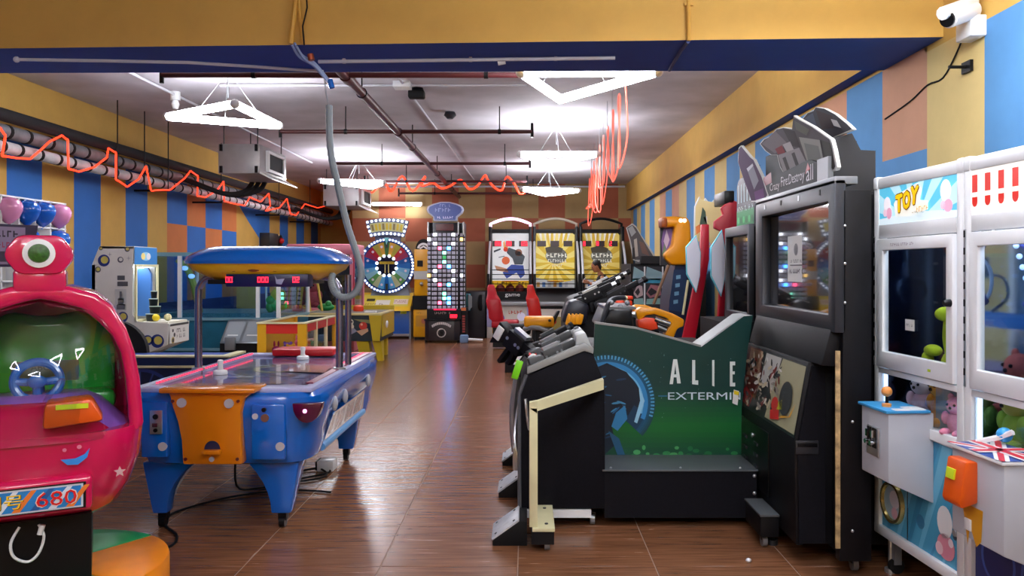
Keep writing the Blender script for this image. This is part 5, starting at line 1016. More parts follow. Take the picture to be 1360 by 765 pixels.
skin_body('shirt_front', pn, [(X-.10, hy, 1.0), (X-.115, hy, 1.2), (X-.10, hy, 1.38)], [(0, 1), (1, 2)], [(.06, .09), (.06, .1), (.05, .07)], mat('pale_shirt', 'a8969c', .8))
for s_ in (-1, 1): skin_body('sleeve', pn, [(X-.03, hy+s_*.17, 1.42), (X-.05, hy+s_*.22, 1.24), (X-.09, hy+s_*.235, 1.165), (X-.2, hy+s_*.17, 1.25)], [(0, 1), (1, 2), (2, 3)], [.068, .056, .052, .045], mat('maroon_sleeve', '4a2426', .7))
for s_ in (-1, 1): skin_body('trouser_leg', pn, [(X, hy+s_*.02, .93), (X, hy+s_*.1, .86), (X-.03, hy+s_*.11, .48), (X+.01, hy+s_*.11, .08)], [(0, 1), (1, 2), (2, 3)], [.12, .1, .072, .06], mat('dark_trousers', '1c2028', .8))
for s_ in (-1, 1): part(pn, 'shoe', G().ell((X-.07, hy+s_*.115, .045), (.14, .05, .045)), BLACKR)
for sy in (-1, 1):
    w = Vector((X-.29, hy+(-.14 if sy < 0 else .1), 1.32)); ov, oe, orr = [w, w+Vector((-.05, -sy*.02, .02))], [(0, 1)], [.03, (.02, .035)]
    for f_ in range(4):
        b_ = len(ov); zz = .028-.018*f_; ov += [w+Vector((-.09, -sy*.015, .02+zz)), w+Vector((-.125, -sy*.035, .03+zz)), w+Vector((-.135, -sy*.06, .035+zz))]; oe += [(1, b_), (b_, b_+1), (b_+1, b_+2)]; orr += [.0105, .0095, .008]
    b_ = len(ov); ov += [w+Vector((-.05, -sy*.05, .05)), w+Vector((-.08, -sy*.06, .07))]; oe += [(1, b_), (b_, b_+1)]; orr += [.011, .009]
    skin_body('hand', pn, ov, oe, orr, SKIN)
t = thing('phone', 'phone with a lit white screen held by the person', 'phone', (X-.42, hy, 1.36)); M2 = Matrix.Translation((X-.42, hy-.02, 1.385)) @ Matrix.Rotation(R(35), 4, 'Y')
part(t, 'case', G().tf(M2).box(-.005, .005, -.04, .04, -.07, .09), BLACKM, bev=.002); part(t, 'screen', G().tf(M2).box(.005, .007, -.035, .035, -.06, .08), mat('lit_phone_screen', 'f0f4ff', .3, emit=2))

# ================================================================== RIGHT SIDE: GUN GAMES
TR = mat('t_moulding_grey', '5c5f66', .4, .3)
def light_gun(label, a, b, s=1.0, m=BLACK, m2=SILVER, roll=0, group=None, acc=None):
    """toy gun from stock end a to muzzle b"""
    a, b = Vector(a), Vector(b); L = (b-a).length; ex = (b-a).normalized(); ey = Vector((0, 0, 1)).cross(ex).normalized(); ez = ex.cross(ey)
    M = Matrix(((ex.x, ey.x, ez.x, a.x), (ex.y, ey.y, ez.y, a.y), (ex.z, ey.z, ez.z, a.z), (0, 0, 0, 1)))
    t = thing('toy_rifle', label, 'toy gun', tuple(a), group=group); w = .028*s; h = .05*s
    part(t, 'stock', G().tf(M).prism([(0, -h*1.6), (0, h*.8), (L*.2, h*.6), (L*.3, h*.3), (L*.3, -h*.5)], 'y', -w, w), m, bev=.006)
    part(t, 'receiver', G().tf(M).box(L*.26, L*.62, -w*1.2, w*1.2, -h*.8, h*.9), m, bev=.006); part(t, 'barrel', G().tf(M).cyl((L*.6, 0, h*.2), (L, 0, h*.2), w*.7, n=10), m2)
    part(t, 'barrel_shroud', G().tf(M).box(L*.6, L*.86, -w*.9, w*.9, -h*.2, h*.75), m, bev=.004); part(t, 'grip', G().tf(M).prism([(L*.34, -h*.7), (L*.42, -h*.7), (L*.36, -h*2.6), (L*.29, -h*2.5)], 'y', -w*.8, w*.8), m, bev=.004)
    part(t, 'top_rail', G().tf(M).box(L*.3, L*.6, -w*.6, w*.6, h*.9, h*1.25), m2); part(t, 'muzzle', G().tf(M).cyl((L*.95, 0, h*.2), (L*1.02, 0, h*.2), w, n=10), m)
    part(t, 'magazine', G().tf(M).box(L*.46, L*.54, -w*.7, w*.7, -h*2.1, -h*.7), m, bev=.003)
    for q in (.3, .5, .58): part(t, 'bolt', G().tf(M).cyl((L*q, -w*1.3, h*.1), (L*q, w*1.3, h*.1), h*.16, n=8), m2)
    if acc: part(t, 'accent_plate', G().tf(M).box(L*.02, L*.16, -w*1.25, w*1.25, -h*.8, h*.5), acc, bev=.004)
    return t

# ---- front machine with green side panel
al = thing('gun_arcade_machine', 'black gun arcade machine with dark green side panel lettered ALIE and EXTERMI', 'arcade machine', (.8, 5.5, 0)); Ya = 4.95
def pa(a, b, Y=Ya): return (WX(a, Y), WZ(b, Y))
DN = mat('black_carpet_panel', '0b0b13', .75, noise=.35, nscale=60)
part(al, 'pedestal', G().prism([pa(691, 676), pa(690, 524), pa(699, 500), pa(776, 466), pa(788, 470), pa(803, 510), pa(804, 676)], 'y', Ya, 6.85), DN, bev=.008)
part(al, 'bottom_rail', G().box(WX(694, Ya), WX(785, Ya), Ya-.01, 6.8, WZ(687, Ya), WZ(677, Ya)), WHITE)
part(al, 'top_moulding', G().prism([pa(700, 497), pa(700, 488), pa(776, 455), pa(788, 462), pa(788, 470), pa(776, 466)], 'y', Ya-.01, Ya+.05), mat('grey_moulding', '8c8e8c', .4), bev=.006)
for k in (1, 2): part(al, 'top_moulding', G().prism([pa(700, 497), pa(700, 488), pa(776, 455), pa(788, 462), pa(788, 470), pa(776, 466)], 'y', Ya+.30*k, Ya+.30*k+.05), mat('grey_moulding', '8c8e8c', .4), bev=.006)
for k in range(2): part(al, 'gun_holder', G().prism([pa(765, 464), pa(766, 446), pa(778, 442), pa(787, 462)], 'y', Ya+.06+.3*k, Ya+.26+.3*k), mat('light_grey_plastic', 'b0b4b4', .4), bev=.01)
part(al, 'front_moulding', G().tube([(WX(690, Ya), Ya, WZ(676, Ya)), (WX(689.5, Ya), Ya, WZ(524, Ya)), (WX(699, Ya), Ya, WZ(498, Ya))], .012, 6), TR)
# cream brace in front
bf = part(al, 'brace_post', G().box(WX(703, 4.54), WX(714, 4.54), 4.52, 4.57, .14, WZ(541, 4.54)), CREAM, bev=.003)
A0, A1, B0, B1 = WX(703, 4.54), WX(714, 4.54), WX(800, Ya), WZ(503, Ya)
part(al, 'brace_arm', G().loft([[(A0, 4.52, WZ(541, 4.54)), (A1, 4.52, WZ(549, 4.54)), (A1, 4.57, WZ(549, 4.54)), (A0, 4.57, WZ(541, 4.54))], [(A0, 4.52, WZ(534, 4.54)), (A1, 4.52, WZ(532, 4.54)), (A1, 4.57, WZ(532, 4.54)), (A0, 4.57, WZ(534, 4.54))], ]), CREAM)
part(al, 'brace_arm', G().loft([[(A1, 4.52, WZ(545, 4.54)), (A1, 4.52, WZ(532, 4.54)), (A1, 4.57, WZ(532, 4.54)), (A1, 4.57, WZ(545, 4.54))], [(WX(801, 4.9), 4.86, WZ(516, 4.9)), (WX(801, 4.9), 4.86, WZ(503, 4.9)), (WX(801, 4.9), 4.95, WZ(503, 4.9)), (WX(801, 4.9), 4.95, WZ(516, 4.9))]]), CREAM)
ft = part(al, 'brace_foot', G().box(WX(714, 4.5)-.03, WX(737, 4.5), 4.5, 5.0, .12, .14), CREAM, bev=.003); part(ft, 'foot_block', G().box(WX(706, 4.5), WX(736, 4.5), 4.51, 4.98, .045, .12), BLACK)
for a, b in ((724, 670), (725, 697)): part(ft, 'screw', G().cyl((WX(a, 4.7), 4.58+.3*(a == 724), .14), (WX(a, 4.7), 4.58+.3*(a == 724), .145), .01), DGREY)
part(ft, 'caster', G().cyl((.10, 4.56, .035), (.13, 4.56, .035), .035, n=14), GREY); caster(al, .41, 5.02, .08); caster(al, .02, 6.6, .08)
for k, y in enumerate((4.62, 5.6, 6.5)):
    pd = part(al, 'foot_pedal', G().prism([(-.20, .0), (.0, .0), (.0, .14), (-.045, .14), (-.20, .03)], 'y', y, y+.28), BLACKR, bev=.004)
    u_ = Vector((.155, 0, .11)); M = Matrix.Translation((-.2, y, .032)) @ Matrix.Rotation(-math.atan2(.11, .155), 4, 'Y'); part(pd, 'tread_plate', G().tf(M).box(.0, .19, .0, .28, .0, .012), mat('worn_white_plate', 'c8ccd2', .4, noise=.12, nscale=20), bev=.002)
    for q in (.03, .16):
        for r_ in (.04, .24): part(pd, 'screw', G().tf(M).cyl((q, r_, .012), (q, r_, .016), .008, n=8), DGREY)
part(al, 'cable', G().tube(smooth_path([(-.04, 5.25, .78), (-.075, 5.15, .6), (-.07, 5.1, .45), (-.02, 5.08, .38), (.02, 5.0, .5), (.0, 4.93, .7), (-.01, 4.94, .8)], 5), .01, 6), SILVER)
part(al, 'silver_hose', G().tube(smooth_path([(-.07, 5.9, .8), (-.1, 5.8, .55), (-.08, 5.7, .3)], 4), .03, 8), mat('silver_foil', 'a8a8a8', .3, .8)); part(al, 'front_box', G().box(-.1, -.03, 5.55, 5.75, .2, .36), SILVER, bev=.01)
# long base step and green side panel
part(al, 'base_step', G().box(WX(803, Ya), 1.425, Ya, 5.36, .06, WZ(626, Ya)), DN); part(al, 'step_plate', G().box(WX(800, Ya), 1.432, Ya-.01, 5.36, WZ(626, Ya), WZ(623.5, Ya)), mat('step_grey', '5c6266', .45, .3), bev=.003)
for a in (812, 905, 985): part(al, 'screw', G().ell((WX(a, Ya), Ya+.03, WZ(623, Ya)), .008, 8, 5), SILVER)
for b in (632, 655): part(al, 'screw', G().ell((WX(1002, Ya), Ya, WZ(b, Ya)), .012, 8, 5), SILVER)
Yg = 5.34; GPN = mat('dark_green_panel', '0e3a38', .3)
def pg(a, b): return (WX(a, Yg), WZ(b, Yg))
OUTL = [pg(786, 608), pg(985, 606), pg(985, 545), pg(992, 470), pg(1000, 419), pg(988, 420), pg(931, 461), pg(845, 437), pg(790, 430)]
sp = part(al, 'side_panel', G().prism(OUTL, 'y', Yg, Yg+.05), GPN)
part(al, 'panel_edge', G().prism([pg(790, 430), pg(845, 437), pg(931, 461), pg(931, 458.5), pg(845, 434.5), pg(790, 427.5)], 'y', Yg-.004, Yg+.056), mat('grey_moulding', '8c8e8c', .4))
part(al, 'ledge', G().prism([pg(931, 461), pg(988, 420), pg(999, 419), pg(998, 432), pg(990, 432), pg(936, 470)], 'y', Yg+.003, Yg+.30), mat('pale_grey_ledge', 'a4aaa8', .45))
# print: green mist, blue curved glow (plain stand-in), star dots, lettering
d = D((0, Yg, 0), lay=.0006)
def gp(p): return [pg(*q) for q in p]
NB = 16
for k in range(NB):
    b0, b1 = 608-(608-500)*k/NB, 608-(608-500)*(k+1)/NB; t_ = k/NB; f_ = sin(pi*min(1, t_*1.0+.25)); c = '%02x%02x%02x' % (10, int(58+44*max(0, 1-abs(t_-.35)*2)), int(56-12*max(0, 1-abs(t_-.3)*2)))
    d.poly(gp([(787, b0), (985, b0), (985, b1), (787, b1)]), c)
rn = random.Random(11); d.up()
for k in range(40): a, b = rn.uniform(850, 1000), rn.uniform(440, 560); r = rn.uniform(.001, .0028); (d.disc(*pg(a, b), r, '7a9a98', n=6) if b > 470 or 850 < a < 915 else None)
for k in range(16): a = rn.uniform(835, 978); d.disc(*pg(a, rn.uniform(594, 606)), rn.uniform(.012, .03), ('1c6a3c', '2c8048', '4a9a5c')[k % 3], rb=rn.uniform(.008, .018), n=9)
cx_, cz_ = pg(806, 535)
for k in range(6): r0 = .325-.012*k; d.up(.5).arc(cx_, cz_, .16, r0, -.75, pi-.5, ('0d3f4a', '0e4658', '0f4c66', '105070', '0f4a6a', '0d3a58')[k], 24)
d.up().arc(cx_, cz_, .245, .275, -.42, pi-.8, '2d7fb8', 30).arc(cx_, cz_, .235, .247, -.3, pi-1.0, '6ab0d8', 26).up()
for k in range(34): a = -.30+2.5*k/33; d.arc(cx_, cz_, .293, .318, a, a+.035, '4a98c4', 1)
d.up().poly(gp([(787, 490), (806, 482), (832, 494), (848, 515), (852, 545), (842, 538), (834, 552), (826, 545), (812, 565), (818, 590), (800, 606), (787, 606)]), '0a1f30').up()
for k in range(16): a, b = 790+rn.uniform(0, 40), 500+rn.uniform(0, 90); r = rn.uniform(.012, .03); e = rn.uniform(-.9, .9); d.up(.1).disc(*pg(a, b), r*1.5, ('1c5a86', '3c86b0', '2a6a94', '123a5c')[k % 4], rb=r*.3, n=8, rot=e)
d.up().poly(gp([(818, 548), (830, 538), (833, 556), (820, 572), (812, 566)]), '2f7cae').poly(gp([(808, 572), (822, 582), (830, 604), (820, 604)]), '1c5478').poly(gp([(848, 512), (856, 532), (846, 562), (842, 560), (850, 532)]), '8ac0dc'); d.put(al, 'panel_print', PRINT)
d = D((0, Yg-.006, 0), lay=.0006); WL = 'd4dedc'
d.poly(gp([(889, 510), (894, 477), (899, 477), (904, 509), (899, 509), (896.8, 484), (893.5, 510)]), WL).up().poly(gp([(893.5, 501), (900, 501), (900, 497), (893.5, 497)]), WL)
d.poly(gp([(919, 478), (923, 478), (923, 505), (927, 505), (927, 511), (919, 510)]), WL).poly(gp([(945.5, 478), (948.5, 478), (948.5, 513), (945.5, 512)]), WL).up()
d.poly(gp([(969, 480), (976, 480), (976, 485), (972.5, 485), (972.5, 493), (975.5, 493), (975.5, 497), (972.5, 497), (972.5, 508), (976, 508), (976, 513), (969, 513)]), WL)
d.put(sp, 'lettering', label='white tall letters ALIE')
d = D((0, Yg-.006, 0), lay=.0006); x0_, z0_ = pg(887, 530.5); d.rect(*[pg(874, 0)[0], pg(886, 0)[0]], pg(0, 526.5)[1], pg(0, 525)[1], '2a6a90').text('EXTERMI', x0_, z0_, pg(971, 0)[0]-x0_, pg(0, 521)[1]-z0_, 'c4d6e4').text('N', pg(973, 0)[0], z0_, .05, pg(0, 521)[1]-z0_, 'c4d6e4'); d.put(sp, 'lettering', label='pale blue wide letters EXTERMI')
d = D((0, Yg-.01, 0)); d.poly(gp([(974, 517), (981, 519), (979, 538), (972, 535)]), 'd8dad8').up().poly(gp([(974.5, 518), (980.8, 520), (980.3, 525), (974, 523)]), 'e0c81c'); d.put(sp, 'yellow_sticker')
# inner deck, controls and mounts above the panel, screen box, header
part(al, 'inner_deck', G().box(.47, 1.42, 5.39, 6.82, .06, 1.02), BLACK); part(al, 'gun_mount', G().prism([pg(800, 440), pg(845, 440), pg(842, 412), pg(812, 412)], 'y', 5.45, 6.3), BLACKM, bev=.02)
for k, (a, b) in enumerate(((812, 402), (826, 408), (838, 404), (818, 420))): part(al, 'mount_knob', G().ell((WX(a, 5.5), 5.5+.1*k, WZ(b, 5.5)), (.02, .02, .018)), GREY)
part(al, 'mount_tray', G().box(WX(803, 5.6), WX(842, 5.6), 5.5, 6.2, WZ(410, 5.6), WZ(407, 5.6)), mat('grey_tray', '6c7074', .4, .4))
part(al, 'holster_tube', G().tube(smooth_path([(WX(800, 5.5), 5.5, WZ(428, 5.5)), (WX(806, 5.5), 5.5, WZ(408, 5.5)), (WX(816, 5.5), 5.6, WZ(398, 5.5)), (WX(834, 5.5), 5.7, WZ(397, 5.5))], 4), .018, 8), DGREY)
XS = 1.69
part(al, 'screen_cabinet', G().box(1.48, 2.55, 6.08, 6.82, .06, 1.20), BLACK)
def xplane_frame(par, name, X, y0, y1, z0, z1, w, th, m, bev=.006): return part(par, name, G().tf(Matrix.Translation((X, 0, 0)) @ Matrix.Rotation(pi/2, 4, 'Z') @ Matrix.Scale(-1, 4, (0, 1, 0)) if False else Matrix.Translation((X, 0, 0)) @ Matrix(((0, 1, 0, 0), (1, 0, 0, 0), (0, 0, 1, 0), (0, 0, 0, 1)))).frame(y0, y1, z0, z1, w, 0, th), m, bev)
part(al, 'monitor_box', G().box(XS+.04, 2.55, 6.08, 6.82, 1.20, 1.93), BLACK); xplane_frame(al, 'monitor_bezel', XS, 6.08, 6.82, 1.20, 1.95, (.05, .05, .06, .08), .06, DGREY)
SCR = mat('dark_screen_glass', '08080e', .03, coat=.6); part(al, 'screen', G().box(XS+.03, XS+.04, 6.12, 6.78, 1.25, 1.88), SCR)
hd_ = part(al, 'header_card', G().prism([(6.1, 1.95), (6.6, 1.95), (6.62, 2.28), (6.56, 2.33), (6.1, 2.40)], 'x', XS+.05, XS+.09), mat('dark_header', '14202c', .35))
d = D((XS+.05, 6.62, 1.95), (0, -1, 0), (0, 0, 1)); d.rect(0, .5, .0, .13, '1c8a4c').up().scrib(.03, .48, .11, .17, 'c8e0dc', 1, 3)
for k in range(5): x = .05+.085*k; d.poly([(x, .19), (x+.022, .19), (x+.016, .34), (x+.004, .34)], 'bcd8e0')
for k in range(6): d.up(.1).disc(.06+.08*k, .05, .03, ('4ac070', '107038')[k % 2], n=8)
d.put(hd_, 'header_print')

GR2 = mat('worn_grey_plastic', '4c4e50', .4, .2, noise=.2)
light_gun('long black toy rifle with white plate on its stock, leftmost at the front pedestal', W(664, 436, 5.55), W(716, 482, 5.35), 1.5, BLACK, SILVER, acc=WHITE)
light_gun('grey toy rifle lying along the front pedestal, nearest the camera', W(703, 484, 5.02), W(773, 452, 5.12), 1.0, GR2, SILVER)
light_gun('grey toy rifle lying along the front pedestal, second from the camera', W(702, 474, 5.32), W(768, 440, 5.42), 1.0, GR2, SILVER)
light_gun('grey toy rifle lying along the front pedestal, third from the camera', W(706, 464, 5.7), W(760, 434, 5.8), 1.0, BLACK, GR2)
t = thing('gun_strap', 'lime green tag hanging from the front toy rifle', 'tag', W(688, 490, 5.0)); part(t, 'tag', G().tf(Matrix.Translation(W(687, 491, 4.98)) @ Matrix.Rotation(R(18), 4, 'Y')).box(-.022, .022, -.006, .006, -.06, .06), mat('lime_tag', '7ad81c', .4), bev=.005); part(t, 'cord', G().tube([W(690, 480, 4.99), W(697, 470, 5.0), W(702, 472, 5.02)], .006, 5), BLACKR)
t = thing('coiled_hose', 'short red and white cable ends between the front toy rifles', 'cable', W(706, 470, 5.2)); part(t, 'red_cable', G().tube(smooth_path([W(702, 470, 5.2), W(707, 473, 5.2), W(713, 471, 5.2)], 4), .014, 6), REDP); part(t, 'white_cable', G().tube(smooth_path([W(703, 476, 5.15), W(708, 472, 5.15), W(712, 475, 5.15)], 4), .014, 6), WHITE)

# ---- big dark cabinet with cut-out figures
DN.node_tree.nodes['Principled BSDF'].inputs['Specular IOR Level'].default_value = .2
cf = thing('big_gun_cabinet', 'big black screen cabinet with paper notice on its screen, right of the green panel', 'arcade machine', (2.0, 5.1, 0)); y0, y1, xs = 4.10, 5.52, 1.58
part(cf, 'side_cabinet', G().prism([(1.605, .10), (1.77, .10), (1.77, 2.01), (1.625, 2.01), (1.625, 1.335)], 'y', y0, y0+.06), BLACK, bev=.004)
part(cf, 'cabinet', G().box(1.64, 2.55, y0+.28, y1, .10, 2.03), BLACK, bev=.006); part(cf, 'rear_side', G().box(1.77, 2.55, y0+.255, y0+.30, .10, 2.01), BLACK)
part(cf, 'inner_body', G().box(1.645, 1.77, y0+.05, y0+.3, .10, 2.0), BLACK)
CH = mat('chipped_wood_edge', 'b09468', .7, noise=.6, nscale=22)
part(cf, 'chipped_edge', G().box(WX(1109.5, y0), WX(1115.5, y0), y0-.006, y0+.004, WZ(728, y0), WZ(466, y0)), CH)
for b in (300, 350, 402, 560, 705): part(cf, 'screw', G().ell((WX(1122 if b < 500 else 1132, y0), y0-.002, WZ(b, y0)), .008, 8, 5), SILVER)
xplane_frame(cf, 'monitor_bezel', xs, y0, y1, 1.275, 2.065, (.09, .15, .09, .11), .06, DGREY); 
part(cf, 'screen', G().prism([(xs+.025, y0+.08), (xs+.058, y1-.1), (xs+.07, y1-.1), (xs+.07, y0+.08)], 'z', 1.34, 1.98), SCR)
part(cf, 'top_rail', G().box(xs, xs+.12, y0, y1, 2.04, 2.08), GREY, bev=.004)
for k in range(4): part(cf, 'rail_slot', G().box(xs-.003, xs+.002, y0+.2+.33*k, y0+.22+.33*k, 2.0, 2.03), SILVER if k % 2 else BLACKM)
pz = WZ(330, 5.2); d = D((xs+.04, 4.955, 0), (0, -1, 0), (0, 0, 1)); P1 = d.P; d.P = lambda a, b: P1(a*.93, 1.6+(b-1.6)*.93); d.rect(.0, .33, 1.52, 1.82, 'd8d8d4').up().disc(.165, 1.73, .04, '8a8a8c', n=12).rect(.05, .28, 1.625, 1.632, '5a5a5c').scrib(.04, .3, 1.57, 1.61, '4a4a4c', 1, 4).scrib(.06, .27, 1.64, 1.67, '6a6a6c', 1, 9).poly([(.16, 1.70), (.175, 1.70), (.169, 1.77)], '5a5a5c'); d.put(cf, 'paper_notice', mat_ := ink('paper_print', .7))
part(cf, 'lower_ledge', G().prism([(xs-.05, 1.10), (xs+.08, 1.09), (xs+.1, 1.29), (xs, 1.29)], 'y', y0+.05, y1-.02), BLACK, bev=.006)
# console: slanted art panel, coin door, side with handle
yc0, yc1 = 4.30, 5.47
part(cf, 'console', G().prism([(1.447, .12), (1.44, .68), (1.515, 1.10), (1.82, 1.10), (1.82, .12)], 'y', yc0, yc1), BLACK, bev=.006)
part(cf, 'console_side', G().prism([(1.46, .13), (1.455, .67), (1.53, 1.08), (1.60, 1.08), (1.60, .13)], 'y', yc0-.02, yc0), DN)
u_ = Vector((0, -1, 0)); v_ = Vector((.075, 0, .42)); L_ = v_.length; d = D((1.4395, yc1, .68), u_, v_, lay=.0008); w_ = yc1-yc0
sx = w_/.94; w_ = .94; sz = L_/.489; P0 = d.P; d.P = lambda a, b: P0(a*sx, b*sz); L_ = .489; d.rect(.02, w_-.01, .01, L_-.02, '1a1c20').up()
d.poly([(.04, .2), (.3, .1), (.34, .3), (.26, .47), (.06, .47)], '5a241c').poly([(.08, .25), (.3, .27), (.3, .46), (.08, .46)], 'b08a6c').poly([(.05, .05), (.22, .03), (.3, .2), (.1, .22)], '8a1a18').up()
d.poly([(.5, .03), (.93, .03), (.93, .46), (.62, .46), (.55, .3)], 'a09c7c').poly([(.34, .25), (.55, .22), (.6, .46), (.36, .46)], 'b4b2ac').up()
rn = random.Random(21)
for k in range(110):
    a, b = rn.uniform(.06, .66), rn.uniform(.05, .42); e, r = rn.uniform(-1.2, 1.2), rn.uniform(.015, .045)
    d.up(.06).disc(a, b, r, ('1c1c20', 'd0ccc4', '8c8478', '2c2a2c', 'c0b090', '7a2018')[k % 6], rb=r*.35, n=8, rot=e)
d.up().disc(.76, .22, .085, '2a2a2c', rb=.11, n=20).poly([(.6, .04), (.72, .07), (.7, .13), (.58, .1)], 'c81c1c').disc(.63, .15, .05, 'c0281c', n=10).poly([(.72, .08), (.86, .12), (.9, .22), (.84, .12), (.74, .1)], 'd8a02c').poly([(.66, .12), (.74, .14), (.72, .2), (.68, .18)], 'b8b82c'); d.put(cf, 'art_panel')
d = D((1.533, yc1-.04, 0), u_, (0, 0, 1)); part(cf, 'coin_door', G().box(1.434, 1.447, 4.75, 5.37, .24, .625), mat('black_steel_door', '141618', .3, .5), bev=.003)
for a in (.0, .24):
    for b in range(3): part(cf, 'coin_slot', G().box(1.426, 1.436, 5.2-a, 5.28-a, .36+.07*b, .38+.07*b), DGREY, bev=.002)
part(cf, 'lock', G().cyl((1.424, 5.07, .55), (1.436, 5.07, .55), .014), SILVER)
part(cf, 'handle_recess', G().box(WX(1055, yc0), WX(1085, yc0), yc0-.026, yc0-.018, WZ(602, yc0), WZ(584, yc0)), DGREY, bev=.003); part(cf, 'handle', G().box(WX(1057, yc0), WX(1083, yc0), yc0-.032, yc0-.022, WZ(592, yc0), WZ(587, yc0)), BLACKM, bev=.002)
pd = part(cf, 'foot_box', G().box(1.335, 1.44, 4.56, 4.88, .07, .19), BLACK, bev=.004); part(pd, 'tread', G().box(1.33, 1.44, 4.55, 4.885, .19, .20), mat('step_grey', '5c6266', .45, .3)); caster(pd, 1.37, 4.62, .08); part(pd, 'foot_pad', G().cyl((1.43, 4.65, 0), (1.43, 4.65, .03), .03), DGREY)
caster(cf, 1.58, 4.64, .13, .038); caster(cf, 1.74, 4.25, .11); caster(cf, 1.58, 5.3, .13)
# cut-outs on top
art = thing('cutout_sign', 'grey mech cut-out boards and black boxes standing on the big screen cabinet', 'sign', (1.8, 4.8, 2.08)); WE = mat('white_board_edge', 'c8c8c4', .5)
part(art, 'black_box', G().prism([(WX(1106, 4.3), 2.03), (WX(1172, 4.3), 2.03), (WX(1172, 4.3), WZ(197, 4.3)), (WX(1152, 4.3), WZ(196, 4.3)), (WX(1140, 4.3), WZ(173, 4.3)), (WX(1106, 4.3), WZ(183, 4.3))], 'y', 4.385, 4.7), mat('matt_black_board', '1e1e22', .6)); part(art, 'black_box', G().box(1.65, 1.95, 4.72, 5.0, 2.03, 2.36), mat('matt_black_board', '1e1e22', .6)); part(art, 'black_board', G().box(1.63, 1.66, 4.95, 5.45, 2.03, 2.37), mat('matt_black_board', '1e1e22', .6))
def cutout(name, pts, X, th, base, blobs, seed):
    """pts: photo pixels of the board outline; the board stands in the plane x = X"""
    def q(p): Y = X*F/(p[0]-PX); return (Y, WZ(p[1], Y))
    pl = [q(p) for p in pts]; o = part(art, name, G().prism(pl, 'x', X, X+th), WE); d = D((X, 0, 0), (0, -1, 0), (0, 0, 1), lay=.001); cx = sum(p[0] for p in pl)/len(pl); cz = sum(p[1] for p in pl)/len(pl)
    d.poly([(-(cx+(a-cx)*.965), cz+(b-cz)*.965) for a, b in pl], base).up()
    for c, poly in blobs: d.up(.3).poly([(-q(p)[0], q(p)[1]) for p in poly], c)
    d.put(o, 'cutout_print', ink('matt_print', .85))
cutout('mech_cutout', [(1009, 191), (1014, 185), (1024, 180), (1031, 171), (1040, 169), (1052, 171), (1054, 153), (1060, 157), (1080, 168), (1104, 185), (1108, 200), (1112, 222), (1110, 226), (1095, 229), (1075, 226), (1060, 230), (1044, 236), (1036, 222), (1032, 206), (1024, 206), (1016, 200)], 1.615, .02, '4a4448',
       [('6c6266', [(1012, 191), (1030, 174), (1046, 190), (1030, 204)]), ('2a2022', [(1040, 171), (1056, 174), (1064, 196), (1052, 194)]), ('a8a0a0', [(1040, 192), (1050, 188), (1055, 199), (1046, 203)]), ('7a2028', [(1030, 198), (1039, 193), (1044, 203), (1034, 205)]), ('8a8688', [(1034, 206), (1062, 196), (1072, 216), (1042, 230)]), ('3a3638', [(1040, 210), (1044, 208), (1050, 225), (1046, 227)]), ('3a3638', [(1052, 204), (1056, 202), (1062, 219), (1058, 221)]), ('5a5a52', [(1056, 160), (1076, 172), (1072, 180), (1058, 172)]), ('8a8a84', [(1062, 182), (1090, 186), (1097, 226), (1074, 218)]), ('6c6e6c', [(1069, 190), (1088, 194), (1094, 221), (1075, 215)]), ('3a3834', [(1092, 186), (1104, 190), (1109, 222), (1099, 227)])], 1)
cutout('mech_cutout', [(1064, 160), (1072, 150), (1080, 147), (1083, 142), (1095, 144), (1110, 152), (1126, 165), (1133, 172), (1100, 186), (1090, 176)], 1.74, .02, '2a2a34', [('3c4454', [(1068, 158), (1080, 150), (1086, 170), (1078, 168)]), ('2a1a1e', [(1084, 146), (1106, 154), (1108, 170), (1092, 172)]), ('a8a4a4', [(1104, 158), (1112, 160), (1118, 170), (1108, 167)])], 2)
cutout('purple_cutout', [(981, 197), (984, 193), (996, 208), (1001, 212), (1012, 235), (1020, 260), (1016, 268), (998, 268), (988, 240), (980, 215)], 1.585, .02, '4c3450', [('8a8690', [(993, 226), (1000, 218), (1008, 240), (1002, 252)]), ('c8c4cc', [(992, 224), (1000, 217), (1001, 220), (994, 228)]), ('6a3f70', [(1002, 255), (1014, 250), (1016, 264), (1004, 266)])], 3)
hb = part(art, 'header_board', G().prism([(4.38, 2.08), (5.42, 2.08), (5.40, 2.16), (5.1, 2.2), (4.5, 2.22), (4.38, 2.19)], 'x', 1.59, 1.61), mat('matt_black_board', '1e1e22', .6)); part(art, 'grey_board', G().box(1.59, 1.62, 4.22, 4.375, 2.08, 2.2), GREY)
d = D((1.59, 5.42, 2.085), (0, -1, 0), (0, 0, 1)); d.poly([(.04, .07), (.24, .08), (.22, .15), (.06, .13)], '8a1c38').poly([(.86, .06), (.94, .08), (.9, .12)], 'a82838').up().text('Crazy', .20, .01, .2, .065, 'c8c0c4').text('Fire:Destroy', .43, .012, .42, .08, 'c8c4cc').text('all', .88, .015, .11, .09, 'c8c4cc'); d.put(hb, 'lettering', label='grey white letters Crazy Fire:Destroy all')

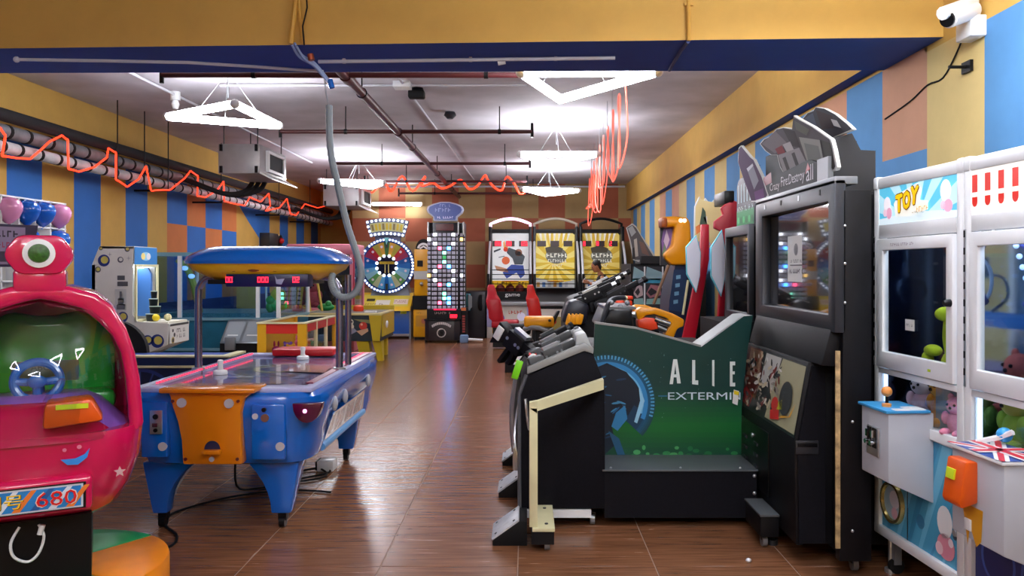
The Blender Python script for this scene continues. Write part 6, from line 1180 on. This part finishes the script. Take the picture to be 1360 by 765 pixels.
# ---- red framed game behind, with blue-white hexagon wings, orange guns
rf = thing('red_gun_machine', 'red framed gun machine with pale blue hexagon wings behind the green panel', 'arcade machine', (1.7, 7.6, 0)); RP = mat('crimson_panel', 'b0142c', .4)
def rpost(pts, Y): part(rf, 'red_side', G().prism([(WX(p, Y), WZ(q, Y)) for p, q in pts], 'y', Y, Y+.06), RP, bev=.006)
rpost([(905, 458), (923, 453), (942, 345), (942, 298), (932, 298), (930, 342)], 7.6)
rpost([(954, 422), (962, 420), (967, 330), (979, 300), (979, 268), (971, 265), (958, 276), (961, 285), (949, 294), (949, 303), (960, 308)], 7.1)
P = lambda a, b, Y=8.0: (WX(a, Y), WZ(b, Y))
def hexw(pts, Y, lab):
    P = lambda a, b: (WX(a, Y), WZ(b, Y)); o = part(rf, 'hexagon_wing', G().prism([P(*p) for p in pts], 'y', Y-.03, Y), mat('cyan_edge', '5ac8dc', .3), bev=.004); cx = sum(p[0] for p in pts)/len(pts); cy = sum(p[1] for p in pts)/len(pts)
    d = D((0, Y-.03, 0)); d.poly([P(cx+(a-cx)*.9, cy+(b-cy)*.94) for a, b in pts][::-1], 'dce2f2'); d.put(o, 'wing_print')
hexw([(924, 312), (930, 335), (929, 366), (924, 389), (911, 364), (910, 328)], 7.5, ''); hexw([(958, 305), (963, 335), (962, 370), (957, 394), (943, 367), (943, 328)], 7.05, '')
part(rf, 'monitor_box', G().box(1.95, 2.6, 7.05, 8.0, 0, 1.95), BLACK); part(rf, 'deck', G().box(.92, 1.95, 7.05, 8.0, 0, .80), BLACK); part(rf, 'red_deck', G().box(1.30, 1.72, 7.0, 8.0, .80, .88), RP, bev=.01)
part(rf, 'gun_post', G().cyl((1.1, 7.4, .8), (1.1, 7.4, 1.2), .03), BLACKM)
part(rf, 'header_block', G().box(WX(955, 7.3), WX(968, 7.3), 7.1, 7.5, WZ(273, 7.3), WZ(256, 7.3)), BLACKM, bev=.01)
hc_ = part(rf, 'header_art', G().prism([P(919, 330), P(920, 275), P(926, 262), P(930, 272), P(934, 264), P(940, 272), P(946, 266), P(956, 272), P(958, 300), P(944, 330)], 'y', 7.9, 7.93), WE)
d = D((0, 7.9, 0)); d.poly([P(920, 328), P(921, 276), P(926, 265), P(934, 268), P(946, 270), P(955, 275), P(956, 300), P(943, 328)], 'd8c48c').up().poly([P(926, 300), P(930, 276), P(934, 282), P(936, 300), P(932, 312)], '3c5040').poly([P(922, 322), P(936, 318), P(942, 326), P(924, 329)], 'a8a8c0').poly([P(921, 302), P(927, 298), P(928, 308), P(922, 312)], 'd8783c').poly([P(936, 285), P(946, 276), P(942, 296)], 'd8c48c').poly([P(931, 290), P(936, 288), P(936, 300)], 'e0e0dc'); d.put(hc_, 'art_print')
og = mat('orange_gun_plastic', 'e8960c', .3)
def fat_gun(label, Y, dx, dy, k):
    q = lambda a, b: (WX(843+dx+(a-843)*k, Y), WZ(425+dy+(b-425)*k, Y)); X0, z0 = q(843, 445); t = thing('toy_blaster', label, 'toy gun', (X0, Y, z0)); u = k*Y/F
    part(t, 'body', G().prism([q(*p) for p in ((843, 413), (849, 408), (872, 409), (892, 416), (907, 424), (906, 433), (898, 436), (893, 448), (881, 444), (886, 435), (890, 429), (884, 422), (868, 417), (857, 418), (850, 424), (845, 424))], 'y', Y-.06, Y+.06), og, bev=.012)
    part(t, 'inner_shell', G().prism([q(*p) for p in ((855, 415), (885, 419), (894, 430), (887, 443), (874, 439), (858, 432))], 'y', Y-.03, Y+.05), DGREY)
    part(t, 'red_housing', G().prism([q(*p) for p in ((845, 424), (856, 421), (868, 422), (873, 436), (862, 438), (846, 434))], 'y', Y-.07, Y+.05), mat('orange_red_plastic', 'e8421c', .35), bev=.01)
    a_, b_ = q(868, 423), q(888, 430); part(t, 'silver_barrel', G().cyl((a_[0], Y-.05, a_[1]), (b_[0], Y-.05, b_[1]), 4.5*u, n=14), CHROME); a_, b_ = q(872, 433), q(884, 438); part(t, 'lower_barrel', G().cyl((a_[0], Y-.04, a_[1]), (b_[0], Y-.04, b_[1]), 2.5*u), SILVER)
    a_, b_ = q(839, 417), q(845, 418); part(t, 'muzzle', G().cyl((a_[0], Y, a_[1]), (b_[0], Y, b_[1]), 4*u), SILVER); return t
fat_gun('big orange toy blaster with red housing above the green panel', 6.1, 0, 0, 1)
fat_gun('orange toy blaster partly hidden behind the nearer orange one', 7.4, -4, -10, .62)
# orange jaw shaped header of the machine further back
jw = thing('jaw_gun_machine', 'gun machine topped by an orange jaw shaped head against the wall bands', 'arcade machine', (2.1, 9.6, 0)); Yj = 9.4
P = lambda a, b, Y=Yj: (WX(a, Y), WZ(b, Y))
part(jw, 'jaw_head', G().prism([P(879, 288), P(895, 287), P(914, 289), P(917, 296), P(918, 310), P(919, 330), P(912, 352), P(892, 352), P(885, 344), P(882, 338), P(893, 326), P(897, 300), P(886, 302), P(879, 302)], 'y', Yj, Yj+.3), og, bev=.03, seg=3); part(jw, 'snout', G().box(WX(878, Yj), WX(886, Yj), Yj-.03, Yj+.2, WZ(302, Yj), WZ(289, Yj)), mat('dark_orange', '9c4a14', .4), bev=.02)
for a in (904, 909): part(jw, 'eye_lamp', G().ell((WX(a, Yj), Yj-.01, WZ(293, Yj)), .025), mat('lit_eye', 'fff4d8', .3, emit=1.5))
d = D((0, Yj+.14, 0)); d.poly([P(883, 345), P(881, 320), P(884, 303), P(896, 300), P(894, 326), P(884, 338)], '7a5a9c').up().poly([P(884, 320), P(888, 304), P(892, 318), P(888, 330)], 'c8b8d0').poly([P(882, 338), P(885, 322), P(888, 334), P(884, 344)], '6c8a6c'); d.put(jw, 'head_print')
part(jw, 'back_board', G().box(WX(880, Yj), WX(918, Yj), Yj+.15, Yj+.2, WZ(352, Yj), WZ(300, Yj)), DGREY)
part(jw, 'cabinet', G().prism([P(884, 560), P(930, 560), P(922, 352), P(898, 352), P(890, 400)], 'y', Yj+.05, Yj+.7), mat('navy_cabinet', '141f3c', .4)); d = D((0, Yj+.05, 0)); d.poly([P(889, 412), P(896, 358), P(914, 358), P(908, 415)], '1c3458').up(); [d.poly([P(899+k*-1.2, 366+11*k), P(905-k*1.2, 365+11*k), P(905-k*1.2, 370+11*k), P(899-k*1.2, 371+11*k)], '6c9ab8') for k in range(4)]; d.put(jw, 'side_print')
part(jw, 'brown_pole', G().cyl(W(868, 404, 9.2), W(888, 352, 9.2), .018), mat('brown_pole', '7a5a40', .5)); part(jw, 'pale_trim', G().cyl(W(907, 418, 9.4), W(914, 372, 9.4), .015), CREAM)
# cabinet with blue-white art and mech cut-out, farther
mc = thing('mech_gun_machine', 'gun machine with grey mech cut-out leaning on top and pale blue art panels', 'arcade machine', (1.9, 12.2, 0)); Ym = 11.6; P = lambda a, b, Y=Ym: (WX(a, Y), WZ(b, Y))
part(mc, 'cabinet', G().box(WX(838, Ym), 2.6, Ym, Ym+1.2, 0, WZ(350, Ym)), BLACK); part(mc, 'top_box', G().prism([P(850, 352), P(884, 350), P(878, 340), P(852, 340)], 'y', Ym, Ym+.6), mat('matt_black_board', '1e1e22', .6))
for a0, a1, dz in ((840, 856, 0), (857, 880, 1)):
    d = D((0, Ym, 0)); d.poly([P(a0, 410), P(a1, 410), P(a1, 354), P(a0, 354)], '2a2a34').up().poly([P(a0, 372), P(a1, 372), P(a1, 362), P(a0+2, 354)], '8cb0bc').poly([P(a0, 376), P(a1, 376), P(a1, 370), P(a0, 370)], '3c9cc0').poly([P(a0+1, 390), P(a0+7, 378), P(a1-3, 380), P(a1-2, 392), P(a0+6, 396)], 'c0a8ac' if dz == 0 else 'a86a74').up().poly([P(a0+3, 388), P(a0+8, 382), P(a1-6, 388), P(a0+7, 393)], '2a2228').poly([P(a0+1, 404), P(a1-1, 404), P(a1-2, 396), P(a0+2, 397)], '8cb8b8'); d.put(mc, 'art_panel')
    part(mc, 'panel_edge', G().box(WX(a1, Ym)-.01, WX(a1, Ym)+.01, Ym-.02, Ym, WZ(410, Ym), WZ(354, Ym)), WHITE)
ct = part(mc, 'mech_cutout', G().prism([P(833, 302), P(841, 296), P(846, 300), P(853, 312), P(872, 340), P(866, 346), P(850, 348), P(842, 345), P(838, 320)], 'y', Ym+.1, Ym+.13), WE)
d = D((0, Ym+.1, 0)); d.poly([P(834, 302), P(841, 298), P(846, 302), P(853, 314), P(869, 340), P(864, 345), P(844, 345), P(839, 320)], '5a565a').up().poly([P(835, 303), P(841, 299), P(846, 308), P(840, 314)], 'a8acb0').poly([P(843, 318), P(847, 316), P(849, 340), P(845, 341)], 'c0b8b0').poly([P(850, 320), P(856, 322), P(864, 340), P(854, 336)], '7a5a50').poly([P(841, 330), P(844, 328), P(845, 344), P(841, 344)], '26242a'); d.put(ct, 'cutout_print')
# row of guns on the middle black machine
mg = thing('black_gun_machine', 'low black gun machine under the row of long silver topped guns', 'arcade machine', (1.1, 9.3, 0)); P = lambda a, b, Y=8.8: (WX(a, Y), WZ(b, Y))
part(mg, 'cabinet', G().prism([P(752, 425), P(760, 400), P(826, 376), P(842, 384), P(842, 560), P(752, 560)], 'y', 8.8, 10.2), BLACK, bev=.02); part(mg, 'console', G().prism([P(806, 418, 8.4), P(845, 418, 8.4), P(842, 402, 8.4), P(812, 402, 8.4)], 'y', 8.3, 8.8), BLACKM, bev=.02)
part(mg, 'front_pod', G().prism([P(744, 426), P(752, 400), P(764, 396), P(780, 404), P(776, 428)], 'y', 8.5, 8.8), mat('blue_black_plastic', '171b28', .35), bev=.03); oc = part(mg, 'orange_cover', G().loft([[(WX(752+a, 8.4), 8.4, WZ(419+b, 8.4)), (WX(774+a, 8.4), 8.4, WZ(418+b, 8.4)), (WX(774+a, 8.4), 8.55, WZ(418+b, 8.4)), (WX(752+a, 8.4), 8.55, WZ(419+b, 8.4))] for a, b in ((2, 0), (1, 4), (0, 8), (-1, 13))]), mat('orange_yellow_seat', 'e69a0c', .35), bev=.015)
for k in range(4): part(oc, 'rib', G().box(WX(754+5*k, 8.4), WX(757+5*k, 8.4), 8.385, 8.41, WZ(431, 8.4), WZ(416.5, 8.4)), mat('orange_yellow_seat', 'e69a0c', .35), bev=.006)
part(mg, 'base', G().box(WX(752, 8.8), WX(842, 8.8), 8.85, 10.1, 0, .05), BLACK)
part(mg, 'white_side_plate', G().box(-.25, .3, 8.9, 8.93, .52, .72) if False else G().box(WX(675, 8.6), WX(694, 8.6), 8.58, 8.61, WZ(484, 8.6), WZ(465, 8.6)), WHITE); part(mg, 'plate_arm', G().box(WX(675, 8.6), WX(760, 8.6), 8.61, 8.75, WZ(466, 8.6), WZ(458, 8.6)), BLACK)
d = D((0, 8.58, 0)); d.disc(WX(682, 8.6), WZ(471, 8.6), .035, '8a3c2c', rb=.015).disc(WX(682, 8.6), WZ(479, 8.6), .035, '8a3c2c', rb=.015); d.put(mg, 'plate_print')
part(mg, 'plate_leg', G().box(WX(690, 8.6), WX(696, 8.6), 8.62, 8.7, 0, WZ(458, 8.6)), BLACKM)
for k, (a0, b0, a1, b1, Y) in enumerate(((758, 406, 822, 376, 8.7), (764, 400, 828, 368, 9.1), (770, 394, 836, 362, 9.6), (790, 408, 858, 372, 8.6))):
    light_gun(('long silver topped gun nearest on the black middle machine', 'long silver topped gun second on the black middle machine', 'long silver topped gun farthest on the black middle machine', 'dark gun pointing up to the right on the black middle machine')[k], W(a0, b0, Y), W(a1, b1, Y), 1.3, BLACK, SILVER if k < 3 else DGREY)
t = thing('red_gun_block', 'orange red gun block with white knob on the black middle machine', 'toy gun', W(826, 400, 8.3)); part(t, 'block', G().box(WX(818, 8.3), WX(839, 8.3), 8.25, 8.35, WZ(406, 8.3), WZ(399, 8.3)), mat('orange_red_plastic', 'e8421c', .35), bev=.01); part(t, 'upper_block', G().box(WX(831, 8.3), WX(840, 8.3), 8.25, 8.35, WZ(398, 8.3), WZ(393, 8.3)), mat('orange_red_plastic', 'e8421c', .35), bev=.01); part(t, 'knob', G().ell((WX(829, 8.3), 8.22, WZ(396, 8.3)), .03), CREAM)
t = thing('pebble', 'small white crumb on the floor in front of the big black cabinet', 'crumb', (1.21, 4.36, 0)); part(t, 'crumb', G().ell((1.21, 4.36, .012), (.016, .014, .012), 8, 6), WHITE)

# ================================================================== CLAW MACHINES (turned to follow the wall)
PK = mat('pale_cabinet_grey', 'b8bcc4', .35, noise=.06, nscale=4); LEDW = mat('lit_cool_strip', 'c4dcff', .3, emit=3)
def claw(name, label, ox, oy, rz, variant, w=.79):
    t = thing('claw_machine', label, 'claw machine', (ox, oy, 0), rz, local=True); dp = .78; zt, z1, z2, z3, z4, zb = 2.075, 1.835, 1.09, 1.03, .84, .2
    fr = WHITE; pw = .05
    part(t, 'base', G().box(.0, w, .025, dp, zb, z4-.02), fr, bev=.006); part(t, 'bed', G().box(.02, w-.02, .02, dp-.02, z4-.02, z4), mat('grey_bed', '8a8c90', .5))
    for x in (0, w-pw): part(t, 'corner_post', G().box(x, x+pw, 0, pw, zb, zt), fr, bev=.006); part(t, 'rear_post', G().box(x, x+pw, dp-pw, dp, zb, zt), fr, bev=.006)
    part(t, 'top_rail', G().box(0, w, 0, .05, zt-.05, zt+.01), fr, bev=.008); part(t, 'roof', G().box(0, w, .03, dp, zt-.04, zt), fr, bev=.006); part(t, 'header_rail', G().box(pw, w-pw, 0, .04, z1-.07, z1), fr, bev=.004)
    part(t, 'mid_rail', G().box(pw, w-pw, 0, .045, z2-.035, z2-.006), fr, bev=.004); part(t, 'bed_rail', G().box(pw, w-pw, 0, .05, z4-.04, z4+.01), fr, bev=.004); part(t, 'foot_rail', G().box(0, w, 0, .04, zb, zb+.05), fr, bev=.004)
    dr = part(t, 'door', G().frame(pw+.008, w-pw-.008, z2, z1-.075, (.055, .05, .085, .06), -.014, .022), fr, bev=.004)
    part(dr, 'door_glass', G().box(pw+.06, w-pw-.055, .0, .006, z2+.08, z1-.13), CLEAR); part(t, 'lower_glass', G().box(pw, w-pw, .015, .021, z4, z2-.035), CLEAR)
    part(t, 'side_glass', G().box(w-.007, w-.001, pw, dp-pw, z4, z1-.07), CLEAR); part(t, 'side_mirror', G().box(.002, .01, pw, dp-pw, z4, z1-.07), mat('dark_tinted_mirror', '66748c', .1, 1) if variant == 0 else mat('tinted_mirror', 'b4c8e0', .08, 1))
    part(t, 'back_panel', G().box(pw, w-pw, dp-.03, dp-.01, z4, z1), mat('dark_mirror_back' if variant == 0 else 'blue_grey_back', '46546e' if variant == 0 else '5a7a9a', .25 if variant == 0 else .4)); part(t, 'ceiling_panel', G().box(pw, w-pw, .03, dp-.03, z1-.02, z1), fr)
    part(t, 'led_strip', G().box(pw+.002, pw+.012, .03, .045, z4+.02, z1-.1), LEDW); part(t, 'led_strip', G().box(w-pw-.012, w-pw-.002, .03, .045, z4+.02, z1-.1), LEDW)
    part(t, 'lamp_strip', G().box(pw+.1, w-pw-.1, .1, .14, z1-.035, z1-.022), mat('lit_cabinet_lamp', 'e8f2ff', .3, emit=22))
    hs = part(t, 'hinge_strip', G().box(.004, .018, -.004, .0, z2, z1-.06), SILVER)
    g = G()
    for k in range(9): g.box(.006, .016, -.006, -.003, z2+.05+.075*k, z2+.08+.075*k)
    part(hs, 'hinge_slot', g, BLACKM)
    kb = part(dr, 'door_lock', G().lathe([(.018, 0), (.016, -.02), (.01, -.03)], (w-pw-.025, -.014, 1.45), 14, 'y'), BLACKM)
    for x in (0.0, w-.045): part(t, 'corner_cap', G().box(x, x+.045, -.006, .04, zt-.05, zt+.016), fr, bev=.01); 
    for x in (.08, w-.08):
        for y in (.08, dp-.08): f_ = part(t, 'caster', G().box(x-.02, x+.02, y-.02, y+.02, .05, zb), GREY); part(f_, 'wheel', G().cyl((x-.014, y, .04), (x+.014, y, .04), .04, n=14), BLACKR)
    part(t, 'levelling_foot', G().cyl((.06, .06, 0), (.06, .06, .02), .03, n=12).cyl((.06, .06, .02), (.06, .06, zb), .012, n=8), SILVER)
    # header print
    d = D((w/2, .006, z1)); part(t, 'header_board', G().box(pw, w-pw, .006, .02, z1, zt-.05), fr)
    hw, hh = w/2-pw, zt-.05-z1
    if variant == 0:
        d.rays(0, -.02, 3, ['5cc0e0', 'b8e4f2'], 26, (-hw, hw, 0, hh)).up()
        d.poly([(-hw, 0), (hw, 0), (hw, .03), (0, .05), (-hw, .03)], 'dceef6').up()
        for x0_, s_ in ((-.26, .8), (.26, 1)):           # plain soft white and pink shapes
            d.disc(x0_, .115*s_+.01, .042*s_, 'f0e8ee', rb=.05*s_).up(.2).disc(x0_+.02, .055, .035*s_, 'e8a8c0', rb=.03).disc(x0_-.02, .06, .02, 'e8c4d4').up(.2)
        d.up().poly([(-.17, .035), (-.19, .10), (-.13, .15), (.03, .185), (.06, .15), (.05, .1), (.12, .09), (.12, .05), (-.02, .03), (-.1, .03)], 'f8f4e8').up()
        for r_, c_ in ((.011, '5a3c10'), (.005, 'f2c414')):
            d.up()
            for k in range(8):
                ox, oy = r_*cos(k*pi/4), r_*sin(k*pi/4)
                d.up(.05).text('T', -.162+ox, .054+oy, .058, .082, c_, .1, .1).text('O', -.096+ox, .068+oy, .062, .082, c_, .05).text('Y', -.028+ox, .086+oy, .062, .08, c_, .12)
        d.up()
        d.scrib(.03, .13, .04, .075, 'd8a868', 1, 3).scrib(-.01, .1, .036, .05, '2c3c4c', 1, 6)
    else:
        d.rect(-hw, hw, 0, hh, 'f0ece4').up(); n_ = 8; sw = 2*hw/(2*n_)
        for k in range(2*n_):
            x = -hw+k*sw; c = 'c8281c' if k % 2 == 0 else 'efe6dc'; d.rect(x+.003, x+sw-.003, .055, hh-.02, c).disc(x+sw/2, .055, sw/2-.003, c, rb=.022)
            if k % 2 == 0: d.up(.3).rect(x+.003, x+sw-.003, .075, .095, 'f4e8dc').up(-.3)
        d.up().poly([(-.02, .09), (.0, .13), (.3, .16), (.3, .11), (.02, .085)], 'e4e4ea').scrib(.03, .28, .115, .13, '7a6a80', 1, 3)
    d.put(t, 'header_print', BACKLIT)
    if variant == 0: d = D((.2, -.014, z1-.118)); d.scrib(.0, .22, .0, .02, '9a8a98', 1, 7); d.put(dr, 'fine_print')
    return t, w, dp, z1, z2, z4, zb
RZ = math.atan2(-.998, .0603)
A = Vector((1.86, 4.28)); dv = Vector((.0603, -.998))
c1, w, dp, z1, z2, z4, zb = claw('claw', 'white claw machine with TOY header and blue print, beside the big black cabinet', A.x, A.y, RZ, 0)
B = A+dv*.795
c2 = claw('claw', 'white claw machine with red and white awning header, nearest on the right', B.x, B.y, RZ, 1)[0]
# front prints below
d = D((0, .022, 0)); d.rect(.05, w-.05, zb+.05, z4-.05, '4aa0c4').up()
for k in range(7): a = .1+.1*k; d.poly([(a, zb+.05), (a+.03, zb+.05), (a+.28, z4-.05), (a+.2, z4-.05)] if a+.28 < w-.05 else [(a, zb+.05), (a+.02, zb+.05), (w-.05, z4-.2)], '6cbad8' if k % 2 else '3a8cb4')
d.up().disc(.42, .38, .035, '3a7ca0', n=16).star(.4, .52, .02, 'b0d8e8', 4, .3).star(.2, .6, .025, '9cd0e4', 4, .3).disc(.62, .44, .06, 'e4e4e4', rb=.075).disc(.63, .33, .07, 'd88a9c', rb=.06).disc(.7, .40, .016, '3a4a5c'); d.up().disc(.58, .31, .03, 'e8c4cc').disc(.67, .36, .02, 'e8d4d8'); d.put(c1, 'front_print')
dr = part(c1, 'prize_flap', G().tf(Matrix.Translation((.17, .018, .40))).lathe([(.085, 0), (.09, -.02), (.105, -.02), (.11, 0)], (0, 0, 0), 28, 'y'), mat('brass_ring', 'b8a86c', .25, .8)); d = D((.17, .014, .40)); d.disc(0, 0, .09, 'a8c4d0', n=28).up().disc(.02, .02, .05, 'e0dce0', rb=.045).disc(.02, -.05, .03, 'e4b8c4').disc(.045, .055, .014, 'c83c5c'); d.put(dr, 'flap_print', PRINTG)
part(c1, 'door_seam', G().box(.30, .304, .017, .022, zb+.05, z4-.3), DGREY); part(c1, 'lock', G().lathe([(.018, 0), (.015, -.012)], (w-.08, .02, .42), 14, 'y'), SILVER)
d = D((0, .022, 0)); d.rect(.05, w-.05, zb+.05, z4-.05, '1c2a6c').up(); [d.disc(.2+.25*k, .4, .11, '3c5aa8', n=24).up(.2).disc(.2+.25*k, .4, .095, '16225c', n=24) for k in range(3)]; d.put(c2, 'front_print')
# price card on door 1
d = D((.32, -.002, 1.30)); d.rect(0, .085, 0, .055, 'dcdcd8').up().scrib(.012, .07, .018, .035, '5a5a60', 1, 5); d.put(c1, 'price_card')
# coin boxes
def coinbox(t, x0, x1, zt, top, prot=.2, low=.60, low2=.50, label=None):
    cb = part(t, 'coin_box', G().prism([(.02, low2), (.02, zt), (-prot, zt), (-prot, low)], 'x', x0, x1), PK, bev=.004, label=label); part(cb, 'box_top', G().box(x0-.012, x1+.012, -prot-.015, .0, zt, zt+.014), top, bev=.003); return cb
cb = coinbox(c1, .27, .53, .925, mat('blue_board_top', '3a94cc', .35), label='grey control box with coin slots')
SL = part(cb, 'coin_plate', G().box(.34, .455, -.21, -.2, .70, .84), SILVER, bev=.003)
g = G()
for x in (.37, .42): g.box(x-.018, x+.018, -.214, -.208, .74, .835)
part(cb, 'coin_slot', g, BLACKM)
for x in (.37, .42): part(cb, 'coin_knob', G().box(x-.006, x+.006, -.23, -.212, .79, .825).cyl((x, -.235, .765), (x, -.21, .765), .012), CHROME)
part(cb, 'joystick', G().cyl((.345, -.11, .94), (.345, -.11, .985), .008), BLACKM); part(cb, 'joystick_ball', G().ell((.345, -.11, 1.0), .026), mat('orange_ball', 'e8964a', .3)); part(cb, 'button', G().cyl((.42, -.15, .938), (.42, -.15, .953), .022, n=16), mat('orange_ball', 'e8964a', .3))
part(cb, 'tape', G().box(.45, .535, -.1, -.02, .939, .944).box(.5, .54, -.17, -.1, .939, .943), WHITE)
part(c1, 'green_tag', G().box(.262, .268, -.17, -.1, .83, .90), mat('lime_tag', '7ad81c', .4))
cb = coinbox(c2, .24, .56, .885, WHITE, .2, .55, .46, label='grey control box with union flag top')
d = D((.228, -.215, .899), (1, 0, 0), (0, 1, 0)); d.rect(0, .344, 0, .215, '2a4a98').up().poly([(0, 0), (.05, 0), (.344, .18), (.344, .215), (.30, .215), (0, .03)], 'e8e8e8').poly([(.344, 0), (.30, 0), (0, .18), (0, .215), (.05, .215), (.344, .03)], 'e8e8e8').up().poly([(0, 0), (.02, 0), (.344, .2), (.344, .215), (.325, .215), (0, .012)], 'c8243c').poly([(.344, 0), (.325, 0), (0, .2), (0, .215), (.02, .215), (.344, .012)], 'c8243c').up().rect(.14, .205, 0, .215, 'e8e8e8').rect(0, .344, .08, .135, 'e8e8e8').up().rect(.155, .19, 0, .215, 'c8243c').rect(0, .344, .093, .122, 'c8243c'); d.put(cb, 'flag_print')
cu = part(cb, 'orange_coin_unit', G().prism([(-.2, .70), (-.2, .86), (-.25, .86), (-.275, .70), (-.265, .68)], 'x', .29, .41), mat('orange_plastic', 'd8540c', .3), bev=.008); part(cu, 'display', G().tf(Matrix.Translation((.335, -.262, .80)) @ Matrix.Rotation(R(-8), 4, 'X')).box(-.025, .025, -.006, .002, -.02, .02), mat('lime_label', 'c8dc1e', .5))
d = D((0, -.2, 0)); d.poly([(.31, .68), (.44, .68), (.43, .56), (.40, .53), (.36, .6), (.345, .52), (.33, .6)], 'c88a14'); d.put(cb, 'yellow_stain'); part(cb, 'white_switch', G().box(.33, .37, -.207, -.2, .46+.12, .505+.12), WHITE, bev=.002)
part(cb, 'blue_knob', G().ell((.30, -.02, .94), .03), mat('blue_knob_plastic', '3aa0e0', .3)); part(cb, 'tape', G().tube([(.245, -.1, .90), (.3, -.04, .93), (.35, -.02, .96)], .012, 5), WHITE)
# contents
def lp(o_, x, y, z): ex = Vector((.0603, -.998)); ey = Vector((.998, .0603)); p = o_+ex*x+ey*y; return p.x, p.y, z
GY = mat('lime_plush', 'b4c81c', .9, bump=.3, noise=.1, nscale=30)
x, y, z = lp(A, .56, .11, .0); t = thing('plush_dinosaur', 'lime green long necked plush dinosaur pressed to the TOY machine glass', 'plush toy', (x, y, .84), RZ, local=True)
part(t, 'stand', G().box(-.11, .11, -.02, .07, .0, .22), mat('grey_bed', '8a8c90', .5)); z_ = .22; t.scale = (1.15, 1.15, 1.15)
part(t, 'body', G().ell((.04, 0, z_+.06), (.09, .07, .07)), GY); part(t, 'neck', G().tube(smooth_path([(-.0, -.01, z_+.08), (-.01, -.02, z_+.16), (-.0, -.02, z_+.24)], 4), .028, 10), GY); part(t, 'head', G().ell((-.005, -.04, z_+.26), (.032, .045, .03)), GY); part(t, 'arm', G().ell((-.13, -.02, z_+.1), (.05, .03, .025)).ell((-.17, -.02, z_+.06), (.025, .025, .035)), GY); part(t, 'wing', G().ell((-.08, .04, z_+.1), (.05, .03, .05)), mat('grey_plush', '8a90a0', .9)); part(t, 'foot', G().ell((.1, -.05, z_+.03), (.05, .05, .03)).ell((-.01, -.06, z_+.03), (.05, .05, .03)), GY)
for k, (lab, c, xx, yy, zz, s_, er, c2_) in enumerate((
    ('white and pink plush toy at the left behind the lower TOY window', 'd8b4c4', .20, .16, .0, .17, 'long', 'd8d0dc'), ('maroon plush toy behind the lower TOY window', '5a1428', .36, .30, .0, .2, 'round', None), ('orange yellow plush toy in the middle of the lower TOY window', 'd88a18', .40, .15, .0, .19, 'round', 'e0a83c'),
    ('amber plush toy with dark ears right of the orange one', 'c8780c', .52, .16, .03, .17, 'long', None), ('grey and white plush toy above the pink one', '8c8c9c', .58, .17, .0, .16, 'round', 'c0c0c8'), ('pink plush toy lying at the right of the lower TOY window', 'e08aa4', .64, .07, .0, .14, 'round', None),
    ('dark red plush toy at the back of the TOY machine', '6a1020', .62, .42, .0, .24, 'round', None), ('violet plush toy at the back left of the TOY machine', '5a3a7a', .2, .45, .0, .2, 'long', None))):
    x, y, z = lp(A, xx, yy, 0); plush(lab, c, x, y, z4+zz, s_, er, rz=RZ+rn.uniform(-.5, .5), m2=c2_)
for k, (lab, c, xx, yy, zz, s_, er, c2_) in enumerate((
    ('green and yellow plush toy behind the lower window of the awning machine', '8aa83c', .13, .16, .0, .2, 'round', 'b8b45c'), ('white plush toy lying across the awning machine', 'd4d8dc', .34, .2, .16, .18, 'long', None), ('coral plush toy at the left of the awning machine', 'e06a5c', .12, .34, .1, .22, 'round', None), ('lilac plush toy in the awning machine', 'b09ac0', .4, .3, .0, .22, 'round', None))):
    x, y, z = lp(B, xx, yy, 0); plush(lab, c, x, y, z4+zz, s_, er, rz=RZ+rn.uniform(-.4, .4), m2=c2_)
part(c2, 'inner_shelf', G().box(.3, .74, .12, .6, z4, z4+.28), mat('lilac_box', 'a894b8', .4)); part(c2, 'blue_rail', G().box(.05, .74, .55, .58, 1.30, 1.38), mat('blue_rail_paint', '2a7ac8', .35)); part(c2, 'inner_post', G().box(.33, .43, .60, .63, z4, z1), mat('pale_inner_post', 'a8bcc8', .4))
cl = part(c2, 'claw', G().cyl((.36, .3, 1.62), (.36, .3, z1), .012).cyl((.36, .3, 1.56), (.36, .3, 1.66), .035), CHROME)
for k in range(3):
    a = 2*pi*k/3+.5; part(cl, 'finger', G().tube(smooth_path([(.36, .3, 1.58), (.36+.1*cos(a), .3+.1*sin(a), 1.56), (.36+.12*cos(a), .3+.12*sin(a), 1.47), (.36+.05*cos(a), .3+.05*sin(a), 1.40)], 4), .008, 6), CHROME)
part(c2, 'cable_loop', G().tube(smooth_path([(.22+.09*cos(2*pi*k/16), .2, 1.55+.1*sin(2*pi*k/16)) for k in range(17)], 2), .008, 6), WHITE); part(c2, 'blue_cable', G().tube(smooth_path([(.14, .16, 1.72), (.2, .18, 1.66), (.22, .18, 1.56), (.18, .18, 1.48), (.15, .18, 1.45)], 4), .02, 8), mat('blue_cable_sleeve', '2a3f9a', .4))
for k in range(5): part(c2, 'led_lens', G().ell((.14+.02*k, .14, 1.70-.045*k), .012, 8, 6), mat('lit_blue_lens', '9fc0ff', .4, emit=1.5))
cl = part(c1, 'claw', G().cyl((.4, .4, 1.6), (.4, .4, z1), .01).cyl((.4, .4, 1.55), (.4, .4, 1.64), .03), CHROME)
for k in range(3):
    a = 2*pi*k/3; part(cl, 'finger', G().tube(smooth_path([(.4, .4, 1.56), (.4+.08*cos(a), .4+.08*sin(a), 1.53), (.4+.09*cos(a), .4+.09*sin(a), 1.45), (.4+.04*cos(a), .4+.04*sin(a), 1.40)], 4), .007, 6), CHROME)
